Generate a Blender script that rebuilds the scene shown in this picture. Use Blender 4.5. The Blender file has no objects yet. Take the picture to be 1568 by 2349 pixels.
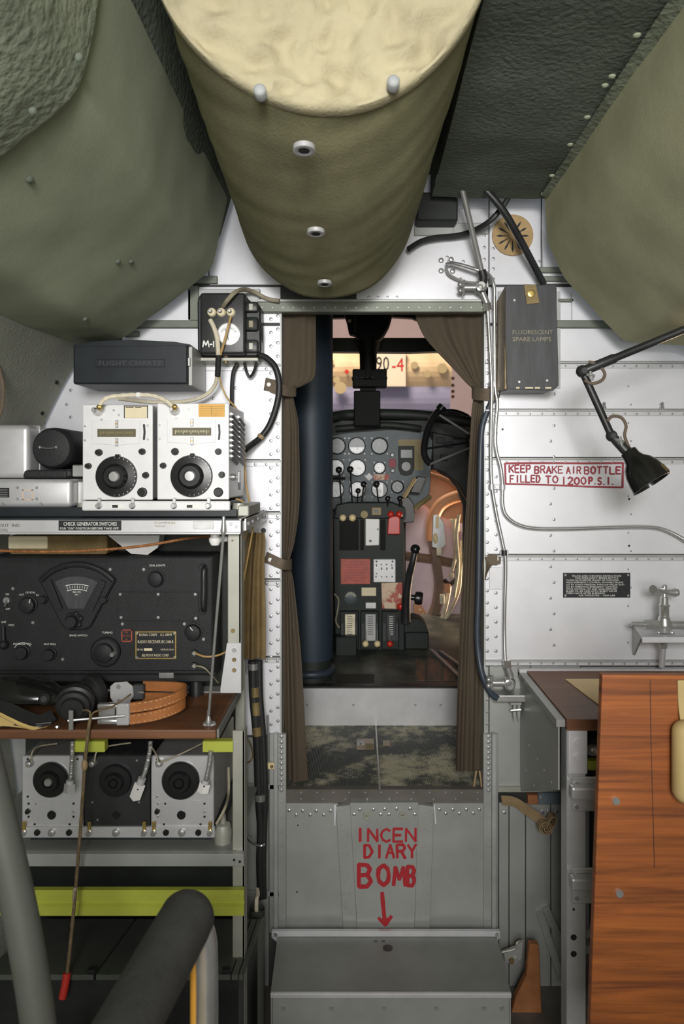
import bpy, bmesh, math, random
from mathutils import Vector, Matrix, noise
random.seed(7)
SC = bpy.context.scene
COL = SC.collection
# ------------------------------------------------------------------ camera
F = 1700.0                      # focal length in photograph pixels
VX, VY = 826.0, 1080.0          # vanishing point of the fuselage axis in the photograph
EYE = 1.25                      # eye height
cd = bpy.data.cameras.new('camera')
cam = bpy.data.objects.new('camera', cd); COL.objects.link(cam)
cam.location = (0, 0, EYE); cam.rotation_euler = (math.pi/2, 0, 0)
cd.sensor_width = 36.0; cd.sensor_fit = 'AUTO'
cd.lens = F/2349.0*36.0
cd.shift_x = (784.0-VX)/2349.0
cd.shift_y = -(1174.5-VY)/2349.0
cd.clip_start = 0.02
cd.dof.use_dof = True; cd.dof.focus_distance = 1.72; cd.dof.aperture_fstop = 6.3
SC.camera = cam
# ------------------------------------------------------------------ light
SC.view_settings.view_transform = 'Standard'; SC.view_settings.look = 'None'
SC.view_settings.exposure = 0.0; SC.view_settings.gamma = 1.0
SC.view_settings.use_curve_mapping = False
wd = bpy.data.worlds.new('world'); SC.world = wd; wd.use_nodes = True
wd.node_tree.nodes['Background'].inputs[0].default_value = (0.80, 0.86, 0.92, 1)
wd.node_tree.nodes['Background'].inputs[1].default_value = 0.30
def area(name, loc, target, size, power, col, sy=None):
    l = bpy.data.lights.new(name, 'AREA'); l.energy = power; l.color = col; l.size = size
    if sy: l.shape = 'RECTANGLE'; l.size_y = sy
    o = bpy.data.objects.new(name, l); COL.objects.link(o); o.location = loc
    o.rotation_euler = (Vector(target)-Vector(loc)).to_track_quat('-Z', 'Y').to_euler()
    return o
key = area('key_light', (0.0, -0.85, 1.62), (0.02, 1.8, 1.24), 0.42, 6.6, (1.0, 0.985, 0.97), 0.30)  # added key light behind the camera, stands for no built opening
key.data.spread = math.radians(68)
rear = area('rear_fill', (0.05, -1.3, 1.30), (0.0, 1.4, 1.52), 1.0, 14.5, (1.0, 0.98, 0.92), 0.8)  # added fill from behind the camera, lifts the padding
rear.data.spread = math.radians(125)
area('museum_ceiling_lamp', (-1.0, 5.4, 5.6), (0.2, 9.0, 1.6), 1.6, 540, (1.0, 0.76, 0.54))
area('nose_fill', (2.4, 4.3, 0.2), (0.5, 3.6, 1.0), 0.7, 210, (1.0, 0.70, 0.46))  # added warm fill for the nose compartment, no lamp stands there

# ------------------------------------------------------------------ helpers
def P(px, py, Y):
    return Vector(((px-VX)/F*Y, Y, EYE-(py-VY)/F*Y))
def S(d, Y): return d/F*Y
ORI = {}
def obj(name, bm, mat, parent=None, smooth=False, origin=None):
    bmesh.ops.recalc_face_normals(bm, faces=bm.faces)
    if parent is not None: og = ORI[parent.as_pointer()]
    elif origin is not None: og = Vector(origin)
    else:
        xs = [v.co.x for v in bm.verts]; ys = [v.co.y for v in bm.verts]; zs = [v.co.z for v in bm.verts]
        og = Vector(((min(xs)+max(xs))/2, (min(ys)+max(ys))/2, min(zs)))
    bmesh.ops.translate(bm, verts=bm.verts, vec=-og)
    me = bpy.data.meshes.new(name); bm.to_mesh(me); bm.free()
    if smooth:
        for p in me.polygons: p.use_smooth = True
        try: me.set_sharp_from_angle(angle=math.radians(38))
        except Exception: pass
    me.materials.append(M[mat])
    o = bpy.data.objects.new(name, me); COL.objects.link(o)
    if parent is not None: o.parent = parent
    else: o.location = og
    ORI[o.as_pointer()] = og.copy()
    return o
def tag(o, label, cat, group=None, kind=None):
    if label: o['label'] = label
    if cat: o['category'] = cat
    if group: o['group'] = group
    if kind: o['kind'] = kind
    return o
def thing(name, label, cat, loc, group=None):
    o = bpy.data.objects.new(name, None); COL.objects.link(o); o.empty_display_size = .05
    o.location = loc; ORI[o.as_pointer()] = Vector(loc)
    return tag(o, label, cat, group)
def struct(name, bm, mat, smooth=False, label=None):
    o = obj(name, bm, mat, smooth=smooth); o['kind'] = 'structure'
    if label: o['label'] = label
    return o
def stuff(o): o['kind'] = 'stuff'; return o
def B(): return bmesh.new()
def bev(bm, geom_edges, w, seg=1):
    if w > 0: bmesh.ops.bevel(bm, geom=geom_edges, offset=w, segments=seg, affect='EDGES', profile=.5, clamp_overlap=True)
def box(bm, x0, x1, y0, y1, z0, z1, bv=0, seg=1):
    t = bmesh.new()
    bmesh.ops.create_cube(t, size=1)
    for v in t.verts:
        v.co = Vector((x0 if v.co.x < 0 else x1, y0 if v.co.y < 0 else y1, z0 if v.co.z < 0 else z1))
    if bv: bev(t, t.edges[:], bv, seg)
    join(bm, t); return bm
def join(bm, t):
    mp = {}
    for v in t.verts: mp[v.index if False else v] = bm.verts.new(v.co)
    for f in t.faces:
        try: bm.faces.new([mp[v] for v in f.verts])
        except ValueError: pass
    t.free()
def pbox(bm, x0, y0, x1, y1, Y, th, bv=0, seg=1):
    """box whose front face fills the pixel rectangle at depth Y and goes back th"""
    a = P(x0, y0, Y); b = P(x1, y1, Y)
    return box(bm, min(a.x, b.x), max(a.x, b.x), Y, Y+th, min(a.z, b.z), max(a.z, b.z), bv, seg)
def frame_axes(d):
    d = d.normalized(); u = Vector((0, 0, 1)) if abs(d.z) < .9 else Vector((1, 0, 0))
    a = d.cross(u).normalized(); b = a.cross(d).normalized()
    return a, b
def cyl(bm, p0, p1, r0, r1=None, n=16, cap=True):
    p0 = Vector(p0); p1 = Vector(p1); r1 = r0 if r1 is None else r1
    a, b = frame_axes(p1-p0)
    A = []; C = []
    for i in range(n):
        t = 2*math.pi*i/n; d = a*math.cos(t)+b*math.sin(t)
        A.append(bm.verts.new(p0+d*r0)); C.append(bm.verts.new(p1+d*r1))
    for i in range(n):
        j = (i+1) % n; bm.faces.new((A[i], A[j], C[j], C[i]))
    if cap: bm.faces.new(A[::-1]); bm.faces.new(C)
    return bm
def lathe(bm, prof, o, ax, n=24, cap=True):
    """prof: [(radius, distance along axis)]"""
    o = Vector(o); ax = Vector(ax).normalized(); a, b = frame_axes(ax)
    rings = []
    for r, h in prof:
        if r < 1e-6: rings.append([bm.verts.new(o+ax*h)])
        else: rings.append([bm.verts.new(o+ax*h+(a*math.cos(2*math.pi*i/n)+b*math.sin(2*math.pi*i/n))*r) for i in range(n)])
    for q in range(len(rings)-1):
        A, C = rings[q], rings[q+1]
        for i in range(n):
            j = (i+1) % n
            if len(A) == 1 and len(C) == 1: continue
            if len(A) == 1: bm.faces.new((A[0], C[j], C[i]))
            elif len(C) == 1: bm.faces.new((A[i], A[j], C[0]))
            else: bm.faces.new((A[i], A[j], C[j], C[i]))
    for k in ((0, -1) if cap else ()):
        if len(rings[k]) > 1: bm.faces.new(rings[k] if k else rings[k][::-1])
    return bm
def spline(pts, k=6):
    pts = [Vector(p) for p in pts]
    if len(pts) < 3: return pts
    out = []
    for i in range(len(pts)-1):
        p0 = pts[max(i-1, 0)]; p1 = pts[i]; p2 = pts[i+1]; p3 = pts[min(i+2, len(pts)-1)]
        for q in range(k):
            t = q/k
            out.append(.5*((2*p1)+(p2-p0)*t+(2*p0-5*p1+4*p2-p3)*t*t+(-p0+3*p1-3*p2+p3)*t**3))
    out.append(pts[-1]); return out
def tube(bm, pts, r, n=8, k=6, cap=True):
    """r: number or list for the smoothed run (callable t->r)"""
    q = spline(pts, k) if k else [Vector(p) for p in pts]
    rings = []; a = None
    for i, p in enumerate(q):
        d = (q[min(i+1, len(q)-1)]-q[max(i-1, 0)])
        if d.length < 1e-9: d = Vector((0, 0, 1))
        d.normalize()
        if a is None: a, b = frame_axes(d)
        else:
            a = (a-d*a.dot(d)); a.normalize(); b = a.cross(d)
        rr = r(i/max(len(q)-1, 1)) if callable(r) else r
        rings.append([bm.verts.new(p+(a*math.cos(2*math.pi*j/n)+b*math.sin(2*math.pi*j/n))*rr) for j in range(n)])
    for A, C in zip(rings, rings[1:]):
        for i in range(n):
            j = (i+1) % n; bm.faces.new((A[i], A[j], C[j], C[i]))
    if cap: bm.faces.new(rings[0][::-1]); bm.faces.new(rings[-1])
    return bm
def ptube(bm, pl, r, n=8, k=6):
    """pl: [(px, py, Y)]"""
    return tube(bm, [P(*p) for p in pl], r, n, k)
def sphere(bm, c, r, n=12, m=8, sx=1, sy=1, sz=1):
    c = Vector(c)
    prof = [(math.sin(math.pi*i/m), -math.cos(math.pi*i/m)) for i in range(m+1)]
    t = bmesh.new(); lathe(t, prof, (0, 0, 0), (0, 0, 1), n)
    for v in t.verts: v.co = Vector((v.co.x*r*sx, v.co.y*r*sy, v.co.z*r*sz))+c
    join(bm, t); return bm
def prism(bm, poly, Y, th, bv=0):
    """pixel polygon at depth Y extruded backwards th"""
    w = [P(x, y, Y) for x, y in poly]
    t = bmesh.new()
    A = [t.verts.new(v) for v in w]; C = [t.verts.new(v+Vector((0, th, 0))) for v in w]
    t.faces.new(A); t.faces.new(C[::-1])
    n = len(A)
    for i in range(n):
        j = (i+1) % n; t.faces.new((A[i], C[i], C[j], A[j]))
    bmesh.ops.recalc_face_normals(t, faces=t.faces)
    if bv: bev(t, t.edges[:], bv, 1)
    join(bm, t); return bm
def extr(bm, pts, vec):
    """world polygon extruded by vec"""
    vec = Vector(vec); A = [bm.verts.new(Vector(p)) for p in pts]; C = [bm.verts.new(Vector(p)+vec) for p in pts]
    bm.faces.new(A); bm.faces.new(C[::-1])
    for i in range(len(A)):
        j = (i+1) % len(A); bm.faces.new((A[i], C[i], C[j], A[j]))
    return bm
def disc_front(bm, px, py, Y, rpx, h, n=20, prof=None):
    """a round thing facing the camera side (-Y); radius in pixels, h metres towards -Y"""
    r = S(rpx, Y)
    prof = prof or [(r, 0), (r, h*.8), (r*.93, h), (0, h)]
    return lathe(bm, prof, P(px, py, Y), (0, -1, 0), n)
def knob(bm, px, py, Y, rpx, h, n=18):
    r = S(rpx, Y)
    return lathe(bm, [(r, 0), (r*1.0, h*.25), (r*.88, h*.3), (r*.82, h*.92), (r*.72, h), (0, h)], P(px, py, Y), (0, -1, 0), n)
def rivets(bm, lst, Y, rpx, h=.35):
    r = S(rpx, Y)
    for x, y in lst:
        lathe(bm, [(r, 0), (r*.8, r*h*.7), (0, r*h*1.2)], P(x, y, Y), (0, -1, 0), 7)
    return bm
def row(x0, y0, x1, y1, n, jit=0):
    return [(x0+(x1-x0)*i/max(n-1, 1)+random.uniform(-jit, jit), y0+(y1-y0)*i/max(n-1, 1)+random.uniform(-jit, jit)) for i in range(n)]
def ribbon(bm, pts, up, w, th, k=6):
    """band of width w (along up) and thickness th following pts"""
    q = spline(pts, k) if k else [Vector(p) for p in pts]
    up = Vector(up).normalized(); R = []
    for i, p in enumerate(q):
        d = (q[min(i+1, len(q)-1)]-q[max(i-1, 0)]).normalized(); s = d.cross(up).normalized(); u = s.cross(d).normalized()
        R.append([bm.verts.new(p+u*w/2*a+s*th/2*b) for a, b in ((-1, -1), (1, -1), (1, 1), (-1, 1))])
    for A, C in zip(R, R[1:]):
        for i in range(4):
            j = (i+1) % 4; bm.faces.new((A[i], A[j], C[j], C[i]))
    bm.faces.new(R[0][::-1]); bm.faces.new(R[-1]); return bm
def text_bm(s, px, py, Y, hpx, wpx=None, th=.0006, align='CENTER', spacing=1.0):
    """printed capitals facing the camera side, cap height hpx centred at (px,py)"""
    cu = bpy.data.curves.new('t', 'FONT'); cu.body = s; cu.align_x = align; cu.resolution_u = 2
    cu.space_character = spacing; cu.size = 1
    o = bpy.data.objects.new('t', cu); COL.objects.link(o)
    dg = bpy.context.evaluated_depsgraph_get(); me = bpy.data.meshes.new_from_object(o.evaluated_get(dg))
    bpy.data.objects.remove(o); bm = bmesh.new(); bm.from_mesh(me); bpy.data.meshes.remove(me)
    if not bm.verts: return bm
    ys = [v.co.y for v in bm.verts]; xs = [v.co.x for v in bm.verts]
    h = (max(ys)-min(ys)) or 1; cx = (max(xs)+min(xs))/2 if align == 'CENTER' else min(xs); cy = (max(ys)+min(ys))/2
    sy = S(hpx, Y)/h; sx = sy if wpx is None else S(wpx, Y)/(max(xs)-min(xs))
    c = P(px, py, Y)
    for v in bm.verts: v.co = Vector((c.x+(v.co.x-cx)*sx, Y-th, c.z+(v.co.y-cy)*sy))
    return bm
def merge(*bms):
    a = bms[0]
    for b in bms[1:]: join(a, b)
    return a
STK = {'A': [[(0,0),(.5,1),(1,0)],[(.2,.38),(.8,.38)]], 'B': [[(0,0),(0,1),(.7,1),(.95,.8),(.7,.53),(0,.53)],[(.7,.53),(1,.27),(.7,0),(0,0)]],
 'C': [[(1,.85),(.6,1),(.2,.85),(0,.5),(.2,.15),(.6,0),(1,.15)]], 'D': [[(0,0),(0,1),(.6,.95),(1,.5),(.6,.05),(0,0)]],
 'E': [[(1,1),(0,1),(0,0),(1,0)],[(0,.52),(.8,.52)]], 'F': [[(1,1),(0,1),(0,0)],[(0,.52),(.8,.52)]], 'I': [[(.5,0),(.5,1)]],
 'K': [[(0,0),(0,1)],[(1,1),(0,.4)],[(.3,.6),(1,0)]], 'L': [[(0,1),(0,0),(1,0)]], 'M': [[(0,0),(.15,1),(.5,.3),(.85,1),(1,0)]],
 'N': [[(0,0),(0,1),(1,0),(1,1)]], 'O': [[(.5,1),(.1,.8),(0,.5),(.1,.2),(.5,0),(.9,.2),(1,.5),(.9,.8),(.5,1)]],
 'P': [[(0,0),(0,1),(.75,1),(1,.77),(.75,.5),(0,.5)]], 'R': [[(0,0),(0,1),(.75,1),(1,.77),(.75,.5),(0,.5)],[(.5,.5),(1,0)]],
 'S': [[(1,.88),(.55,1),(.1,.85),(.1,.6),(.9,.42),(.95,.15),(.5,0),(0,.12)]], 'T': [[(0,1),(1,1)],[(.5,1),(.5,0)]],
 'Y': [[(0,1),(.5,.5),(1,1)],[(.5,.5),(.5,0)]], '0': [[(.5,1),(.1,.8),(0,.5),(.1,.2),(.5,0),(.9,.2),(1,.5),(.9,.8),(.5,1)]],
 '1': [[(.5,0),(.5,1)]], '2': [[(0,.8),(.4,1),(.9,.85),(.9,.6),(0,0),(1,0)]], '.': [[(.3,.0),(.5,.06)]], '-': [[(.1,.5),(.9,.5)]],
 '4': [[(.75,0),(.75,1),(0,.35),(1,.35)]], '9': [[(.95,.6),(.6,.45),(.1,.6),(.1,.9),(.5,1),(.9,.9),(.95,.6),(.8,.2),(.5,0)]]}
def brush(bm, pts, Y, wpx, th=.0006):
    """painted stroke: flat thin band on the plane Y, pts in pixels, rounded joints"""
    w = S(wpx, Y)/2
    for (a, b) in zip(pts, pts[1:]):
        p = P(a[0], a[1], Y); q = P(b[0], b[1], Y); d = (q-p)
        if d.length < 1e-6: continue
        d.normalize(); s = Vector((d.z, 0, -d.x)); w1 = w*random.uniform(.85, 1.12); w2 = w*random.uniform(.85, 1.12)
        e = d*w*.45
        vs = [p-e+s*w1*.7, p+s*w1, q+s*w2, q+e+s*w2*.7, q+e-s*w2*.7, q-s*w2, p-s*w1, p-e-s*w1*.7]
        off = Vector((0, -th*random.uniform(.8, 1.3), 0))
        bm.faces.new([bm.verts.new(v+off) for v in vs])
def letter(ch, x, y, w, h, Y, wpx, slant=0):
    """one hand-painted capital, (x,y) = lower left in pixels"""
    bm = B()
    for st in STK[ch]:
        brush(bm, [(x+(u+slant*v)*w+random.uniform(-.03, .03)*w, y-v*h+random.uniform(-.02, .02)*h) for u, v in st], Y, wpx)
    return bm

# ------------------------------------------------------------------ materials
M = {}
def nd(t, k, **kw):
    n = t.nodes.new(k)
    for a, v in kw.items(): setattr(n, a, v)
    return n
def mat(name, col, rough=.5, metal=0., var=.0, vs=6., bump=0., bs=80., spec=.5, coat=0., emit=0, alpha=1, stretch=None, col2=None, edge=None, rvar=0.):
    m = bpy.data.materials.new(name); m.use_nodes = True; t = m.node_tree; b = t.nodes['Principled BSDF']
    c = tuple(col)+(1,)
    b.inputs['Base Color'].default_value = c; b.inputs['Roughness'].default_value = rough
    b.inputs['Metallic'].default_value = metal; b.inputs['Specular IOR Level'].default_value = spec
    b.inputs['Coat Weight'].default_value = coat
    tc = nd(t, 'ShaderNodeTexCoord'); src = tc.outputs['Object']
    if stretch:
        mp = nd(t, 'ShaderNodeMapping'); mp.inputs['Scale'].default_value = stretch; t.links.new(src, mp.inputs[0]); src = mp.outputs[0]
    if var or col2:
        n = nd(t, 'ShaderNodeTexNoise'); n.inputs['Scale'].default_value = vs; n.inputs['Detail'].default_value = 6; n.inputs['Roughness'].default_value = .62
        t.links.new(src, n.inputs['Vector'])
        r = nd(t, 'ShaderNodeValToRGB'); t.links.new(n.outputs['Fac'], r.inputs[0])
        lo, hi = edge or (.32, .70)
        r.color_ramp.elements[0].position = lo; r.color_ramp.elements[1].position = hi
        if col2: r.color_ramp.elements[0].color = tuple(col2)+(1,); r.color_ramp.elements[1].color = c
        else:
            r.color_ramp.elements[0].color = tuple(x*(1-var) for x in col)+(1,); r.color_ramp.elements[1].color = tuple(min(x*(1+var), 1) for x in col)+(1,)
        t.links.new(r.outputs[0], b.inputs['Base Color'])
        if rvar:
            mr = nd(t, 'ShaderNodeMapRange'); mr.inputs['To Min'].default_value = rough-rvar; mr.inputs['To Max'].default_value = rough+rvar
            t.links.new(n.outputs['Fac'], mr.inputs['Value']); t.links.new(mr.outputs[0], b.inputs['Roughness'])
    if bump:
        n2 = nd(t, 'ShaderNodeTexNoise'); n2.inputs['Scale'].default_value = bs; n2.inputs['Detail'].default_value = 4
        t.links.new(src, n2.inputs['Vector'])
        bp = nd(t, 'ShaderNodeBump'); bp.inputs['Strength'].default_value = bump; bp.inputs['Distance'].default_value = .004
        t.links.new(n2.outputs['Fac'], bp.inputs['Height']); t.links.new(bp.outputs[0], b.inputs['Normal'])
    if emit: b.inputs['Emission Color'].default_value = c; b.inputs['Emission Strength'].default_value = emit
    M[name] = m; return m
def wood(name, c1, c2, rough=.4, along='x', scale=60, coat=.2):
    m = bpy.data.materials.new(name); m.use_nodes = True; t = m.node_tree; b = t.nodes['Principled BSDF']
    tc = nd(t, 'ShaderNodeTexCoord'); mp = nd(t, 'ShaderNodeMapping')
    s = {'x': (2.2, 14, scale*.6), 'y': (14, 2.2, scale*.6), 'z': (14, 14, 2.2)}[along]
    mp.inputs['Scale'].default_value = s; t.links.new(tc.outputs['Object'], mp.inputs[0])
    n = nd(t, 'ShaderNodeTexNoise'); n.inputs['Scale'].default_value = 1.6; n.inputs['Detail'].default_value = 7; n.inputs['Distortion'].default_value = 1.1; n.inputs['Roughness'].default_value = .65
    t.links.new(mp.outputs[0], n.inputs['Vector'])
    mp2 = nd(t, 'ShaderNodeMapping'); mp2.inputs['Scale'].default_value = tuple(.22*x for x in s); t.links.new(tc.outputs['Object'], mp2.inputs[0])
    n3 = nd(t, 'ShaderNodeTexNoise'); n3.inputs['Scale'].default_value = 2.0; n3.inputs['Detail'].default_value = 3; n3.inputs['Distortion'].default_value = 2.0
    t.links.new(mp2.outputs[0], n3.inputs['Vector'])
    mx = nd(t, 'ShaderNodeMath', operation='MULTIPLY_ADD'); mx.inputs[1].default_value = .5
    ml = nd(t, 'ShaderNodeMath', operation='MULTIPLY'); ml.inputs[1].default_value = .5
    t.links.new(n3.outputs['Fac'], ml.inputs[0]); t.links.new(n.outputs['Fac'], mx.inputs[0]); t.links.new(ml.outputs[0], mx.inputs[2])
    r = nd(t, 'ShaderNodeValToRGB'); t.links.new(mx.outputs[0], r.inputs[0])
    r.color_ramp.elements[0].position = .36; r.color_ramp.elements[1].position = .62
    r.color_ramp.elements[0].color = tuple(c2)+(1,); r.color_ramp.elements[1].color = tuple(c1)+(1,)
    t.links.new(r.outputs[0], b.inputs['Base Color']); b.inputs['Roughness'].default_value = rough; b.inputs['Coat Weight'].default_value = coat
    bp = nd(t, 'ShaderNodeBump'); bp.inputs['Strength'].default_value = .15; bp.inputs['Distance'].default_value = .001
    t.links.new(n.outputs['Fac'], bp.inputs['Height']); t.links.new(bp.outputs[0], b.inputs['Normal'])
    M[name] = m
def glassmat(name, tint=(.95, .97, 1), gl=.10, rough=.03):
    m = bpy.data.materials.new(name); m.use_nodes = True; t = m.node_tree
    for n in list(t.nodes):
        if n.type != 'OUTPUT_MATERIAL': t.nodes.remove(n)
    out = [n for n in t.nodes if n.type == 'OUTPUT_MATERIAL'][0]
    a = nd(t, 'ShaderNodeBsdfTransparent'); a.inputs[0].default_value = tuple(tint)+(1,)
    g = nd(t, 'ShaderNodeBsdfGlossy'); g.inputs['Roughness'].default_value = rough
    x = nd(t, 'ShaderNodeMixShader'); x.inputs[0].default_value = gl
    t.links.new(a.outputs[0], x.inputs[1]); t.links.new(g.outputs[0], x.inputs[2]); t.links.new(x.outputs[0], out.inputs[0]); M[name] = m
mat('silver_skin', (.70, .70, .73), .42, .25, var=.06, vs=5, bump=.05, bs=7, rvar=.08)
mat('silver_strip', (.60, .60, .62), .40, .35, var=.08, vs=14)
mat('grey_strip', (.40, .41, .40), .45, .3, var=.14, vs=12)
mat('rivet_metal', (.38, .38, .39), .35, .55)
mat('bright_metal', (.70, .70, .70), .26, .85, var=.08, vs=30)
mat('steel', (.46, .46, .45), .36, .7, var=.12, vs=40)
mat('dull_alu', (.37, .375, .36), .46, .35, var=.12, vs=6, bump=.04, bs=9, rvar=.08)
mat('dull_alu_shaded', (.25, .255, .24), .5, .3, var=.12, vs=8)  # same aluminium as dull_alu, with shade put into the colour
mat('rack_alu', (.58, .58, .59), .38, .45, var=.07, vs=18)
mat('rack_olive', (.36, .36, .31), .45, .3, var=.10, vs=14)
mat('door_grey', (.17, .185, .15), .5, .25, var=.15, vs=12)
mat('face_white', (.70, .70, .70), .45, .08, var=.04, vs=30)
mat('padding_olive_lit', (.47, .47, .30), .85, 0, var=.16, vs=4, bump=.10, bs=220, spec=.25)  # more olive, and lighter: this side's brighter light is put into the colour
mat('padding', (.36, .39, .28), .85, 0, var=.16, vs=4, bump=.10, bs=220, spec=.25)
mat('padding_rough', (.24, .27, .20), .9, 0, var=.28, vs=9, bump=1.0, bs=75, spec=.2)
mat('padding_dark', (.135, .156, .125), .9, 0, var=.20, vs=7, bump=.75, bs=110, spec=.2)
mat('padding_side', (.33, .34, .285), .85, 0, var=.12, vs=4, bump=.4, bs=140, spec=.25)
mat('canvas_olive', (.25, .24, .135), .85, 0, var=.20, vs=7, bump=.18, bs=320, spec=.2, stretch=(1, .5, 1))
mat('canvas_cream', (.40, .355, .23), .8, 0, var=.10, vs=7, bump=.3, bs=200, spec=.2)
mat('canvas_brown', (.19, .135, .062), .85, 0, var=.2, vs=20, bump=.3, bs=250, spec=.2)
mat('curtain_cloth', (.080, .062, .043), .85, 0, var=.16, vs=7, bump=.35, bs=260, spec=.2, stretch=(1, 1, .35))
mat('strap_brown', (.13, .10, .068), .8, 0, var=.15, vs=30, bump=.3, bs=300)
mat('webbing_tan', (.30, .21, .11), .8, 0, var=.18, vs=30, bump=.3, bs=300)
mat('black_paint', (.020, .021, .022), .42, 0, var=.35, vs=14, bump=.05, bs=90)
mat('black_crackle', (.017, .018, .019), .55, 0, var=.15, vs=25, bump=.25, bs=420, spec=.32)
mat('black_grey', (.046, .049, .052), .55, 0, var=.30, vs=16, stretch=(3, 3, .5), bump=.06, bs=60)
mat('black_box', (.014, .018, .022), .42, 0, var=.35, vs=9, bump=.04, bs=40, spec=.38)
mat('bakelite', (.012, .012, .013), .28, 0, spec=.5)
mat('black_rubber', (.018, .018, .019), .5, 0, var=.2, vs=30)
mat('black_gloss', (.010, .010, .010), .18, 0, coat=.4)
mat('hose_blue', (.035, .045, .062), .45, 0, var=.15, vs=20)
mat('duct_blue', (.020, .033, .048), .55, .0, var=.22, vs=8, stretch=(1, 1, .3))
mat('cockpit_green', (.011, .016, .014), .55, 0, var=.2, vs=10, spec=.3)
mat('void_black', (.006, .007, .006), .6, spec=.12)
mat('seam_shadow', (.05, .05, .05), .7)
mat('camouflage', (.40, .33, .19), .6)
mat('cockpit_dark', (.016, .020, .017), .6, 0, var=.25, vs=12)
mat('panel_green', (.064, .080, .087), .5, .05, var=.12, vs=25)
mat('cockpit_floor', (.15, .155, .12), .45, .1, col2=(.038, .048, .040), vs=9, edge=(.42, .72))
mat('floor_rust', (.34, .14, .07), .5, 0, col2=(.08, .088, .07), vs=9, stretch=(4, .6, 1), edge=(.40, .66))
mat('red_paint', (.40, .018, .026), .5)
mat('red_dark', (.30, .030, .045), .55)
mat('red_plastic', (.50, .030, .020), .35, coat=.3)
mat('red_placard', (.48, .085, .045), .5, 0, col2=(.28, .05, .03), vs=30)
mat('worn_placard', (.62, .48, .34), .6, 0, col2=(.38, .07, .05), vs=26, edge=(.46, .54))
mat('white_paint', (.78, .78, .74), .5)
mat('cream_plastic', (.76, .62, .34), .4, coat=.2)
mat('cream_paper', (.72, .64, .44), .8, var=.06, vs=20)
mat('white_paper', (.74, .73, .70), .8)
mat('orange_card', (.66, .36, .07), .6, var=.08, vs=30)
mat('manila', (.82, .62, .34), .8, var=.05, vs=20)
mat('stud_grey', (.32, .33, .33), .6)
mat('gauge_white', (.92, .93, .94), .35)  # near-white: flash reflections on the gauge faces put into the colour
mat('gauge_dark', (.06, .075, .075), .35)
mat('tan_paint', (.28, .22, .10), .6, var=.12, vs=30)
mat('nameplate_black', (.014, .015, .018), .4)
mat('scale_olive', (.10, .09, .04), .5)
mat('chromate', (.42, .46, .06), .5, .05, var=.10, vs=10)
mat('leather_tan', (.36, .135, .04), .5, 0, var=.16, vs=30, bump=.15, bs=200)
mat('thread', (.70, .50, .26), .8)
mat('chamois', (.60, .43, .16), .9, 0, var=.12, vs=20, bump=.3, bs=150)
mat('cable_white', (.66, .60, .46), .7, 0, var=.12, vs=40, bump=.2, bs=300)
mat('cable_tan', (.48, .31, .12), .6, 0, var=.2, vs=60)
mat('cable_grey', (.30, .27, .19), .7, 0, var=.25, vs=50)
mat('cord_brown', (.16, .115, .06), .85, 0, var=.35, vs=90, bump=.5, bs=500)
mat('copper_braid', (.34, .14, .05), .55, .2, var=.45, vs=160)
mat('brass', (.55, .40, .14), .35, .8, var=.15, vs=40)
mat('antique_brass', (.22, .16, .07), .5, .4, var=.3, vs=40)
mat('cork_tan', (.44, .30, .14), .8, 0, var=.14, vs=40)
mat('plastic_grey', (.40, .40, .40), .35, 0, coat=.3)
mat('porcelain', (.82, .81, .78), .25, coat=.5)
mat('cream_cushion', (.48, .36, .16), .75, var=.1, vs=10)
mat('orange_leather', (.55, .27, .035), .55, var=.1, vs=12)
mat('grey_tube', (.105, .11, .095), .5, .15, var=.08, vs=8)
mat('armrest_black', (.036, .036, .034), .6, 0, var=.2, vs=20, bump=.2, bs=150)
mat('floor_metal', (.12, .11, .095), .55, .15, var=.25, vs=9)
mat('floor_wood', (.30, .115, .04), .6, 0, var=.25, vs=12, stretch=(1, 5, 1))
mat('case_green', (.085, .093, .082), .55, .1, var=.15, vs=9)
mat('hull_cream', (.62, .50, .32), .55, 0, col2=(.50, .38, .22), vs=3, edge=(.3, .55))
mat('hull_pale', (.72, .66, .54), .55)
mat('hull_grey', (.26, .27, .42), .55, 0, var=.1, vs=3)
mat('hall_wall', (.62, .49, .49), .8, 0, var=.10, vs=.8)
mat('hall_floor', (.40, .30, .28), .6, 0, var=.15, vs=1.2)
mat('nose_orange', (.62, .29, .14), .55, 0, var=.14, vs=5)
mat('nose_brown', (.13, .08, .045), .5, 0, var=.25, vs=9)
mat('nose_pink', (.58, .45, .46), .5, .1, var=.14, vs=7)
mat('linkage_cream', (.66, .60, .44), .5, .15, var=.3, vs=40)
mat('duct_slate', (.12, .15, .17), .5, .1)
wood('wood_brown', (.20, .085, .036), (.115, .048, .022), .5, 'x', 60, 0)
wood('wood_orange', (.38, .112, .024), (.13, .038, .012), .5, 'x', 90, .05)
glassmat('glass')
glassmat('glass_dial', (.85, .88, .88), .06, .15)
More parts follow.
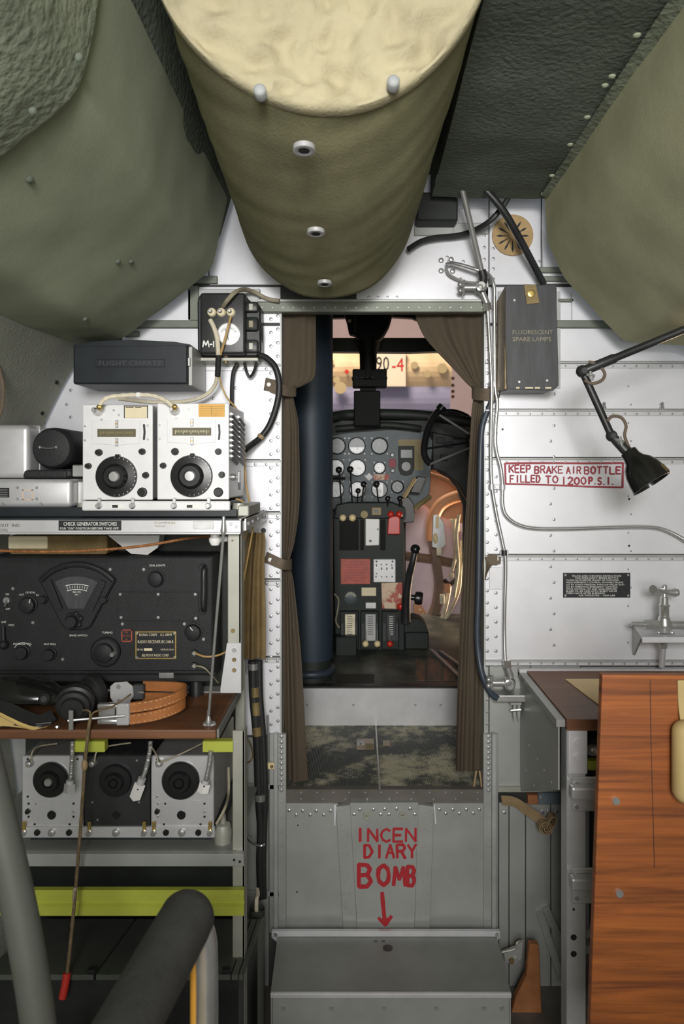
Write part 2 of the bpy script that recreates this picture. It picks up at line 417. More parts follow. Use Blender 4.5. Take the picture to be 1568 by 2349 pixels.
def tread():
    m = bpy.data.materials.new('tread_floor'); m.use_nodes = True; t = m.node_tree; b = t.nodes['Principled BSDF']
    tc = nd(t, 'ShaderNodeTexCoord')
    n = nd(t, 'ShaderNodeTexNoise'); n.inputs['Scale'].default_value = 4.5; n.inputs['Detail'].default_value = 12; n.inputs['Roughness'].default_value = .78
    t.links.new(tc.outputs['Object'], n.inputs['Vector'])
    r = nd(t, 'ShaderNodeValToRGB'); r.color_ramp.elements[0].position = .485; r.color_ramp.elements[1].position = .58
    r.color_ramp.elements[0].color = (.085, .095, .085, 1); r.color_ramp.elements[1].color = (.72, .67, .47, 1)
    t.links.new(n.outputs['Fac'], r.inputs[0]); t.links.new(r.outputs[0], b.inputs['Base Color'])
    w = nd(t, 'ShaderNodeTexWave'); w.inputs['Scale'].default_value = 75; w.bands_direction = 'X'; t.links.new(tc.outputs['Object'], w.inputs['Vector'])
    bp = nd(t, 'ShaderNodeBump'); bp.inputs['Strength'].default_value = .8; bp.inputs['Distance'].default_value = .002
    t.links.new(w.outputs['Fac'], bp.inputs['Height']); t.links.new(bp.outputs[0], b.inputs['Normal'])
    b.inputs['Roughness'].default_value = .55; M['tread_floor'] = m
tread()
# ================================================================== SHELL
YB = 1.80                                   # bulkhead plane
def lining(sec, y0, y1, ny, amp=.004, off=0, seed=0, sub=10, th=.012, fs=3.0):
    """padded lining: cross-section polyline (x,z) swept along Y, softly dented, with thickness outwards"""
    q = spline([Vector((x, 0, z)) for x, z in sec], 1)
    # densify and soften the corners
    pts = []
    for a, b in zip(q, q[1:]):
        n = max(2, int((b-a).length/.016))
        pts += [a+(b-a)*i/n for i in range(n)]
    pts.append(q[-1])
    for _ in range(sub//3):
        pts = [pts[0]]+[(pts[i-1]+pts[i]*2+pts[i+1])/4 for i in range(1, len(pts)-1)]+[pts[-1]]
    bm = B(); G = []
    for j in range(ny+1):
        y = y0+(y1-y0)*j/ny; R = []
        for i, p in enumerate(pts):
            d = (pts[min(i+1, len(pts)-1)]-pts[max(i-1, 0)]).normalized(); nrm = Vector((-d.z, 0, d.x))
            k = noise.noise(Vector((p.x*fs+seed, y*fs*.8, p.z*fs)))*amp+noise.noise(Vector((p.x*14+seed, y*11, p.z*14)))*amp*.35
            R.append(Vector((p.x, y, p.z))+nrm*(off+k))
        G.append(R)
    V = [[bm.verts.new(p) for p in R] for R in G]
    for j in range(ny):
        for i in range(len(pts)-1):
            bm.faces.new((V[j][i], V[j][i+1], V[j+1][i+1], V[j+1][i]))
    # rolled far edge gives the blanket its thickness
    E = []
    for i, p in enumerate(G[-1]):
        d = (pts[min(i+1, len(pts)-1)]-pts[max(i-1, 0)]).normalized(); nrm = Vector((-d.z, 0, d.x))
        E.append(bm.verts.new(p-nrm*th+Vector((0, .002, 0))))
    for i in range(len(pts)-1): bm.faces.new((V[-1][i], V[-1][i+1], E[i+1], E[i]))
    return bm
def stud(parent, p, r, matn='rivet_metal', nrm=(0, -1, 0)):
    r *= .8
    bm = lathe(B(), [(r, 0), (r*.9, r*.35), (r*.5, r*.6), (0, r*.68)], p, nrm, 14)
    return obj('snap_stud', bm, matn, parent, True)
# ---- floor of the compartment
bm = box(B(), -1.0, 1.0, -2.2, 1.80, -.03, 0)
floor = struct('floor', bm, 'floor_metal')
# ---- left lining: section from the ceiling edge down to the floor (normals towards the cabin)
secL = [(-.305, 1.875), (-.34, 1.71), (-.545, 1.55), (-.655, 1.54)]
secLs = [(-.640, 1.56), (-.69, 1.49), (-.755, 1.37), (-.83, 1.15), (-.86, .8), (-.80, .3), (-.70, 0)]
wall_l = struct('wall_left', lining(secLs, -1.6, YB-.03, 70, .004, seed=3), 'padding_side', True)
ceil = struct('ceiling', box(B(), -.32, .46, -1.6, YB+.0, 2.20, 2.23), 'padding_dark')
def cpart(name, bm, matn, smooth=True): return obj(name, bm, matn, ceil, smooth)
cpart('padding_panel', lining(secL, -1.6, 1.70, 110, .007, seed=1, sub=3), 'padding')
cpart('padding_flap', lining([(-.30, 1.93)]+secL[1:3]+[(-.70, 1.43)], -1.6, .885, 90, .009, off=.011, seed=9, sub=6, fs=6), 'padding_rough')
# ---- astrodome well over the canvas roll and the flat panel beside it
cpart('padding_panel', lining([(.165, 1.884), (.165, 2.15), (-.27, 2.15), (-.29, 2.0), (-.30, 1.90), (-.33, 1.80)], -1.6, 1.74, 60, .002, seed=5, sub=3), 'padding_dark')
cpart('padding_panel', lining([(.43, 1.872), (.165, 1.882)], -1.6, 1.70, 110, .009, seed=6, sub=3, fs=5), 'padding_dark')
# lapped seam between flat panel and side panel, with its studs
cpart('seam_strip', lining([(.445, 1.862), (.405, 1.872)], -1.6, 1.66, 80, .0015, off=.006, seed=6, sub=1, fs=5), 'padding_rough')
secR = [(.80, 1.50), (.745, 1.535), (.60, 1.545), (.468, 1.69), (.428, 1.78), (.422, 1.875)]
cpart('padding_panel', lining(secR, -1.6, 1.69, 110, .006, seed=2, sub=3), 'padding_olive_lit')
secRs = [(.70, 0), (.80, .3), (.90, .8), (.92, 1.15), (.86, 1.37), (.80, 1.52)]
wall_r = struct('wall_right', lining(secRs, -1.6, YB-.03, 70, .003, seed=4), 'padding_side', True)
# studs that pin the blankets
def onsec(px, py, x=None, z=None):
    if z is not None: Y = (z-EYE)*F/(VY-py)
    else: Y = x*F/(px-VX)
    return P(px, py, Y)
for px, py in ((1460, 80), (1403, 174), (1387, 195), (1346, 268), (1307, 331), (1265, 402)):
    stud(ceil, onsec(px, py, z=1.856), .0072, 'padding', (0, 0, -1))
for px, py in ((1498, 60), (1448, 145), (1400, 220), (1361, 280), (1323, 335), (1293, 383), (1266, 427)):
    stud(ceil, onsec(px, py, x=.418), .0055, 'padding', (-1, 0, -.2))
for px, py, z in ((1460, 645, 1.66), (1515, 700, 1.62)):
    stud(ceil, onsec(px, py, z=z-.001), .006, 'padding_side', (-.6, -.2, -.7))
for px, py in ((68, 412), (195, 732), (300, 600), (270, 600)):
    t = (px, py)
    # facet between (-.34,1.71) and (-.545,1.55): solve Y
    ax, az, bx, bz = -.34, 1.71, -.545, 1.55
    u = (px-VX)/F; v = (VY-py)/F
    # (ax+(bx-ax)s) = u Y ; (az-EYE+(bz-az)s) = v Y
    det = (bx-ax)*(-v)-(-u)*(bz-az)
    s_ = ((-ax)*(-v)-(-u)*(-(az-EYE)))/det; Yq = ((bx-ax)*(-(az-EYE))-(-ax)*(bz-az))/det
    stud(ceil, P(px, py, Yq-.004), .0065, 'padding_dark', (.6, -.2, -.75))
for px, py, x in ((181, 132, -.325),):
    Y = .845 if x else .86
    stud(ceil, P(px, py, Y), .0065, 'padding_dark', (.7, -.4, -.5))
for px, py in ((75, 255),):
    stud(ceil, P(px, py, .83), .006, 'padding_dark', (.6, -.4, -.7))
for px, py, z in ((62, 697, 1.552), (115, 742, 1.552)):
    stud(ceil, onsec(px, py, z=z), .005, 'padding_side', (.2, -.2, -1))
for px, py in ((123, 773), (130, 877), (97, 948)):
    stud(wall_l, P(px, py, 1.72), .006, 'cockpit_green', (.8, -.4, -.3))
# ---- canvas roll (cover of the astrodome well)
roll = thing('canvas_roll', 'long olive canvas roll with cream end hanging from the ceiling', 'canvas roll', (-.06, 1.25, 1.60))
def rollring(t):
    # t 0 near .. 1 far ; centre, radius
    Y = .92+(1.60-.92)*t
    cx = -.048+(-.072+.048)*t; rr = .211+(.184-.211)*t
    zb = 1.703+(1.622-1.703)*t-.006*math.sin(math.pi*t)
    return Y, cx, zb+rr, rr
bm = B(); NR, NS = 46, 72; rings = []
for j in range(NR+1):
    t = j/NR; Y, cx, cz, rr = rollring(min(t, 1)); R = []
    for i in range(NS):
        a = 2*math.pi*i/NS
        k = 1+.016*noise.noise(Vector((math.cos(a)*2, Y*7, math.sin(a)*2)))+.012*noise.noise(Vector((a*1.2, Y*22+a*2.2, 4)))
        R.append(bm.verts.new((cx+math.sin(a)*rr*k, Y+.012*math.sin(a*3+1)*(1-t), cz-math.cos(a)*rr*k)))
    rings.append(R)
for A, C in zip(rings, rings[1:]):
    for i in range(NS):
        q = (i+1) % NS; bm.faces.new((A[i], A[q], C[q], C[i]))
Y, cx, cz, rr = rollring(1); last = rings[-1]          # rounded far end
for s_ in (.96, .8, .5):
    R = [bm.verts.new((cx+math.sin(2*math.pi*i/NS)*rr*s_, Y+.03*math.sqrt(1-s_*s_)*1.2+.012, cz-math.cos(2*math.pi*i/NS)*rr*s_)) for i in range(NS)]
    for i in range(NS):
        q = (i+1) % NS; bm.faces.new((last[i], last[q], R[q], R[i]))
    last = R
bm.faces.new(last)
obj('roll_body', bm, 'canvas_olive', roll, True)
bm = B(); rings = []; NS = 168                         # wrinkled cream end panel with a turned edge
Y0, cx, cz, rr = rollring(0)
for s_, dy in [(1.014, .012), (1.016, 0), (1.008, -.006)]+[(.99-.02*i, -.009-.00025*i) for i in range(34)]+[(.25, -.017), (.15, -.017), (.05, -.017)]:
    R = []
    for i in range(NS):
        a = 2*math.pi*i/NS
        w = (noise.noise(Vector((math.sin(a)*3.5, math.cos(a)*3.5, s_*6)))*.012+noise.noise(Vector((math.sin(a)*7+s_*3, math.cos(a)*7, s_*9)))*.010+abs(noise.noise(Vector((math.sin(a)*5, math.cos(a)*5+s_*7, 3))))*.014)*(1.1*max(0, min(1, (1.0-s_)/.03))*min(1, .45+max(0, (s_-.5)*1.6)) if s_ < 1.0 else .08)
        R.append(bm.verts.new((cx+math.sin(a)*rr*s_, Y0+dy+w+.012*math.sin(a*3+1), cz-math.cos(a)*rr*s_)))
    rings.append(R)
for A, C in zip(rings, rings[1:]):
    for i in range(NS):
        q = (i+1) % NS; bm.faces.new((A[i], A[q], C[q], C[i]))
bm.faces.new(rings[-1])
cap = obj('end_panel', bm, 'canvas_cream', roll, True); cap['label'] = 'wrinkled cream canvas end panel'
for px, py in ((595, 206), (902, 186)):
    c = P(px, py, .900); obj('snap_button', lathe(B(), [(.0078, -.014), (.0078, .0), (.0062, .0022), (.003, .0032), (0, .0035)], c, (0, -1, 0), 18), 'stud_grey', roll, True)
for px, py, t in ((697, 343, .34), (724, 534, .72), (744, 651, .93)):
    Y, cx, cz, rr = rollring(t); rx = (px-VX)/F
    zb = cz-rr; Yh = (zb-.001-EYE)*F/(VY-py); c = P(px, py, Yh)
    c.z -= .0015
    g = obj('grommet', lathe(B(), [(.0075, -.004), (.0075, .0004), (.010, .0014), (.0145, .0006), (.0145, -.006)], c, (0, -.08, -1), 24), 'rack_alu', roll, True)
    obj('grommet_hole', lathe(B(), [(.0076, -.004), (.0076, .0007), (0, .0007)], c, (0, -.08, -1), 18), 'nameplate_black', g)

# ================================================================== BULKHEAD
DX0, DX1, DY0, DY1 = 645, 1110, 716, 1838        # door opening in pixels at YB
bm = B()
pbox(bm, -80, 130, 1640, DY0, YB+.006, .02)
pbox(bm, -80, DY0, DX0, 2349+60, YB+.006, .02)
pbox(bm, DX1, DY0, 1640, 2349+60, YB+.006, .02)
pbox(bm, DX0, DY1, DX1, 2349+60, YB+.006, .02)
wf = struct('wall_front', bm, 'seam_shadow')
def wpart(name, bm, matn, smooth=False): return obj(name, bm, matn, wf, smooth)
def sheet(x0, y0, x1, y1, matn='silver_skin', Y=YB, th=.0055, bv=.0012):
    return wpart('panel', pbox(B(), x0, y0, x1, y1, Y, th, bv), matn)
def seam(x0, x1, y, matn='silver_strip', h=13, lip=.010):
    wpart('stringer_flange', pbox(B(), x0, y+2, x1, y+h, YB-.0025, .004, .0008), matn)
    a = P(x0, y, YB); b = P(x1, y, YB)
    wpart('stringer_lip', box(B(), a.x, b.x, YB-lip, YB+.004, a.z-.003, a.z+.0015, .0008), 'grey_strip')
riv = B()
# rows of sheet metal beside the doorway
LS = [(655, 744), (744, 838), (838, 1057), (1057, 1176), (1176, 1330), (1330, 1508), (1508, 1690)]
for y0, y1 in LS: sheet(-60 if y0 > 800 else 280, y0+3, DX0-2, y1-3)
sheet(280, 400, 478, 651); sheet(-60, 1692, 616, 2400, 'dull_alu'); sheet(1332, 1530, 1640, 2400, 'dull_alu'); sheet(1242, 400, 1640, 651); sheet(1122, 1820, 1142, 2400, 'dull_alu')
for y in (838, 1057, 1176, 1330, 1508): seam(440 if y < 1000 else 540, DX0-1, y)
RS = [(655, 744), (744, 832), (832, 941), (941, 1052), (1052, 1274), (1274, 1526)]
for y0, y1 in RS: sheet(DX1+2, y0+3, 1640, y1-3)
for y in (832, 941, 1052, 1274, 1514): seam(DX1+1, 1640, y)
sheet(480, 400, 815, 653); sheet(817, 400, 1120, 690); sheet(1122, 400, 1240, 653)
sheet(DX1+2, 1529, 1120, 1690, 'dull_alu'); sheet(1122, 1528, 1215, 1818, 'dull_alu'); sheet(1217, 1528, 1330, 1818, 'dull_alu')
# ceiling-side small brackets and darker channels near the linings
bm = B(); pbox(bm, 285, 734, 455, 752, YB-.012, .012, .002); wpart('channel', bm, 'door_grey')
bm = B(); pbox(bm, 1276, 734, 1445, 752, YB-.012, .012, .002); wpart('channel', bm, 'door_grey')
for x0, x1, y0, y1 in ((430, 498, 632, 650), (430, 455, 655, 735), (1235, 1315, 612, 625), (1235, 1310, 633, 645), (1280, 1316, 685, 692)):
    wpart('channel', pbox(B(), x0, y0, x1, y1, YB-.010, .010, .0015), 'door_grey')
wpart('gusset', prism(B(), [(1312, 668), (1412, 738), (1312, 738)], YB-.010, .004), 'silver_skin')
wpart('gusset', prism(B(), [(436, 664), (436, 738), (332, 738)], YB-.010, .004), 'silver_skin')
wpart('gusset', prism(B(), [(1242, 520), (1285, 625), (1245, 620)], YB-.006, .004), 'silver_strip')
wpart('bracket', pbox(B(), 1052, 478, 1120, 512, YB-.006, .006, .001), 'silver_strip')
wpart('bracket', pbox(B(), 1040, 512, 1120, 536, YB-.010, .010, .001), 'grey_strip')
wpart('bracket', pbox(B(), 950, 505, 1052, 540, YB-.008, .008, .001), 'dull_alu')
for x0, x1, y0, y1 in ((283, 318, 758, 772), (1430, 1470, 756, 774)):
    wpart('channel', pbox(B(), x0, y0, x1, y1, YB-.012, .012, .002), 'door_grey')
# rivets: two columns each side of the door, staggered field rows and stringer rows
L1 = []; R1 = []
y = 724
while y < 1690:
    L1 += [(637, y)]; L1 += [(621, y+8)] if int(y) % 2 == 0 or True else []
    y += 31
rivets(riv, L1, YB, 4.3)
rivets(riv, row(1117, 745, 1117, 1660, 34), YB, 4.3)
rivets(riv, row(1137, 760, 1137, 1560, 25), YB, 4.3)
for i, y in enumerate(range(760, 1510, 36)): rivets(riv, [(1262 if i % 2 else 1270, y)], YB, 3.8)
for i, y in enumerate(range(760, 1500, 42)): rivets(riv, [(1440 if i % 2 else 1446, y)], YB, 2.6)
for y in (838, 1057, 1176, 1330, 1508): rivets(riv, row(560, y+8, 636, y+8, 4), YB-.0025, 4)
for y in (832, 941, 1052, 1274, 1514): rivets(riv, row(1160, y+8, 1568, y+8, 16, .6), YB-.0025, 2.9)
rivets(riv, row(1110, 540, 1110, 650, 5)+row(1131, 570, 1131, 640, 4)+[(1028, 600), (1040, 620), (1056, 640), (1025, 590), (1062, 600), (1236, 600), (1236, 628)], YB, 4)
rivets(riv, [(162, 895), (153, 928), (162, 957), (312, 894), (100, 970), (145, 990), (489, 914), (540, 890)], YB, 4)
rivets(riv, row(845, 681, 910, 681, 4), YB, 3)
rv = wpart('rivets', riv, 'rivet_metal', True); stuff(rv)
for x, y in ((1011, 598), (1034, 596), (1011, 622), (1037, 623)):
    wpart('bolt', lathe(B(), [(S(6.5, YB), 0), (S(6.5, YB), .004), (S(4, YB), .0055), (0, .006)], P(x, y, YB), (0, -1, 0), 6), 'steel')
for x, y in ((1442, 1145), (1442, 1252), (1152, 985)):
    wpart('plug_hole', disc_front(B(), x, y, YB, 2.6, .0006, 10), 'nameplate_black')
wpart('plug_hole', disc_front(B(), 604, 1217, YB, 6, .0008, 12), 'nameplate_black')
# ---- door frame
dr = struct('door_1', pbox(B(), 590, 690, 1118, 716, YB-.022, .03, .002), 'door_grey')
def dpart(name, bm, matn, smooth=False): return obj(name, bm, matn, dr, smooth)
dpart('frame_lip', pbox(B(), 590, 686, 1118, 692, YB-.030, .034, .001), 'grey_strip')
dpart('jamb', box(B(), P(DX0, 0, YB).x-.003, P(DX0, 0, YB).x+.001, YB-.004, YB+.05, P(0, DY1, YB).z, P(0, DY0, YB).z), 'grey_strip')
dpart('jamb', box(B(), P(DX1, 0, YB).x-.001, P(DX1, 0, YB).x+.003, YB-.004, YB+.05, P(0, DY1, YB).z, P(0, DY0, YB).z), 'grey_strip')
rv = rivets(B(), row(600, 705, 1105, 705, 22), YB-.022, 3); stuff(dpart('rivets', rv, 'dull_alu', True))
# lower door posts with their close-set rivets
for s_, x0, x1, xr, mid in ((-1, 617, 656, 645, 632), (1, 1108, 1142, 1120, 1133)):
    dpart('post', pbox(B(), x0, 1684, x1, 2140, YB-.012, .014, .0015), 'dull_alu')
    dpart('post_angle', pbox(B(), mid-5, 1684, mid+5, 2140, YB-.024, .014, .0015), 'grey_strip')
    for i in range(11):
        yy = 1690+i*12.3
        dpart('rivet', lathe(B(), [(S(5, YB), 0), (S(4, YB), .002), (0, .0035)], P(xr, yy, YB-.012), (0, -1, 0), 8), 'rivet_metal', True)
    stuff(dpart('rivets', rivets(B(), row(xr, 1840, xr+s_*1, 2110, 9), YB-.012, 3.6), 'dull_alu', True))
# ================================================================== LEFT EQUIPMENT RACK
def X_(px, Y): return (px-VX)/F*Y
def Z_(py, Y): return EYE-(py-VY)/F*Y
YR = 1.42
rack = thing('equipment_rack', 'tall grey metal equipment rack with shelves and yellow-green rail', 'rack', (-.5, 1.56, 0))
def rp(name, bm, matn, smooth=False, parent=None): return obj(name, bm, matn, parent or rack, smooth)
xr0, xr1 = X_(522, YR), X_(553, YR)
# uprights (angle section), front and back
bm = box(B(), xr0, xr1, YR, YR+.004, Z_(1590, YR), Z_(1222, YR), .001); box(bm, xr1-.004, xr1, YR, YR+.03, Z_(1590, YR), Z_(1222, YR)); rp('upright', bm, 'rack_olive')
x2, x3 = X_(533, 1.44), X_(561, 1.44)
bm = box(B(), x2, x3, 1.44, 1.444, 0, .745, .001); box(bm, x3-.004, x3, 1.44, 1.47, 0, .745); rp('upright', bm, 'rack_olive')
bm = box(B(), -.290, -.268, 1.72, 1.724, 0, 1.125, .001); rp('upright', bm, 'rack_olive')
# top shelf
zt = Z_(1190, 1.40); sx1 = X_(553, 1.40)
rp('shelf', box(B(), -.78, sx1, 1.41, 1.73, zt-.006, zt-.001), 'black_box')
rail = rp('shelf_rail', box(B(), -.78, sx1, 1.398, 1.412, Z_(1223, 1.40), Z_(1193, 1.40), .0012), 'rack_alu')
rp('rail_lip', box(B(), -.78, sx1, 1.390, 1.400, Z_(1225, 1.40), Z_(1220, 1.40), .0008), 'rack_alu', parent=rail)
rp('side_rail', box(B(), sx1-.004, sx1, 1.40, 1.74, Z_(1223, 1.40), zt, .001), 'rack_alu')
pl = rp('notice_plate', pbox(B(), 134, 1194, 278, 1217, 1.3975, .0012, .0004), 'nameplate_black', parent=rail)
pl['label'] = 'black plate reading CHECK GENERATOR SWITCHES'
bm = merge(text_bm('CHECK GENERATOR SWITCHES', 207, 1201.5, 1.3972, 8.5, 122), text_bm('FOR "ON" POSITION BEFORE TAKE OFF', 205, 1212, 1.3972, 5, 134)); rp('lettering', bm, 'white_paint', parent=rail)
rp('tag_plate', pbox(B(), 443, 1196, 490, 1214, 1.3975, .0012, .0004), 'steel', parent=rail)
rp('lettering', text_bm('RADIO CALL', 466, 1200, 1.397, 4, 36), 'white_paint', parent=rail)
rp('lettering', merge(text_bm('OUT  IND', 22, 1205, 1.3975, 7, 46), text_bm('COOL', 8, 1216, 1.3975, 6, 22)), 'scale_olive', parent=rail)
rp('lettering', merge(text_bm('COMPASS', 378, 1199, 1.3975, 5, 48), text_bm('TRANS', 366, 1207, 1.3975, 4, 24)), 'tan_paint', parent=rail)
for x, y in ((529, 1202), (541, 1208), (512, 1200)):
    rp('bolt', disc_front(B(), x, y, 1.398, 4, .003, 8), 'rivet_metal', True, rail)
# end bracket to the bulkhead
bm = box(B(), sx1, sx1+.003, 1.44, 1.76, Z_(1217, 1.44), Z_(1190, 1.44)); rp('end_bracket', bm, 'steel')
for yy in (1.46, 1.52, 1.60, 1.70): rp('bolt', lathe(B(), [(.005, 0), (.005, .004), (0, .006)], (sx1+.003, yy, Z_(1203, 1.44)), (1, 0, 0), 8), 'rivet_metal')
# gusset at the foot of the upper upright
rp('gusset', prism(B(), [(520, 1475), (553, 1475), (553, 1590), (505, 1590), (505, 1580)], YR-.003, .003, .0006), 'rack_alu')
for x, y in ((537, 1491), (537, 1513), (537, 1537)): rp('bolt', disc_front(B(), x, y, YR-.003, 5, .003, 8), 'antique_brass' if y > 1500 else 'rivet_metal', True)
for x, y in ((534, 1447), (533, 1240)): rp('bolt', disc_front(B(), x, y, YR, 5 if y > 1300 else 2.5, .002, 8), 'antique_brass', True)
# lower shelf rails
rl = rp('shelf_rail', box(B(), -.78, X_(560, 1.43), 1.425, 1.44, Z_(1985, 1.43), Z_(1957, 1.43), .0012), 'dull_alu')
for x, y in ((537, 1972), (550, 1976)): rp('bolt', disc_front(B(), x, y, 1.425, 3, .002, 8), 'nameplate_black', True, rl)
rp('shelf', box(B(), -.78, X_(540, 1.43), 1.44, 1.73, Z_(1957, 1.43)-.004, Z_(1957, 1.43)), 'dull_alu_shaded')
# yellow-green primer rail: two ridges
y_ = 1.425; bm = B()
prof = [(2042, 0), (2066, 0), (2070, .006), (2076, .006), (2080, 0), (2101, 0)]
pts = []
for py, d in prof: pts.append(Vector((-.78, y_+d, Z_(py, y_))))
back = [Vector((-.78, y_+.012, p.z)) for p in reversed(pts)]
extr(bm, pts+back, (X_(559, y_)+.78, 0, 0)); cr = rp('primer_rail', bm, 'chromate'); cr['label'] = 'yellow-green primer rail'
rp('bolt', disc_front(B(), 546, 2056, y_, 4, .002, 8), 'chromate', True, cr)
for x0, x1 in ((168, 240), (464, 536)):
    g = rp('primer_block', pbox(B(), x0, 1701, x1, 1726, 1.44, .02, .001), 'chromate')
# rear skin of the rack, in shade
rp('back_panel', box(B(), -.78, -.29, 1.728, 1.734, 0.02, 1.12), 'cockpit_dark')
rp('bottom_rail', box(B(), -.78, X_(560, 1.43), 1.44, 1.46, .02, .05), 'dull_alu_shaded')

# ---- folding writing leaf
leaf = thing('desk_leaf', 'brown wooden desk leaf on the rack under the headset', 'desk', (-.53, 1.55, .735))
zl = Z_(1674, YR)
obj('leaf_board', box(B(), -.80, X_(495, YR), YR, 1.69, zl-.019, zl, .004, 2), 'wood_brown', leaf)
obj('edge_strip', box(B(), -.80, X_(495, YR)+.004, 1.655, 1.70, zl+.0002, zl+.003, .0008), 'dull_alu', leaf)
obj('end_strip', box(B(), X_(495, YR)-.0005, X_(495, YR)+.004, YR+.01, 1.69, zl-.02, zl-.002, .001), 'dull_alu_shaded', leaf)
obj('screw', lathe(B(), [(.005, 0), (.004, .003), (0, .004)], P(131, 1668, 1.43)+Vector((0, .0, .0)), (0, 0, 1), 10), 'bright_metal', leaf)
stay = thing('desk_stay', 'thin slanted steel stay wire between desk leaf and shelf rail', 'stay wire', P(478, 1648, 1.44))
obj('wire', ptube(B(), [(478, 1645, 1.44), (512, 1225, 1.39)], .0028, 8, 0), 'steel', stay, True)
obj('end_fitting', lathe(B(), [(.005, 0), (.006, .01), (.003, .02), (.003, .03), (0, .03)], (P(478, 1660, 1.44).x, 1.44, zl+.001), (0, 0, 1), 12), 'steel', stay, True)
obj('end_plate', lathe(B(), [(.013, 0), (.012, .003), (0, .004)], (P(478, 1660, 1.44).x, 1.45, zl+.0005), (0, 0, 1), 16), 'plastic_grey', stay, True)
obj('end_fitting', lathe(B(), [(.004, 0), (.006, .008), (.004, .022), (.003, .035), (0, .035)], P(512, 1228, 1.388), (.02, 0, 1), 12), 'bright_metal', stay, True)

# ---- command transmitters
def radio(px0, py0, px1, py1, Y, depth, label, card, dial, win, knobs, post, clips, slot, tone):
    a = P(px0, py0, Y); b = P(px1, py1, Y)
    t = thing('radio_transmitter', label, 'radio', ((a.x+b.x)/2, Y+depth/2, b.z), 'command transmitters on the top shelf')
    obj('case', box(B(), a.x+.002, b.x-.002, Y+.004, Y+depth, b.z+.001, a.z-.001, .003, 2), 'rack_alu', t)
    fp = obj('front_panel', box(B(), a.x, b.x, Y, Y+.005, b.z, a.z, .002, 2), 'face_white', t)
    # raised escutcheon with window
    wx0, wy0, wx1, wy1 = win; m = (wx0+wx1)/2
    obj('escutcheon', prism(B(), [(wx0-12, wy0-20), (m-10, wy0-20), (m, wy0-16), (m+10, wy0-20), (wx1+10, wy0-20), (wx1+10, wy1+16), (m+14, wy1+18), (m, wy1+24), (m-14, wy1+18), (wx0-12, wy1+16)], Y-.0015, .002, .0005), 'face_white', t)
    w = obj('dial_window', pbox(B(), wx0, wy0, wx1, wy1, Y-.0025, .002, .0004), 'scale_olive', t)
    bm = B()
    for i in range(22):
        x = wx0+7+i*(wx1-wx0-14)/21; pbox(bm, x-.6, wy0+6, x+.6, wy1-(7 if i % 5 else 3), Y-.0029, .0004)
    obj('scale_marks', bm, 'cream_paper' if tone else 'tan_paint', w)
    for yy in (wy0-12, wy1+12):
        f = obj('catch', pbox(B(), m-3.5, yy-9, m+3.5, yy+9, Y-.005, .004, .001), 'rack_alu', t)
        obj('catch_screw', disc_front(B(), m, yy, Y-.005, 2.4, .0015, 8), 'brass', f)
    dx, dy, dr_ = dial; r = S(dr_, Y)
    d = obj('tuning_dial', lathe(B(), [(r, 0), (r, .006), (r*.97, .0085), (r*.62, .010), (r*.52, .016), (r*.48, .020), (r*.3, .020), (r*.3, .014), (0, .014)], P(dx, dy, Y), (0, -1, 0), 48), 'bakelite', t, True)
    obj('dial_cap', lathe(B(), [(r*.28, .012), (r*.28, .018), (r*.22, .021), (0, .0212)], P(dx, dy, Y), (0, -1, 0), 24), 'bright_metal', d, True)
    bm = B()
    for i in range(26):
        an = 2*math.pi*i/26; q = P(dx+math.cos(an)*dr_*.9, dy+math.sin(an)*dr_*.9, Y-.0088)
        box(bm, q.x-.0007, q.x+.0007, q.y, q.y+.0012, q.z-.0009, q.z+.0009)
    obj('dial_marks', bm, 'white_paint', d)
    obj('index_mark', pbox(B(), dx-5, dy-dr_-4, dx+5, dy-dr_+3, Y-.010, .010, .001), 'bakelite', t)
    for kx, ky, kr in knobs: obj('knob', knob(B(), kx, ky, Y, kr, .012), 'bakelite', t, True)
    kx, ky = post
    p = obj('antenna_post', lathe(B(), [(S(11, Y), 0), (S(11, Y), .006), (S(8.5, Y), .012), (S(6, Y), .02), (0, .02)], P(kx, ky, Y), (0, -1, 0), 20), 'porcelain', t, True)
    obj('post_nut', lathe(B(), [(S(5.5, Y), .018), (S(5.5, Y), .030), (S(4, Y), .034), (0, .034)], P(kx, ky, Y), (0, -1, 0), 12), 'steel', p, True)
    cx0, cy0, cx1, cy1 = card[0]
    c = obj('calibration_card', pbox(B(), cx0, cy0, cx1, cy1, Y-.0015, .0018, .0004), card[1], t)
    if card[1] == 'cream_paper':
        bm = B()
        for q in ((cx0, cy0, cx0+2, cy1), (cx1-2, cy0, cx1, cy1), (cx0, cy0, cx1, cy0+2.5), (cx0+4, cy0+3.5, cx0+22, cy0+5.5), (cx0+26, cy0+3.5, cx0+40, cy0+5.5)): pbox(bm, *q, Y-.002, .0005)
        obj('card_frame', bm, 'nameplate_black', c)
    else:
        bm = B()
        for yy in range(int(cy0+5), int(cy1-3), 5): pbox(bm, cx0+4, yy, cx1-4, yy+.8, Y-.0019, .0004)
        pbox(bm, (cx0+cx1)/2-.5, cy0+4, (cx0+cx1)/2+.5, cy1-4, Y-.0019, .0004); obj('card_lines', bm, 'tan_paint', c)
    sx, sy = slot
    obj('slot', prism(B(), [(sx-2.5, sy-18), (sx+2, sy-18), (sx+3.5, sy), (sx+2, sy+18), (sx-2.5, sy+18), (sx-1, sy)], Y-.0012, .0012), 'black_box', t)
    for x, y in ((px0+6, py0+50), (px0+6, py0+82), (px1-11, py0+48), (px1-11, py0+80), (px0+72, py0+13), (px0+84, py0+24), (px0+44, py0+35)):
        obj('screw', disc_front(B(), x, y, Y, 2.6, .0016, 8), 'steel', t)
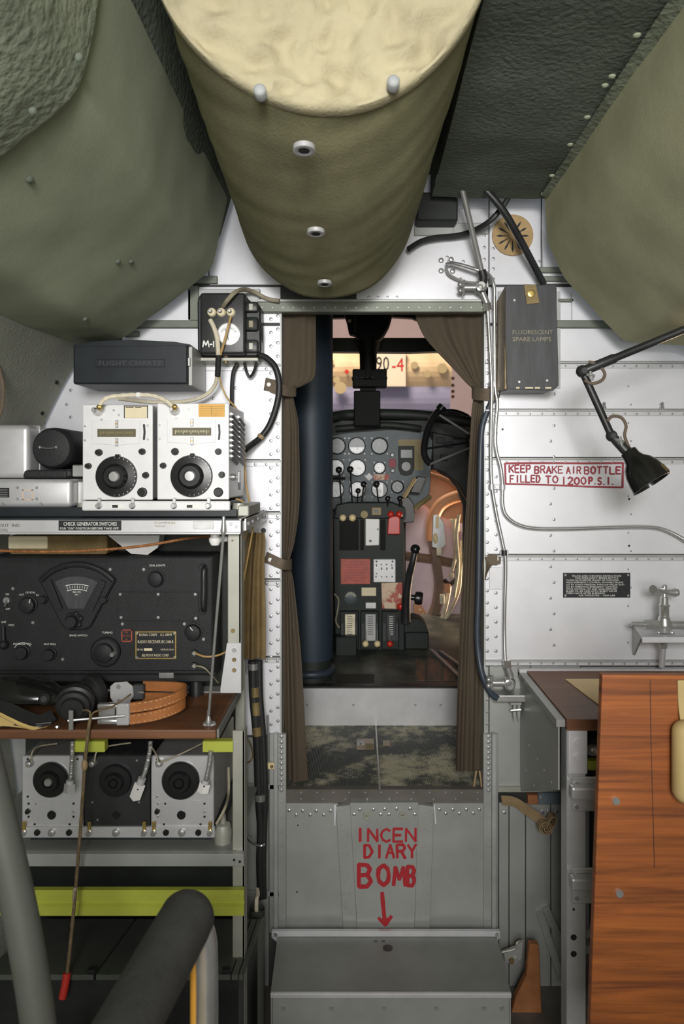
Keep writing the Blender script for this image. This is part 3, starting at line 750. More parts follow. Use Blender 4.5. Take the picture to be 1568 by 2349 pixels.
    for x, y in clips:
        f = obj('mount_clip', pbox(B(), x-4, y-18, x+4, y+4, Y-.006, .005, .001), 'rack_alu', t)
        obj('clip_screw', knob(B(), x, y, Y-.005, 7, .010, 12), 'bright_metal', f, True)
    return t
YT = 1.45
t1 = radio(189, 928, 350, 1147, YT, .20, 'silver radio transmitter with cream card, beside the black motor', (((284, 930, 339, 959)), 'cream_paper'),
      (268, 1093, 47), (223, 984, 311, 1002), ((228, 1038, 8), (204, 1069, 7), (327, 1036, 7.5), (335, 1090, 7.5), (327, 1129, 11)), (227, 943), ((227, 1160), (304, 1160)), (330, 991), 0)
t2 = radio(360, 925, 525, 1146, YT, .20, 'silver radio transmitter with orange card and louvred side', (((455, 927, 515, 956)), 'orange_card'),
      (440, 1092, 48), (395, 981, 484, 999), ((402, 1036, 8.5), (375, 1068, 7), (501, 1036, 7.5), (509, 1089, 7.5), (501, 1129, 11)), (402, 942), ((399, 1160), (478, 1160)), (502, 991), 1)
xs = P(525, 0, YT).x-.002                      # louvres on the exposed side
for c_ in range(2):
    for i in range(9):
        z = Z_(945, YT)-i*.0105; y0 = YT+.03+c_*.085
        extr(bm := B(), [(xs, y0, z+.002), (xs+.006, y0, z-.002), (xs, y0, z-.0045)], (0, .074, -.012)); lv = obj('louvre', bm, 'steel', t2); obj('louvre_gap', extr(B(), [(xs+.0002, y0+.002, z-.0045), (xs+.0045, y0+.002, z-.0040), (xs+.0002, y0+.002, z-.0085)], (0, .070, -.012)), 'nameplate_black', lv)
f = obj('latch', lathe(B(), [(.007, 0), (.007, .004), (.003, .006), (.003, .012), (0, .012)], (xs, YT+.06, Z_(1095, YT)), (1, 0, 0), 14), 'bright_metal', t2, True)
obj('latch_wing', box(B(), xs+.010, xs+.013, YT+.052, YT+.068, Z_(1108, YT), Z_(1082, YT), .001), 'bright_metal', f)
obj('vent_slot', box(B(), xs-.001, xs+.0008, YT+.125, YT+.150, Z_(1128, YT), Z_(1080, YT)), 'black_box', t2)

tray = thing('mounting_tray', 'white mounting tray with shock feet under the silver transmitters', 'tray', (-.36, 1.55, zt))
obj('tray_front', pbox(B(), 187, 1149, 527, 1172, YT-.003, .010, .003, 2), 'face_white', tray)
obj('tray_deck', box(B(), X_(190, YT), X_(525, YT), YT+.007, 1.66, Z_(1149, YT)-.008, Z_(1149, YT)-.001, .001), 'black_box', tray)
obj('tray_skirt', box(B(), X_(180, YT), X_(540, YT), YT+.008, 1.66, zt+.001, Z_(1172, YT)+.002), 'black_box', tray)
for x0 in (253, 424):
    q = obj('tag_plate', pbox(B(), x0, 1156, x0+33, 1167, YT-.0042, .0014, .0003), 'white_paint', tray)
    obj('tag_block', pbox(B(), x0+4, 1158, x0+17, 1165, YT-.0048, .0008), 'nameplate_black', q)
for x in (175, 540):
    obj('shock_foot', lathe(B(), [(.013, 0), (.014, .012), (.012, .026), (0, .026)], (X_(x, YT), YT+.04, zt), (0, 0, 1), 18), 'rack_olive', tray, True)
obj('side_plate', box(B(), X_(541, YT), X_(541, YT)+.022, YT+.02, 1.64, zt, zt+.022, .002), 'rack_olive', tray)

# ---- motor and silver chassis
YM = 1.49
mo = thing('dynamotor', 'round black dynamotor on a black block beside the silver transmitters', 'motor', P(116, 1098, YM+.08))
r = S(48, YM)
obj('housing', lathe(B(), [(0, -.004), (r*.5, -.003), (r*.86, 0), (r*.97, .006), (r, .016), (r, .07), (r*.985, .072), (r*.985, .16), (r*.9, .17), (0, .17)], P(118, 1028, YM), (0, 1, 0), 40), 'black_crackle', mo, True)
obj('wire_handle', ptube(B(), [(93, 1026, YM-.006), (104, 1028, YM-.013), (118, 1028, YM-.013), (130, 1026, YM-.006)], .0008, 6), 'steel', mo, True)
for x in (93, 130): obj('screw', disc_front(B(), x, 1026, YM-.002, 3, .004, 8), 'steel', mo, True)
obj('base_block', box(B(), X_(57, YM), X_(156, YM), YM-.01, YM+.16, Z_(1097, YM), Z_(1078, YM), .004, 2), 'black_crackle', mo)
obj('side_terminal', box(B(), X_(156, YM), X_(183, YM), YM+.02, YM+.06, Z_(1094, YM), Z_(1066, YM), .002), 'steel', mo)
ch = thing('radio_chassis', 'low silver chassis with red square mark under the black motor', 'chassis', P(80, 1166, 1.55))
yc = 1.46; rad = B()
box(rad, -.78, X_(164, yc), yc, 1.66, Z_(1164, yc), Z_(1099, yc), .009, 3); obj('case', rad, 'rack_alu', ch, True)
obj('side_plate', box(B(), X_(164, yc), X_(187, yc), yc+.03, 1.66, Z_(1164, yc), Z_(1104, yc), .002), 'steel', ch)
obj('base_rail', box(B(), -.78, X_(186, yc), yc+.01, 1.66, zt, Z_(1164, yc)), 'black_box', ch)
bm = B()
for q in ((51, 1123, 75, 1125.5), (51, 1145, 75, 1147.5), (51, 1123, 53.5, 1147), (72.5, 1123, 75, 1147)): pbox(bm, *q, yc-.0006, .0008)
obj('stamp_mark', bm, 'worn_placard', ch)
q = obj('name_plate', pbox(B(), -30, 1119, 21, 1141, yc-.001, .0012), 'nameplate_black', ch)
bm = B()
for y in (1124, 1129, 1134, 1138): pbox(bm, -26, y-.8, 17, y+.8, yc-.0015, .0006)
obj('name_lines', bm, 'steel', q)
for x, y in ((41, 1119), (85, 1119), (41, 1144), (85, 1144), (8, 1155), (95, 1155)): obj('screw', disc_front(B(), x, y, yc, 3.6, .002, 8), 'steel', ch, True)
sb = thing('relay_box', 'upright silver box with rounded edge at the left lining', 'box', P(30, 1098, 1.53))
obj('case', box(B(), -.78, X_(66, 1.48), 1.48, 1.64, Z_(1097, 1.48), Z_(974, 1.48), .011, 4), 'rack_alu', sb, True)
obj('lid_seam', box(B(), -.779, X_(66, 1.48)+.001, 1.53, 1.532, Z_(1097, 1.48)+.004, Z_(974, 1.48)+.001), 'steel', sb)

# ---- radio receiver under the shelf
YC = 1.60
rc = thing('radio_receiver', 'large black radio receiver with fan-shaped dial behind the headset', 'radio', P(230, 1562, 1.6))
zb_, zt_ = Z_(1563, YC), Z_(1276, YC)
obj('cabinet', box(B(), X_(-28, YC), X_(488, YC), YC+.006, 1.70, zb_, zt_, .005, 2), 'black_crackle', rc)
fp = obj('front_panel', box(B(), X_(-28, YC), X_(486, YC), YC, YC+.007, Z_(1540, YC), zt_-.002, .003, 2), 'black_crackle', rc)
obj('foot_rail', box(B(), X_(-28, YC), X_(492, YC), YC-.006, YC+.02, zb_, Z_(1546, YC), .002), 'black_paint', rc)
for x in (20, 440): obj('shock_foot', lathe(B(), [(.016, 0), (.016, .01), (.012, zb_-zl-.0005), (0, zb_-zl-.0005)], (X_(x, YC), YC+.04, zl+.0003), (0, 0, 1), 16), 'black_paint', rc, True)
obj('foot_tag', pbox(B(), 364, 1543, 398, 1556, YC-.008, .002, .0005), 'steel', rc)
# fan shaped dial housing
def arc(cx, cy, r, a0, a1, n): return [(cx+r*math.cos(math.radians(a0+(a1-a0)*i/(n-1))), cy-r*math.sin(math.radians(a0+(a1-a0)*i/(n-1)))) for i in range(n)]
fan = arc(176, 1407, 116, 140, 40, 14)+[(255, 1348), (206, 1440), (190, 1446), (152, 1446), (138, 1430), (97, 1348)]
hs = obj('dial_housing', prism(B(), fan, YC-.012, .013, .003), 'black_crackle', rc)
rim = arc(176, 1407, 112, 138, 42, 20)
bm = ptube(B(), [(x, y, YC-.014) for x, y in rim], .0062, 8, 2); obj('dial_brow', bm, 'black_crackle', hs, True)
win = arc(175, 1420, 98, 120, 60, 10)+[(192, 1396), (157, 1396)]
obj('dial_glass', prism(B(), win, YC-.0135, .0015), 'black_grey', hs)
for sgn, a, b in ((-1, (112, 1332), (138, 1398)), (1, (238, 1332), (207, 1400))):
    bm = B(); p, q = P(*a, YC-.013), P(*b, YC-.013); ribbon(bm, [p, q], (0, 1, 0), .010, .013, 0); obj('dial_cheek', bm, 'black_crackle', hs)
bm = B()
for r_ in (87, 75):
    ar = arc(176, 1427, r_, 107, 72, 12); brush(bm, ar, YC-.0138, 1.6)
for i in range(9):
    an = math.radians(105-i*4); brush(bm, [(176+84*math.cos(an), 1427-84*math.sin(an)), (176+78*math.cos(an), 1427-78*math.sin(an))], YC-.0138, 1)
join(bm, text_bm('80-95', 176, 1358, YC-.0136, 4, 18)); join(bm, text_bm('MC', 176, 1364, YC-.0136, 3.5, 8)); obj('dial_scale', bm, 'white_paint', hs)
bs_ = obj('band_switch', lathe(B(), [(S(19, YC), 0), (S(19, YC), .006), (S(14, YC), .010), (S(12, YC), .02), (0, .02)], P(170, 1423, YC-.012), (0, -1, 0), 10), 'black_crackle', rc)
for an in range(0, 360, 60):
    a_ = math.radians(an+15); c = P(170+15*math.cos(a_), 1423-15*math.sin(a_), YC-.017); obj('switch_wing', sphere(B(), c, S(6.5, YC), 8, 6, 1, .8, 1), 'black_crackle', bs_, True)
for x, y in ((100, 1375), (238, 1375)): obj('dial_screw', knob(B(), x, y, YC-.006, 10, .010, 12), 'black_crackle', rc, True)
def rknob(x, y, rr, h=.016, mark=None):
    k = obj('knob', knob(B(), x, y, YC, rr, h), 'black_crackle', rc, True)
    if mark is not None:
        an = math.radians(mark); bm = B(); brush(bm, [(x+rr*.2*math.cos(an), y-rr*.2*math.sin(an)), (x+rr*.62*math.cos(an), y-rr*.62*math.sin(an))], YC-h-.0002, 1.8); obj('knob_mark', bm, 'white_paint', k)
    return k
rknob(359, 1327, 20); rknob(66, 1387, 21, mark=75); rknob(444, 1449, 21, mark=130); rknob(53, 1496, 17); rknob(116, 1500, 15)
tk = obj('tuning_knob', lathe(B(), [(S(34, YC), 0), (S(34, YC), .008), (S(30, YC), .012), (S(22, YC), .013), (S(21, YC), .022), (S(18, YC), .024), (0, .024)], P(244, 1494, YC), (0, -1, 0), 28), 'black_crackle', rc, True)
obj('crank_pin', knob(B(), 261, 1499, YC-.012, 6.5, .014, 12), 'bright_metal', tk, True)
obj('toggle_switch', merge(disc_front(B(), 16, 1377, YC, 8, .004, 12), tube(B(), [P(16, 1378, YC-.003), P(11, 1390, YC-.014)], .0022, 8, 0)), 'steel', rc, True)
obj('mode_lever', merge(tube(B(), [P(7, 1436, YC-.006), P(8, 1474, YC-.012)], .004, 8, 0), sphere(B(), P(8, 1479, YC-.012), .010, 12, 8)), 'black_crackle', rc, True)
cv = obj('cover_plate', pbox(B(), 269, 1358, 455, 1425, YC-.0022, .003, .0006), 'black_crackle', rc)
for x, y in ((276, 1363), (363, 1363), (448, 1363), (278, 1416), (363, 1416), (449, 1418)): obj('screw', disc_front(B(), x, y, YC-.0022, 3.6, .002, 8), 'steel', cv, True)
for x, y in ((253, 1306), (330, 1306), (30, 1350), (76, 1428), (281, 1431), (423, 1431), (144, 1512), (467, 1466)): obj('screw', disc_front(B(), x, y, YC, 3.8, .002, 8), 'steel', rc, True)
hd = obj('grab_handle', ptube(B(), [(467, 1300, YC), (468, 1304, YC-.022), (467, 1318, YC-.026), (467, 1350, YC-.026), (466, 1382, YC-.026), (466, 1396, YC-.022), (465, 1400, YC)], lambda t: .0045+.0015*math.sin(math.pi*t), 10), 'black_paint', rc, True)
for y in (1300, 1400): obj('handle_boss', knob(B(), 466, y, YC, 9, .008, 12), 'black_crackle', hd, True)
np_ = obj('name_plate', pbox(B(), 310, 1448, 404, 1512, YC-.0015, .0018, .0003), 'brass', rc)
obj('plate_face', pbox(B(), 313, 1451, 401, 1509, YC-.0019, .0012), 'nameplate_black', np_)
bm = merge(text_bm('SIGNAL CORPS    U.S. ARMY', 357, 1456, YC-.0021, 6, 76), text_bm('RADIO RECEIVER BC-348-R', 357, 1472, YC-.0021, 7, 82), text_bm('SER NO', 321, 1490, YC-.0021, 4.5, 14), text_bm('ORDER NO 100-44', 383, 1490, YC-.0021, 4, 30), text_bm('BELMONT RADIO CORP.', 357, 1503, YC-.0021, 6, 62))
pbox(bm, 330, 1487, 349, 1493, YC-.0024, .0005); obj('lettering', bm, 'cream_paper', np_)
for x, y in ((314, 1453), (400, 1453), (314, 1508), (400, 1508)): obj('screw', disc_front(B(), x, y, YC-.0019, 3, .0015, 8), 'bright_metal', np_)
bm = B()
for q in ((278, 1444, 303, 1446.5), (278, 1470, 303, 1472.5), (278, 1444, 280.5, 1472), (300.5, 1444, 303, 1472)): pbox(bm, *q, YC-.0007, .0008)
for s_, y in (('MR', 1450), ('XXXX', 1458), ('A', 1466)): join(bm, text_bm(s_, 290, y, YC-.0004, 4.5))
obj('stamp_mark', bm, 'red_placard', rc)
bm = B()
for s_, x, y, h in (('DIAL LIGHTS', 361, 1297, 4.5), ('CRYSTAL', 70, 1359, 4), ('OUT', 50, 1364, 4), ('IN', 86, 1365, 4), ('TUNING', 246, 1451, 4.5), ('BAND SWITCH', 180, 1457.5, 4.2), ('INCREASE VOL', 52, 1477, 4.5), ('BEAT FREQ.', 115, 1478, 4.5), ('ON', 17, 1363, 4), ('OFF', 18, 1397, 4), ('OFF', 9, 1427, 4.5), ('MVC', 27, 1434, 4.5)):
    join(bm, text_bm(s_, x, y, YC-.0003, h))
brush(bm, arc(53, 1496, 22, 150, 40, 8), YC, 1.2)
obj('lettering', bm, 'white_paint', rc)
for y in (1498, 1527):
    j = obj('phone_jack', disc_front(B(), 446, y, YC, 9, .008, 14), 'black_paint', rc, True); obj('jack_nut', disc_front(B(), 446, y, YC-.008, 5, .004, 6), 'steel', j)
# leads from the jacks
tag(obj('jack_lead', ptube(B(), [(447, 1498, 1.584), (470, 1506, 1.57), (500, 1503, 1.575), (530, 1488, 1.60), (548, 1470, 1.66)], .0022, 6), 'cable_tan', None, True), 'tan lead plugged into the jack of the black receiver', 'cable')
tag(obj('jack_lead', ptube(B(), [(447, 1527, 1.584), (468, 1532, 1.575), (486, 1550, 1.59), (500, 1566, 1.62)], .0018, 6), 'cable_grey', None, True), 'short grey lead at the lower jack of the black receiver', 'cable')

# ---- things lying in the gap above the receiver
def sheetpaper(name, poly, Y, matn, lab, cat, bend=.01):
    bm = B(); prism(bm, poly, Y, .0012); return tag(obj(name, bm, matn), lab, cat)
zr = zt_
pp = B(); pts = [P(x, y, YC+.02) for x, y in ((247, 1228), (366, 1228), (362, 1256), (338, 1273), (300, 1270))]
A = [pp.verts.new(p) for p in pts]; C = [pp.verts.new(Vector((p.x*1.02, 1.70, zr+.006+max(0, p.z-zr)*.8))) for p in pts]
pp.faces.new(A)
for i in range(len(A)): pp.faces.new((A[i], A[(i+1) % len(A)], C[(i+1) % len(A)], C[i]))
tag(obj('paper_bundle', pp, 'white_paper'), 'white folded papers tucked between shelf and black receiver', 'paper')
bm = box(B(), X_(20, 1.62), X_(245, 1.62), 1.62, 1.70, zr+.001, Z_(1228, 1.62), .006, 2); ln = thing('canvas_pouch', 'brown canvas pouch lying under the shelf rail', 'pouch', (X_(130, 1.6), 1.6, zr))
obj('pouch_body', bm, 'canvas_brown', ln); obj('pouch_flap', box(B(), X_(20, 1.62), X_(110, 1.62), 1.616, 1.63, zr+.014, Z_(1230, 1.62), .002), 'cream_paper', ln)
tag(obj('braided_cable', ptube(B(), [(-20, 1262, 1.47), (90, 1266, 1.46), (220, 1262, 1.46), (330, 1252, 1.46), (430, 1235, 1.48), (500, 1228, 1.6)], .0027, 8), 'copper_braid', None, True), 'copper braided cable sagging above the black receiver', 'cable')
wl = thing('insulator', 'white porcelain insulator hanging at the shelf end', 'insulator', P(493, 1252, 1.45))
obj('insulator_body', lathe(B(), [(0, 0), (.008, .002), (.012, .010), (.012, .016), (.009, .019), (.009, .024), (0, .024)], P(493, 1253, 1.45), (.0, 0, 1), 18), 'porcelain', wl, True)
obj('insulator_arm', tube(B(), [P(493, 1238, 1.45), P(520, 1236, 1.46)], .006, 10, 0), 'porcelain', wl, True)

# ---- headset on the leaf
hsx = thing('headset', 'headset with tan leather headband and black ear cups on the desk leaf', 'headset', (X_(250, 1.47), 1.48, zl))
def cup(c, ax, r, name='ear_cup'):
    return obj(name, lathe(B(), [(r*.25, -.020), (r*.55, -.019), (r*.60, -.010), (r*.8, -.008), (r*.84, .0), (r*.98, .003), (r, .010), (r*.96, .019), (r*.80, .023), (r*.4, .018), (0, .016)], c, ax, 32), 'black_rubber', hsx, True)
c1 = Vector((X_(170, 1.455), 1.455, zl+.036)); c2 = Vector((X_(200, 1.505), 1.515, zl+.040))
a1 = Vector((-.15, 1, .22)); a2 = Vector((.55, .8, .1))
u1 = cup(c1, a1, .038); u2 = cup(c2, a2, .037)
# leather bands: a double U lying on the leaf
def band(z, w, x0, y0, x1, y1, xt, nm):
    pts = [(x0, y0, z), (x0+(xt-x0)*.5, y0+.006, z+.006), (xt-.012, y0+.022, z+.014), (xt, (y0+y1)/2+.01, z+.018), (xt-.014, y1-.008, z+.018), (x1+(xt-x1)*.4, y1, z+.018), (x1, y1+.002, z+.018)]
    bm = ribbon(B(), pts, (0, -.12, 1), w, .004); o = obj('headband', bm, 'leather_tan', hsx, True)
    bm = B()
    for dz in (w*.34, -w*.34):
        q = spline(pts, 10)
        for i in range(0, len(q)-1, 1):
            if i % 2 == 0 and (i < len(q)*.55):
                a = q[i]+Vector((0, -.0028, dz)); b = q[i+1]+Vector((0, -.0028, dz)); b = a+(b-a)*.8
                tube(bm, [a, b], .0006, 4, 0)
    obj('stitching', bm, 'thread', o); return o
xa = X_(296, 1.435); xt = X_(418, 1.47)
band(zl+.013, .020, xa, 1.440, X_(330, 1.53), 1.52, xt, '')
band(zl+.035, .020, xa, 1.442, X_(330, 1.53), 1.525, xt+.001, '')
# chrome sliders and yoke rods
for z, lift in ((zl+.036, 0), (zl+.006, 0)):
    obj('slider', box(B(), X_(222, 1.43), X_(268, 1.43), 1.430, 1.445, z, z+.010, .003, 2), 'bright_metal', hsx, True)
obj('slider_plate', box(B(), X_(224, 1.435), X_(262, 1.435), 1.438, 1.448, zl+.006, zl+.044, .001), 'bright_metal', hsx)
obj('slider_cap', box(B(), X_(266, 1.435), X_(297, 1.435), 1.432, 1.450, zl+.003, zl+.046, .004, 2), 'plastic_grey', hsx)
obj('yoke_rod', tube(B(), [(X_(157, 1.415), 1.412, zl+.020), (X_(205, 1.42), 1.420, zl+.021), (X_(286, 1.428), 1.428, zl+.024)], .0026, 8, 3), 'bright_metal', hsx, True)
obj('yoke_strap', box(B(), X_(158, 1.413), X_(169, 1.413), 1.410, 1.413, zl+.002, zl+.040, .001), 'bright_metal', hsx)
obj('slider_plate', prism(B(), [(252, 1575), (262, 1566), (290, 1564), (304, 1576), (306, 1598), (296, 1612), (260, 1612), (252, 1600)], 1.505, .005, .001), 'plastic_grey', hsx)
for x, y in ((272, 1575), (274, 1607)): obj('slider_screw', disc_front(B(), x, y, 1.505, 5, .003, 10), 'steel', hsx, True)
obj('slider_cap', box(B(), X_(304, 1.51), X_(330, 1.51), 1.508, 1.522, zl+.030, zl+.060, .002), 'black_grey', hsx)
obj('yoke_rod', tube(B(), [(X_(236, 1.52), 1.525, zl+.045), (X_(330, 1.51), 1.508, zl+.045)], .0025, 8, 0), 'bright_metal', hsx, True)
obj('tie_cord', tube(B(), [(X_(190, 1.43), 1.43, zl+.034), (X_(208, 1.42), 1.415, zl+.036), (X_(206, 1.415), 1.412, zl+.012), (X_(216, 1.42), 1.416, zl+.034), (X_(262, 1.43), 1.425, zl+.044), (X_(300, 1.46), 1.46, zl+.056)], .0019, 6), 'cord_brown', hsx, True)
# hanging cord with red plug
cordt = thing('plug_lead', 'frayed brown cord with red end hanging over the desk edge', 'cord', P(150, 2285, 1.36))
pl_ = [(206, 1652, 1.413), (203, 1672, 1.408), (200, 1700, 1.404), (194, 1760, 1.40), (186, 1880, 1.39), (174, 2030, 1.38), (165, 2130, 1.37), (154, 2235, 1.36)]
obj('cord', ptube(B(), pl_, lambda t: .0032*(1+.25*noise.noise(Vector((t*60, 0, 0)))), 7, 10), 'cord_brown', cordt, True)
obj('cord_knot', sphere(B(), P(194, 1755, 1.40), .0075, 10, 8, .8, .8, 1.5), 'webbing_tan', cordt, True)
obj('cord_sleeve', ptube(B(), [(173, 2035, 1.38), (170, 2068, 1.378)], .0042, 8, 0), 'cable_grey', cordt, True)
e = obj('red_end', ptube(B(), [(154, 2232, 1.36), (149, 2262, 1.355), (143, 2290, 1.35)], .0072, 12), 'red_plastic', cordt, True); e['label'] = 'red sleeve at the cord end'

# ---- leather helmet / mask at the left of the leaf
hm = thing('flying_helmet', 'black leather flying helmet with yellow chamois lining on the desk leaf', 'helmet', (X_(50, 1.47), 1.48, zl))
bm = B(); c = Vector((X_(38, 1.46), 1.475, zl+.052))
sphere(bm, (0, 0, 0), 1, 32, 18)
for v in bm.verts:
    x, y, z = v.co; z2 = z if z > 0 else z*.35
    v.co = c+Vector((x*.088+(.010 if x > .5 else 0), y*.045, z2*.036-.012*max(0, x)+.003*noise.noise(Vector((x*3, y*3, z*3)))))
obj('leather_shell', bm, 'black_gloss', hm, True)
bm = B(); pts = [(X_(-20, 1.43), 1.425, zl+.040), (X_(6, 1.43), 1.425, zl+.043), (X_(30, 1.43), 1.425, zl+.034), (X_(60, 1.43), 1.43, zl+.020), (X_(92, 1.44), 1.44, zl+.010), (X_(122, 1.46), 1.46, zl+.014)]
ribbon(bm, pts, (0, .75, .6), .024, .007); obj('ear_flap', bm, 'black_rubber', hm, True)
bm = ribbon(B(), [Vector(p)+Vector((0, -.014, -.010)) for p in pts], (0, .7, .7), .006, .004); obj('flap_edge', bm, 'chamois', hm, True)
bm = B(); n_ = 10; R0 = []; R1_ = []
for i in range(n_):
    t = i/(n_-1); x = X_(-20, 1.43)+(X_(86, 1.43)-X_(-20, 1.43))*t
    R0.append(bm.verts.new((x, 1.426+.012*t, zl+.029-.020*t+.004*math.sin(t*7)))); R1_.append(bm.verts.new((x, 1.418+.004*t, zl+.004+.003*math.sin(t*5))))
S0 = [bm.verts.new(v.co+Vector((0, .008, 0))) for v in R0]; S1 = [bm.verts.new(v.co+Vector((0, .008, 0))) for v in R1_]
for i in range(n_-1):
    bm.faces.new((R0[i], R0[i+1], R1_[i+1], R1_[i])); bm.faces.new((S0[i], S0[i+1], S1[i+1], S1[i])); bm.faces.new((R0[i], R0[i+1], S0[i+1], S0[i])); bm.faces.new((R1_[i], R1_[i+1], S1[i+1], S1[i]))
o_ = obj('chamois_lining', bm, 'chamois', hm, True); o_['label'] = 'yellow chamois lining'
obj('buckle_boss', lathe(B(), [(.012, 0), (.011, .006), (.006, .010), (0, .010)], (X_(110, 1.45), 1.435, zl+.055), (.2, -1, .2), 16), 'black_crackle', hm, True)
for i, pl_ in enumerate(([(-20, 1640, 1.44), (40, 1655, 1.43), (90, 1640, 1.43), (120, 1622, 1.45)], [(-20, 1652, 1.43), (30, 1664, 1.425), (80, 1652, 1.43), (118, 1634, 1.44)])):
    bm = B(); tube(bm, [Vector((P(a, b, y).x, y, zl+.003+.004*i)) for a, b, y in pl_], .003, 8)
    tag(obj('headset_lead', bm, 'black_rubber', None, True), ['black rubber lead lying behind, running under the helmet', 'black rubber lead lying along the front edge of the desk leaf'][i], 'cable')

# ---- command receivers on the lower shelf
YL = 1.462
zs = Z_(1957, 1.43)
def recv(x0, x1, cx, cy, r, matn, label, plug):
    a = P(x0, 1734, YL); b = P(x1, 1897, YL)
    t = thing('radio_tuner', label, 'radio', ((a.x+b.x)/2, YL+.09, b.z), 'command receivers on the lower shelf')
    obj('case', box(B(), a.x+.001, b.x-.001, YL+.004, 1.70, b.z, a.z, .003, 2), matn if matn != 'rack_alu' else 'steel', t)
    obj('front_panel', box(B(), a.x, b.x, YL, YL+.005, b.z, a.z, .0018), matn, t)
    rr = S(r, YL)
    d = obj('tuning_dial', lathe(B(), [(rr, 0), (rr, .006), (rr*.95, .009), (rr*.6, .010), (rr*.5, .018), (rr*.3, .018), (rr*.28, .013), (0, .013)], P(cx, cy, YL), (0, -1, 0), 40), 'bakelite', t, True)
    obj('dial_cap', lathe(B(), [(rr*.24, .010), (rr*.24, .017), (rr*.2, .019), (0, .019)], P(cx, cy, YL), (0, -1, 0), 20), 'bright_metal' if plug else 'bakelite', d, True)
    if matn == 'rack_alu':
        obj('sub_panel', pbox(B(), x0+22 if x0 > 300 else x0+26, 1836, x1-25, 1890, YL-.0012, .0015, .0004), 'rack_alu', t)
        obj('jack', disc_front(B(), cx+1, 1869, YL-.001, 10, .003, 16), 'bakelite', t, True)
        for x, y in ((x0+14, 1827), (x0+16, 1843), (x0+33, 1843), (x0+16, 1873), (x0+30, 1890), (x1-21, 1843), (x1-21, 1862), (x1-21, 1873), (x1-30, 1890), (x0+14, 1741), (x1-12, 1741)):
            obj('screw', disc_front(B(), x, y, YL, 2.6, .0018, 8), 'nameplate_black' if (int(x+y) % 3) else 'steel', t)
        obj('phone_knob', knob(B(), x0+15, 1860, YL, 6, .008, 12), 'bakelite', t, True)
    else:
        obj('jack', disc_front(B(), cx+1, 1869, YL, 9, .003, 16), 'bakelite', t, True)
        for x, y in ((x0+27, 1749), (x1-30, 1744), (x0+18, 1840), (x1-25, 1840), (x0+30, 1880)): obj('screw', disc_front(B(), x, y, YL, 2.4, .0018, 8), 'steel', t)
    px, py = x0+20, 1749
    p = obj('antenna_post', lathe(B(), [(S(9, YL), 0), (S(9, YL), .005), (S(6, YL), .012), (0, .014)], P(px, py, YL), (0, -1, 0), 14), 'steel', t, True)
    return t
recv(50, 190, 118, 1787, 40, 'rack_alu', 'silver radio tuner at the rack end away from the doorway, lower shelf', 1)
recv(194, 344, 266, 1789, 37, 'black_paint', 'black radio tuner between two silver tuners on the lower shelf', 0)
recv(346, 490, 415, 1789, 43, 'rack_alu', 'silver radio tuner nearest the rack upright on the lower shelf', 0)
tr = thing('mounting_tray', 'silver mounting strip with clips under the three lower tuners', 'tray', P(270, 1955, 1.6))
obj('tray_front', pbox(B(), 50, 1898, 492, 1923, YL-.006, .010, .002), 'rack_alu', tr)
obj('tray_deck', box(B(), X_(52, YL), X_(500, YL), YL+.004, 1.70, Z_(1923, YL), Z_(1898, YL)-.001), 'black_box', tr)
obj('tray_foot', box(B(), X_(60, YL), X_(480, YL), YL+.02, 1.69, zs, Z_(1923, YL)), 'black_box', tr)
for x in (54, 204, 330, 352, 481):
    f = obj('mount_clip', pbox(B(), x-4, 1886, x+4, 1912, YL-.010, .004, .001), 'brass', tr); obj('clip_screw', knob(B(), x, 1910, YL-.010, 6.5, .008, 12), 'bright_metal', f, True)
for x in (86, 159, 381, 455): obj('socket', disc_front(B(), x, 1909, YL-.006, 7, .004, 14), 'bakelite', tr, True)
for x in (119, 266, 417): obj('adjust_screw', knob(B(), x, 1909, YL-.006, 9, .006, 14), 'steel', tr, True)
f = obj('shock_foot', lathe(B(), [(.017, 0), (.018, .02), (.014, .035), (.006, .038), (.005, .055), (0, .056)], (X_(508, 1.46), 1.475, zs), (0, 0, 1), 18), 'rack_olive', tr, True)
for i, (pl_, plug, ang) in enumerate(((((166, 1700, 1.435), (165, 1740, 1.430), (163, 1775, 1.425), (161, 1790, 1.425)), (159, 1808), (0, 1)),
        (((345, 1700, 1.435), (343, 1725, 1.430), (334, 1765, 1.425), (326, 1785, 1.420)), (315, 1815), (-.35, 1)),
        (((483, 1722, 1.435), (480, 1750, 1.430), (474, 1780, 1.425), (472, 1790, 1.425)), (467, 1808), (-.1, 1)))):
    lab = ['flexible metal lead with grey plug over the end silver tuner', 'flexible metal lead with white plug over the black tuner', 'flexible metal lead with white plug by the rack upright'][i]
    L = thing('flexible_lead', lab, 'cable', P(plug[0], plug[1]+14, 1.425), 'leads to the lower tuners')
    pts = spline([P(*q) for q in pl_], 8); n0 = len(pts)
    obj('lead_hose', tube(B(), [P(*q) for q in pl_], lambda t: .0042+.0006*math.sin(t*160), 8, 40), 'steel', L, True)
    q = P(plug[0], plug[1], 1.423); d = Vector((ang[0], 0, -1)).normalized(); e = P(*pl_[-1])
    obj('ferrule', tube(B(), [e, e+(q-e)*.45], .0075, 12, 0), 'plastic_grey', L, True)
    obj('plug', tube(B(), [e+(q-e)*.45, e+(q-e)*.5, q+(q-e)*.55], .0105, 4, 0), 'plastic_grey' if i == 0 else 'porcelain', L)
    if i: obj('plug_hole', disc_front(B(), plug[0]+1, plug[1]-4, 1.4115, 2, .0008, 8), 'nameplate_black', L)
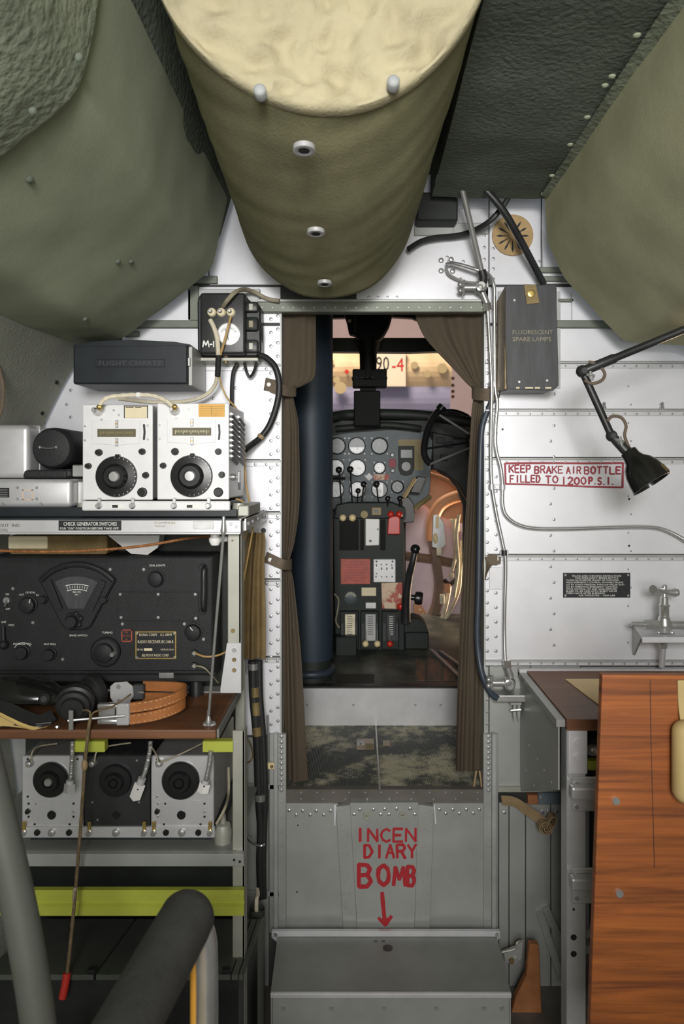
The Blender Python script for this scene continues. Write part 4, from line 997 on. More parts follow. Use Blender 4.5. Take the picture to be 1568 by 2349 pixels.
for i, pl_ in enumerate(([(72, 1748, 1.445), (74, 1725, 1.445), (90, 1712, 1.465), (130, 1706, 1.495)], [(217, 1748, 1.445), (222, 1725, 1.445), (248, 1712, 1.465), (300, 1704, 1.505)], [(364, 1750, 1.445), (395, 1738, 1.445), (430, 1722, 1.465), (462, 1706, 1.495)], [(362, 1748, 1.445), (358, 1730, 1.445), (346, 1712, 1.420), (340, 1704, 1.495)])):
    tag(obj('antenna_wire', ptube(B(), pl_, .0016, 6), 'cable_grey', None, True), ['thin wire from the post of the end silver tuner', 'thin wire from the post of the black tuner', 'thin slanting wire running from tuner post to rack upright', 'short thin wire rising from tuner post beside the black tuner'][i], 'wire')
tag(obj('hanging_lead', ptube(B(), [(496, 1890, 1.420), (515, 1855, 1.430), (524, 1820, 1.495), (524, 1760, 1.525)], .0028, 8), 'cable_grey', None, True), 'grey lead rising beside the rack upright behind the tuners', 'cable')

# ---- dark case on the floor under the rack
kc = thing('stowage_case', 'dark green lidded stowage case on the floor under the rack', 'case', (-.45, 1.55, 0))
yk0 = 1.42
def ztop(Y): return .0
za = Z_(2235, 1.34); zb2 = Z_(2105, 1.50)
# sloping lid from (front, 2235) to (back, 2105)
xl, xr_ = -.70, X_(556, 1.42)
lid = [(1.37, Z_(2236, 1.37)), (1.62, Z_(2108, 1.62))]
bm = extr(B(), [(xl, 1.375, 0.002), (xl, 1.375, lid[0][1]-.012), (xl, 1.625, lid[1][1]-.012), (xl, 1.625, .002)], (xr_-xl, 0, 0)); obj('case_body', bm, 'black_paint', kc)
def lidpiece(px0, px1):
    x0 = X_(px0, 1.37); x1 = X_(px1, 1.37)
    return extr(B(), [(x0, 1.37, lid[0][1]-.010), (x0, 1.37, lid[0][1]), (x0, 1.62, lid[1][1]), (x0, 1.62, lid[1][1]-.010)], (x1-x0, 0, 0))
obj('lid_panel', lidpiece(-40, 214), 'case_green', kc); obj('lid_panel', lidpiece(220, 528), 'case_green', kc)
obj('lid_strip', lidpiece(531, 545), 'case_green', kc); obj('lid_strip', lidpiece(548, 556), 'case_green', kc)
for px in (207, 518): obj('lid_latch', box(B(), X_(px-10, 1.37), X_(px+10, 1.37), 1.372, 1.385, lid[0][1]+.001, lid[0][1]+.006, .001), 'nameplate_black', kc)
# ================================================================== THINGS ON THE BULKHEAD
# ---- radar test box marked M-1
YJ = 1.70
jb = thing('junction_box', 'black junction box marked M-1 with three terminals and round dial', 'junction box', P(515, 820, 1.75))
obj('back_plate', pbox(B(), 455, 662, 596, 826, 1.786, .012, .002), 'grey_strip', jb)
obj('front_cover', pbox(B(), 458, 671, 562, 812, YJ, .05, .006, 3), 'black_paint', jb, True)
obj('base_case', prism(B(), [(452, 690), (458, 674), (560, 672), (572, 690), (597, 700), (599, 806), (588, 818), (466, 818), (453, 806)], YJ+.03, .055, .004), 'black_paint', jb)
obj('bottom_bracket', box(B(), X_(456, 1.72), X_(590, 1.72), 1.73, 1.79, Z_(828, 1.73), Z_(820, 1.73), .001), 'rack_olive', jb)
for x in (486, 508, 530):
    f = obj('terminal', lathe(B(), [(S(10.5, YJ), 0), (S(10.5, YJ), .004), (S(8, YJ), .008), (S(6, YJ), .008), (0, .004)], P(x, 717, YJ), (0, -1, 0), 20), 'cream_paper', jb, True)
    obj('terminal_stud', lathe(B(), [(S(4.5, YJ), 0), (S(4.5, YJ), .014), (S(3, YJ), .017), (0, .017)], P(x-1.5, 716, YJ), (0, -1, 0), 10), 'steel', f, True)
d = obj('dial', disc_front(B(), 524, 766, YJ, 25, .002, 32), 'gauge_white', jb, True)
d['label'] = 'round pale dial'
obj('dial_ring', lathe(B(), [(S(25, YJ), 0), (S(26.5, YJ), .003), (S(24.5, YJ), .0035), (S(24, YJ), .002)], P(524, 766, YJ), (0, -1, 0), 32, False), 'steel', d, True)
bm = B()
for i in range(11):
    an = math.radians(150-12*i); brush(bm, [(524+20*math.cos(an), 770-20*math.sin(an)), (524+16*math.cos(an), 770-16*math.sin(an))], YJ-.0022, .9)
brush(bm, [(524, 780), (517, 756)], YJ-.0022, 1.2)
obj('dial_marks', bm, 'nameplate_black', d)
bm = merge(letter('M', 465, 796, 14, 14, YJ-.0004, 3), letter('-', 481, 797, 6, 14, YJ-.0004, 3), letter('1', 486, 796, 8, 13, YJ-.0004, 3)); obj('painted_mark', bm, 'white_paint', jb)
for y, h in ((704, 12), (743, 16), (794, 15)):
    f = obj('fuse_holder', box(B(), X_(562, 1.72), X_(592, 1.72), 1.715, 1.745, Z_(y+h, 1.72), Z_(y-h, 1.72), .005, 2), 'black_paint' if y != 743 else 'cockpit_green', jb, True)
    obj('fuse_clip', pbox(B(), 570, y-8, 580, y+8, 1.712, .005, .001), 'rack_olive' if y != 743 else 'cable_grey', f)
obj('cable_gland', lathe(B(), [(.006, 0), (.006, .012), (.009, .014), (.009, .02), (0, .02)], P(518, 834, 1.74), (0, 0, 1), 10), 'antique_brass', jb, True)
# ---- chart box
fc = thing('chart_box', 'long black metal box with raised lettering plate under the green padding', 'box', P(300, 882, 1.72))
YF = 1.63
obj('box_body', pbox(B(), 167, 789, 428, 881, YF, .15, .004, 2), 'black_box', fc)
obj('box_lid', prism(B(), [(166, 792), (215, 783), (300, 779), (400, 784), (436, 790), (436, 793), (166, 795)], YF-.002, .152), 'black_box', fc)
obj('end_plate', box(B(), X_(429, YF), X_(438, YF), YF+.012, YF+.15, Z_(883, YF), Z_(792, YF), .001), 'dull_alu', fc)
rp_ = obj('title_plate', pbox(B(), 217, 824, 377, 842, YF-.0018, .0025, .0006), 'black_box', fc)
obj('lettering', text_bm('FLIGHT CHARTS', 298, 833, YF-.002, 10, 142), 'black_grey', rp_)
obj('hinge', pbox(B(), 430, 820, 436, 840, YF+.004, .008, .001), 'steel', fc)
# ---- antenna leads
def cable(name, pl, r, matn, label, cat='cable', n=8, k=8):
    return tag(obj(name, ptube(B(), pl, r, n, k), matn, None, True), label, cat)
lp = thing('antenna_jumper', 'cream taped jumper cable joining the posts of the two transmitters', 'cable', P(315, 915, 1.42))
obj('jumper', ptube(B(), [(227, 940, 1.424), (231, 925, 1.42), (248, 912, 1.425), (285, 907, 1.43), (318, 906, 1.43), (350, 908, 1.43), (378, 918, 1.42), (393, 930, 1.42), (402, 940, 1.424)], lambda t: .0042+.0005*math.sin(t*90), 8, 10), 'cable_white', lp, True)
obj('tape_band', ptube(B(), [(314, 906, 1.43), (322, 906, 1.43)], .0056, 10, 0), 'porcelain', lp, True)
for x, y in ((228, 934), (400, 934)): obj('lug', sphere(B(), P(x, y, 1.42), .006, 8, 6), 'brass', lp, True)
cable('antenna_lead', [(482, 734, 1.69), (490, 750, 1.685), (497, 772, 1.682), (500, 800, 1.684), (500, 815, 1.69)], .0054, 'cable_white', 'cream cable stub from the first terminal of the M-1 box')
cable('antenna_lead', [(512, 702, 1.69), (522, 688, 1.67), (540, 670, 1.68), (562, 664, 1.73), (585, 671, 1.76), (612, 685, 1.765), (640, 690, 1.76)], .0052, 'cable_grey', 'grey cable arching from the M-1 box to the door header')
cable('terminal_wire', [(529, 726, 1.68), (520, 762, 1.676), (511, 795, 1.68), (505, 815, 1.69)], .0028, 'cable_tan', 'tan wire across the round dial of the M-1 box', 'wire')
cable('cable_sleeve', [(501, 813, 1.69), (500, 838, 1.70), (499, 863, 1.71)], .0066, 'black_rubber', 'black rubber sleeve gathering two cables below the M-1 box', 'cable', 10)
cable('antenna_lead', [(498, 862, 1.71), (494, 880, 1.72), (482, 898, 1.73), (462, 911, 1.73), (430, 920, 1.72), (380, 923, 1.70), (330, 921, 1.68), (270, 914, 1.62)], .0048, 'cable_white', 'cream cable sweeping behind the silver transmitters')
cable('bare_wire', [(503, 862, 1.71), (508, 884, 1.72), (520, 912, 1.72), (540, 935, 1.71), (552, 955, 1.70), (558, 990, 1.69), (561, 1060, 1.68), (564, 1110, 1.67), (572, 1150, 1.65), (582, 1180, 1.62), (578, 1222, 1.60), (564, 1300, 1.60), (556, 1345, 1.60)], .0021, 'cable_tan', 'thin tan wire running down beside the louvred transmitter', 'wire')
cable('tape_wire', [(541, 1145, 1.52), (555, 1150, 1.53), (567, 1170, 1.55), (569, 1200, 1.57), (560, 1240, 1.58)], .002, 'cable_tan', 'short tan wire looping at the end of the top shelf', 'wire')
cable('power_cable', [(592, 814, 1.74), (612, 822, 1.75), (632, 845, 1.76), (640, 885, 1.765), (634, 930, 1.765), (618, 975, 1.76), (598, 1003, 1.755), (580, 1018, 1.74), (562, 1032, 1.71)], .0074, 'black_rubber', 'thick black cable looping right of the M-1 box', 'cable', 10)
cable('power_cable', [(597, 740, 1.735), (600, 775, 1.745), (592, 812, 1.755), (583, 850, 1.76), (573, 864, 1.765), (566, 855, 1.765), (560, 832, 1.77)], .0034, 'black_rubber', 'slim black cable forming a V below the M-1 box')
cable('power_cable', [(545, 834, 1.77), (536, 850, 1.77), (532, 880, 1.77), (531, 930, 1.765), (528, 990, 1.75)], .0048, 'black_rubber', 'slim black cable hanging straight behind the louvred transmitter')
cl = thing('cable_clamp', 'metal clamp on the thick black cable loop', 'clamp', P(598, 1000, 1.75)); obj('clamp_band', ptube(B(), [(596, 1005, 1.752), (601, 998, 1.752)], .0088, 10, 0), 'webbing_tan', cl, True)
# ---- brown canvas drape and conduit bundle
def loftsheet(rows, Y, npl, amp, th=.003, n=28, phase=0):
    """hanging cloth: rows (py, xl, xr, amp scale); pleats in depth"""
    bm = B(); G = []
    for py, xl, xr, k in rows:
        R = []
        for i in range(n+1):
            t = i/n; dY = amp*k*(math.sin(t*math.pi*2*npl+phase+1.2*math.sin(t*5+py*.003))+.25*math.sin(t*math.pi*2*npl*1.7+1+py*.006)+1.0*noise.noise(Vector((t*npl*2.2, py*.004, npl))))
            R.append(P(xl+(xr-xl)*t, py, Y)+Vector((0, dY, 0)))
        G.append(R)
    Fv = [[bm.verts.new(p) for p in R] for R in G]; Bk = [[bm.verts.new(p+Vector((0, th, 0))) for p in R] for R in G]
    for V in (Fv, Bk):
        for A, C in zip(V, V[1:]):
            for i in range(n): bm.faces.new((A[i], A[i+1], C[i+1], C[i]))
    for i in range(n):
        bm.faces.new((Fv[0][i], Fv[0][i+1], Bk[0][i+1], Bk[0][i])); bm.faces.new((Fv[-1][i], Fv[-1][i+1], Bk[-1][i+1], Bk[-1][i]))
    for j in range(len(G)-1):
        for i in (0, n): bm.faces.new((Fv[j][i], Fv[j+1][i], Bk[j+1][i], Bk[j][i]))
    return bm
def dense(rows, k=6):
    q = spline([Vector((r[1], r[2], r[0])) for r in rows], k); a = spline([Vector((r[3], 0, r[0])) for r in rows], k)
    return [(v.z, v.x, v.y, w.x) for v, w in zip(q, a)]
tag(obj('canvas_drape', loftsheet(dense([(1222, 570, 606, .5), (1240, 566, 609, .8), (1300, 560, 607, 1), (1400, 556, 609, 1), (1500, 557, 609, 1), (1510, 557, 607, 1)]), 1.70, 1.6, .006), 'canvas_brown', None, True), 'brown canvas cover hanging beside the rack upright', 'cover')
cb = thing('conduit_bundle', 'bundle of black conduits clamped along the door post', 'conduit', P(595, 2070, 1.74))
for x0, x1, r in ((586, 596, .0115), (600, 604, .008), (594, 598, .007)):
    obj('conduit', ptube(B(), [(x0-6, 1515, 1.745), (x0-4, 1600, 1.745), (x0+4, 1700, 1.745), (x0+8, 1830, 1.745), (x1+2, 1900, 1.745), (x1, 1980, 1.745), (x1+2, 2060, 1.75)], lambda t, r=r: r*(1-.25*t), 12, 8), 'black_rubber', cb, True)
for y, w in ((1586, 22), (1624, 30), (1676, 20)):
    obj('tape_wrap', ptube(B(), [(584+(y-1586)*.06, y-w/2, 1.7448), (585.5+(y-1586)*.06, y+w/2, 1.7448)], .0122, 12, 0), 'antique_brass', cb, True)
for y, x in ((1528, 580), (1828, 596)):
    f = obj('clamp', ptube(B(), [(x+1, y-7, 1.745), (x+1, y+7, 1.745)], .0135, 14, 0), 'bright_metal', cb, True)
    obj('clamp_tab', pbox(B(), x-17, y-6, x-11, y+16, 1.75, .004), 'bright_metal', f)
obj('cable_tie', ptube(B(), [(566, 1922, 1.77), (580, 1935, 1.74), (598, 1940, 1.728), (606, 1936, 1.735)], .0028, 8), 'bright_metal', cb, True)
cable('bent_wire', [(562, 1690, 1.70), (573, 1705, 1.71), (580, 1730, 1.72), (574, 1745, 1.72), (562, 1752, 1.70)], .0018, 'antique_brass', 'thin brown wire loop between rack upright and conduit bundle', 'wire')
bk = thing('pull_rod', 'slim metal rod with latch beside the door post', 'rod', P(613, 1795, 1.78))
obj('rod', ptube(B(), [(613, 1640, 1.78), (615, 1700, 1.78), (613, 1795, 1.78)], .0026, 8, 0), 'steel', bk, True)
obj('rod_latch', pbox(B(), 611, 1751, 628, 1765, 1.772, .01, .001), 'cream_plastic', bk)
obj('rod_bolt', disc_front(B(), 623, 1758, 1.772, 4, .003, 8), 'antique_brass', bk)
for yy in (1800, 2046):
    o_ = wpart('frame_rib', pbox(B(), 562, yy, 640, yy+11, YB-.012, .012, .001), 'dull_alu')
# ---- hydraulic cylinder
hy = thing('hydraulic_cylinder', 'grey hydraulic cylinder standing beside the folding step', 'cylinder', (X_(590, 1.66), 1.66, 0))
cx = X_(590, 1.66)
obj('barrel', lathe(B(), [(.0165, 0.002), (.0165, .27), (.0165, Z_(2100, 1.66)), (.010, Z_(2093, 1.66)), (.006, Z_(2090, 1.66)), (0, Z_(2090, 1.66))], (cx, 1.66, 0), (0, 0, 1), 24), 'grey_tube', hy, True)
obj('collar', lathe(B(), [(.0185, Z_(2130, 1.66)), (.0185, Z_(2103, 1.66)), (.012, Z_(2097, 1.66)), (0, Z_(2097, 1.66))], (cx, 1.66, 0), (0, 0, 1), 24), 'grey_tube', hy, True)
obj('pull_loop', ptube(B(), [(588, 2092, 1.66), (588, 2066, 1.66), (591, 2052, 1.68), (590, 2040, 1.70)], .0045, 8), 'cable_white', hy, True)
# ================================================================== RIGHT OF THE DOOR
fb = thing('lamp_box', 'black wooden box lettered FLUORESCENT SPARE LAMPS on the bulkhead', 'box', P(1215, 895, 1.74))
YX = 1.68
bm = prism(B(), [(1158, 655), (1275, 653), (1278, 770), (1281, 884), (1268, 896), (1162, 892), (1158, 780)], YX, .004, .001); fl = obj('front_board', bm, 'black_grey', fb)
a = P(1158, 655, YX); b = P(1279, 894, YX)
obj('side_board', extr(B(), [(a.x, YX+.004, a.z-.002), (a.x, YX+.10, a.z-.012), (a.x, YX+.10, b.z+.008), (a.x, YX+.004, b.z+.002)], (.006, 0, 0)), 'antique_brass', fb)
obj('side_board', box(B(), b.x-.008, b.x-.002, YX+.004, YX+.11, b.z+.006, a.z-.004), 'black_grey', fb)
obj('top_board', box(B(), a.x+.006, b.x-.008, YX+.004, YX+.11, a.z-.010, a.z-.003), 'black_grey', fb)
obj('bottom_board', box(B(), a.x+.006, b.x-.008, YX+.002, YX+.11, b.z+.001, b.z+.008), 'black_paint', fb)
for x0, x1 in ((1183, 1191), (1204, 1222), (1226, 1238), (1250, 1264)): obj('worn_chip', pbox(B(), x0, 888, x1, 891.5, YX-.0012, .0013), 'cream_paper', fb)
tb = obj('strap_tab', prism(B(), [(1201, 652), (1229, 653), (1237, 695), (1207, 698)], YX-.003, .003, .0006), 'antique_brass', fb)
obj('snap', lathe(B(), [(S(9, YX), 0), (S(9, YX), .002), (S(6, YX), .003), (S(3, YX), .003), (S(3, YX), .006), (0, .006)], P(1218, 673, YX-.003), (0, -1, 0), 18), 'brass', tb, True)
bm = merge(text_bm('FLUORESCENT', 1221, 762, YX-.0004, 10, 92), text_bm('SPARE LAMPS', 1219, 778, YX-.0004, 10, 88)); o_ = obj('lettering', bm, 'cable_grey', fb)
for x, y in ((1179, 689), (1190, 876), (1254, 873)): obj('screw', disc_front(B(), x, y, YX, 3, .0015, 8), 'steel', fb)
obj('back_cleat', pbox(B(), 1142, 668, 1285, 890, 1.792, .006), 'grey_strip', fb)
# ---- sunburst disc
sd = thing('sunburst_disc', 'round tan disc with dark radiating spokes on the upper bulkhead', 'disc', P(1175, 586, 1.79))
obj('disc', disc_front(B(), 1175, 540, 1.796, 47, .004, 48), 'cork_tan', sd)
for i in range(12):
    an = math.radians(i*30+90); bm = B(); p = lambda r_, w_: P(1175+r_*math.cos(an)-w_*math.sin(an), 541-r_*math.sin(an)-w_*math.cos(an), 1.7918)
    ws = [p(11, -.6), p(20, -1.2), p(30, -2.6), p(37, -.6), p(37, .6), p(30, 2.6), p(20, 1.2), p(11, .6)]
    extr(bm, ws, (0, .001, 0)); obj('spoke', bm, 'nameplate_black', sd)
obj('hub', disc_front(B(), 1175, 541, 1.792, 9, .002, 20), 'cork_tan', sd)
tag(obj('dark_relay_box', pbox(B(), 955, 440, 1050, 506, 1.74, .05, .004), 'cockpit_dark'), 'small dark box tucked between canvas roll and ceiling panel', 'box')
# ---- rods and cables up at the right
cable('push_rod', [(1058, 428, 1.66), (1075, 500, 1.69), (1095, 585, 1.73), (1108, 640, 1.75)], .0068, 'steel', 'grey steel rod slanting down to the upper air valve', 'rod', 10, 0)
cable('brace_rod', [(1103, 425, 1.66), (1150, 478, 1.67), (1190, 545, 1.70), (1246, 652, 1.76)], .0085, 'black_paint', 'black brace rod crossing in front of the sunburst disc', 'rod', 10, 3)
cable('wire_loom', [(936, 572, 1.76), (965, 554, 1.77), (1000, 545, 1.77), (1050, 540, 1.77), (1088, 528, 1.75), (1125, 505, 1.72), (1155, 470, 1.71), (1174, 438, 1.71)], .0065, 'black_rubber', 'black wire loom running behind the steel rod to the ceiling', 'cable', 8)
cable('branch_pipe', [(1024, 606, 1.775), (1040, 604, 1.76), (1075, 613, 1.75), (1102, 622, 1.745), (1120, 630, 1.755), (1132, 655, 1.765), (1133, 700, 1.77), (1134, 790, 1.775), (1135, 888, 1.782), (1140, 925, 1.782), (1136, 985, 1.782), (1137, 1030, 1.782), (1148, 1075, 1.782), (1152, 1118, 1.782), (1152, 1155, 1.782), (1160, 1182, 1.782), (1185, 1202, 1.782), (1225, 1212, 1.782), (1300, 1213, 1.782), (1400, 1210, 1.782), (1480, 1209, 1.782), (1525, 1216, 1.78), (1575, 1242, 1.77), (1610, 1275, 1.76)], .0046, 'bright_metal', 'long bright air pipe bending right below the painted notice', 'pipe', 10, 6)
cable('air_pipe', [(1117, 690, 1.77), (1119, 730, 1.775), (1123, 800, 1.775), (1127, 890, 1.775), (1126, 960, 1.78), (1125, 1040, 1.782), (1127, 1110, 1.782), (1138, 1180, 1.782), (1152, 1245, 1.782), (1159, 1290, 1.782), (1157, 1380, 1.782), (1156, 1450, 1.782), (1158, 1520, 1.775)], .0046, 'bright_metal', 'straight bright air pipe between the two valves', 'pipe', 10, 6)
cable('thin_pipe', [(1022, 612, 1.775), (1030, 630, 1.78), (1060, 645, 1.782), (1095, 650, 1.775)], .0034, 'steel', 'short curved pipe beside the upper air valve', 'pipe', 8, 6)
def valve(name, x, y, Y, label, up):
    v = thing(name, label, 'valve', P(x, y+18, Y), 'air valves')
    obj('body', lathe(B(), [(.0165, 0), (.0165, .006), (.013, .012), (.013, .022), (.008, .024), (.008, .028), (0, .028)], P(x, y, Y+.02), (0, -1, 0), 20), 'steel', v, True)
    obj('cap_ring', lathe(B(), [(.0075, 0), (.0075, .003), (.004, .004), (.004, .006), (0, .006)], P(x, y, Y-.008), (0, -1, 0), 16), 'bright_metal', v, True)
    obj('inlet', tube(B(), [P(x-10, y, Y+.012), P(x-36, y, Y+.012)], .009, 12, 0), 'steel', v, True)
    obj('handle_bar', tube(B(), [P(x-37, y-18, Y+.01), P(x-37, y+18, Y+.01)], .0032, 8, 0), 'bright_metal', v, True)
    for dy in (-7, 7): obj('stem_nut', sphere(B(), P(x-45, y+dy, Y+.012), .007, 10, 6), 'steel', v, True)
    obj('outlet', tube(B(), [P(x+6, y+(12 if up else -12), Y+.012), P(x+(16 if up else -2), y+(36 if up else -36), Y+.012)], .008, 12, 0), 'steel', v, True)
    obj('union_nut', tube(B(), [P(x+(16 if up else -2), y+(36 if up else -36), Y+.012), P(x+(18 if up else -4), y+(52 if up else -52), Y+.012)], .010, 6, 0), 'bright_metal', v)
    return v
valve('air_valve', 1100, 660, 1.745, 'steel air valve above the door corner', True)
vl = valve('air_valve', 1165, 1566, 1.75, 'steel air valve below the straight air pipe', False)
obj('elbow', ptube(B(), [(1104, 620, 1.742), (1108, 636, 1.745), (1106, 652, 1.75)], .010, 10), 'black_rubber', None, True)
tag(bpy.data.objects[-1] if False else [o for o in COL.objects if o.name.startswith('elbow')][-1], 'dark elbow fitting above the upper air valve', 'pipe fitting')
for (xa, xb, y) in ((1120, 1141, 882), (1122, 1158, 1117), (1147, 1166, 1268)):
    c = thing('pipe_clamp', {882: 'pipe clamp beside the lamp box foot', 1117: 'double pipe clamp beside the painted notice', 1268: 'dark pipe clamp at the lower stringer seam'}[y], 'clamp', P((xa+xb)/2, y+6, 1.785), 'clamps on the air pipes')
    obj('clamp_plate', pbox(B(), xa, y-6, xb, y+6, 1.79, .006, .001), 'silver_strip', c)
    for x in ((1127,) if y == 882 else (1127, 1152) if y == 1117 else (1156,)): obj('clamp_loop', ptube(B(), [(x, y-6, 1.782), (x, y+6, 1.782)], .0068, 12, 0), 'rack_alu' if y != 1268 else 'black_paint', c, True)
    obj('clamp_screw', disc_front(B(), (1134 if y == 882 else 1139 if y == 1117 else 1149), y, 1.79, 4, .003, 8), 'antique_brass' if y == 882 else 'steel', c, True)
sh = thing('valve_bracket', 'grey bracket with hook under the lower air valve', 'bracket', P(1170, 1660, 1.77))
obj('bracket_shelf', pbox(B(), 1133, 1595, 1208, 1612, 1.745, .055, .003, 2), 'steel', sh)
obj('bracket_arm', pbox(B(), 1170, 1612, 1196, 1618, 1.755, .04, .001), 'dull_alu', sh)
for x in (1180, 1190): obj('hook_plate', prism(B(), [(x-3, 1616), (x+3, 1616), (x+3, 1640), (x-1, 1658), (x-4, 1640)], 1.765, .003, .0005), 'dull_alu', sh)
obj('hook_pin', tube(B(), [P(1170, 1630, 1.767), P(1194, 1628, 1.767)], .004, 8, 0), 'bright_metal', sh, True)
# ---- painted notice
nt = thing('painted_notice', 'red hand-painted notice reading KEEP BRAKE AIR BOTTLE FILLED', 'painted sign', P(1293, 1120, 1.797))
YN = YB-.0028
bm = B()
brush(bm, [(1158, 1063), (1250, 1062), (1340, 1063), (1428, 1062)], YN, 4.5); brush(bm, [(1428, 1062), (1427, 1118)], YN, 4.5)
brush(bm, [(1427, 1118), (1340, 1116), (1250, 1112), (1159, 1110)], YN, 4); brush(bm, [(1159, 1110), (1158, 1063)], YN, 4); obj('border', bm, 'red_dark', nt)
def paint(s, x0, x1, y, h, wpx, matn, parent, Y, wid=None, slant=0):
    n = len(s); step = (x1-x0)/n
    for i, c in enumerate(s):
        if c == ' ': continue
        w = step*(.72 if c not in 'I1.' else .4)
        obj('painted_letter', letter(c, x0+i*step+(step-w)/2, y+random.uniform(-.7, .7), w, h*random.uniform(.95, 1.04), Y, wpx*random.uniform(.85, 1.15), slant), matn, parent)
paint('KEEP', 1166, 1218, 1084, 16, 3.2, 'red_dark', nt, YN); paint('BRAKE', 1224, 1292, 1085, 16, 3.2, 'red_dark', nt, YN); paint('AIR', 1297, 1333, 1086, 16, 3.2, 'red_dark', nt, YN); paint('BOTTLE', 1338, 1425, 1087, 16, 3.4, 'red_dark', nt, YN)
paint('FILLED', 1168, 1240, 1106, 16, 3.2, 'red_dark', nt, YN); paint('TO', 1249, 1281, 1108, 16, 3.2, 'red_dark', nt, YN); paint('1200', 1285, 1345, 1111, 17, 3.6, 'red_dark', nt, YN); paint('P.S.I.', 1349, 1410, 1111, 16, 3.6, 'red_dark', nt, YN)
# ---- instruction plate
ip = thing('instruction_plate', 'black instruction plate with white lettering on the bulkhead', 'plate', P(1368, 1371, 1.797))
obj('plate', pbox(B(), 1291, 1314, 1445, 1371, YB-.0022, .002, .0004), 'nameplate_black', ip)
bm = B()
for i, (s, w) in enumerate((('FILLING AND CHECKING INSTRUCTIONS', 112), ('FOR EMERGENCY BRAKE BOTTLE', 98), ('CLOSE VALVE BEFORE FILLING OR CHECKING', 120), ('HOLD EMERGENCY CONTROL ON WHILE FILLING', 130), ('LET BY CHECK PRESSURE THROUGH FILLER OUT-', 134), ('LET BY OPERATING EMERGENCY CONTROL', 118), ('WITH CONTROL OFF AND GAGE REMOVED', 116), ('BLEED FILLER LINE WITH BLEED VALVE', 116), ('OPEN VALVE AFTER BLEEDING', 88), ('AIR PRESSURE - 1000 LBS', 84))):
    join(bm, text_bm(s, 1298 if i > 1 and i < 9 else 1368-w/2, 1321+i*5.0, YB-.0024, 3.6, w, align='LEFT'))
obj('lettering', bm, 'white_paint', ip)
for x, y in ((1296, 1319), (1440, 1319), (1296, 1366), (1440, 1366)): obj('screw', disc_front(B(), x, y, YB-.0022, 2.8, .0015, 8), 'bright_metal', ip)
# ---- brake bottle tap on its bracket
bt = thing('bottle_tap', 'nickel T-handle tap on the bracket above the wooden desk', 'tap', P(1522, 1455, 1.70))
YV = 1.70
obj('body', lathe(B(), [(0, 0), (.013, 0), (.016, .010), (.017, .018), (.013, .030), (.0125, .034), (.0105, .036), (.0105, .058), (.012, .060), (.012, .064), (.009, .065), (.009, .080), (.006, .082), (.004, .098), (.006, .099), (.006, .107), (.004, .109), (0, .109)], P(1523, 1450, YV), (0, 0, 1), 20), 'bright_metal', bt, True)
obj('handle', tube(B(), [P(1497, 1352, YV-.03), P(1509, 1354, YV-.016), P(1523, 1357, YV), P(1540, 1359, YV+.004), P(1554, 1359, YV+.006)], lambda t: .010-.016*t+.016*t*t*1.2 if t < .9 else .0085, 12), 'bright_metal', bt, True)
obj('inlet', tube(B(), [P(1512, 1433, YV), P(1478, 1432, YV)], .0115, 6, 0), 'steel', bt)
obj('nipple', tube(B(), [P(1478, 1432, YV), P(1448, 1431, YV)], lambda t: .0055, 12, 0), 'steel', bt, True)
obj('outlet', tube(B(), [P(1534, 1433, YV), P(1600, 1434, YV)], .009, 10, 0), 'steel', bt, True)
for x in (1510, 1541): obj('foot_screw', lathe(B(), [(.005, 0), (.004, .003), (0, .005)], P(x, 1452, YV), (0, 0, 1), 10), 'bright_metal', bt, True)
obj('tail_pipe', tube(B(), [P(1521, 1476, YV+.03), P(1517, 1530, YV+.04)], .0065, 12, 0), 'rack_alu', bt, True)
obj('tail_nut', tube(B(), [P(1521, 1472, YV+.029), P(1520, 1486, YV+.031)], .009, 6, 0), 'bright_metal', bt)
tbk = thing('tap_bracket', 'folded aluminium bracket carrying the nickel tap', 'bracket', P(1520, 1500, 1.75))
zt2 = Z_(1452, YV)
obj('bracket_top', extr(B(), [(X_(1470, 1.66), 1.66, zt2-.001), (X_(1600, 1.66), 1.66, zt2-.001), (X_(1600, 1.66), 1.795, zt2-.001), (X_(1450, 1.795), 1.795, zt2-.001)], (0, 0, -.003)), 'silver_strip', tbk)
obj('bracket_lip', box(B(), X_(1472, 1.66), X_(1600, 1.66), 1.658, 1.661, zt2-.013, zt2, .0008), 'silver_skin', tbk)
obj('bracket_cheek', extr(B(), [(X_(1470, 1.66), 1.66, zt2-.002), (X_(1450, 1.795), 1.795, zt2-.002), (X_(1450, 1.795), 1.795, Z_(1500, 1.795)), (X_(1452, 1.79), 1.785, Z_(1500, 1.795))], (.003, 0, 0)), 'dull_alu', tbk)
# ---- gooseneck lamp
lm = thing('desk_lamp', 'black jointed desk lamp with bell shade reaching over the wooden desk', 'lamp', P(1600, 745, 1.42))
J0, J1, J2, J3 = P(1620, 735, 1.40), P(1335, 852, 1.45), P(1402, 1000, 1.45), P(1447, 1046, 1.44)
obj('upper_arm', tube(B(), [J0, J0+(J1-J0)*.72, J0+(J1-J0)*.74, J1], lambda t: .0075 if t < .6 else .0095, 12, 0), 'black_paint', lm, True)
obj('elbow_joint', merge(sphere(B(), J1, .0125, 14, 10), tube(B(), [J1+Vector((0, -.014, 0)), J1+Vector((0, .014, 0))], .006, 10, 0)), 'black_paint', lm, True)
obj('forearm', tube(B(), [J1, J2], lambda t: .0075, 12, 4), 'black_paint', lm, True)
obj('wrist_joint', merge(sphere(B(), J2, .0115, 14, 10), tube(B(), [J2+Vector((0, -.012, 0)), J2+Vector((0, .012, 0))], .006, 10, 0)), 'black_paint', lm, True)
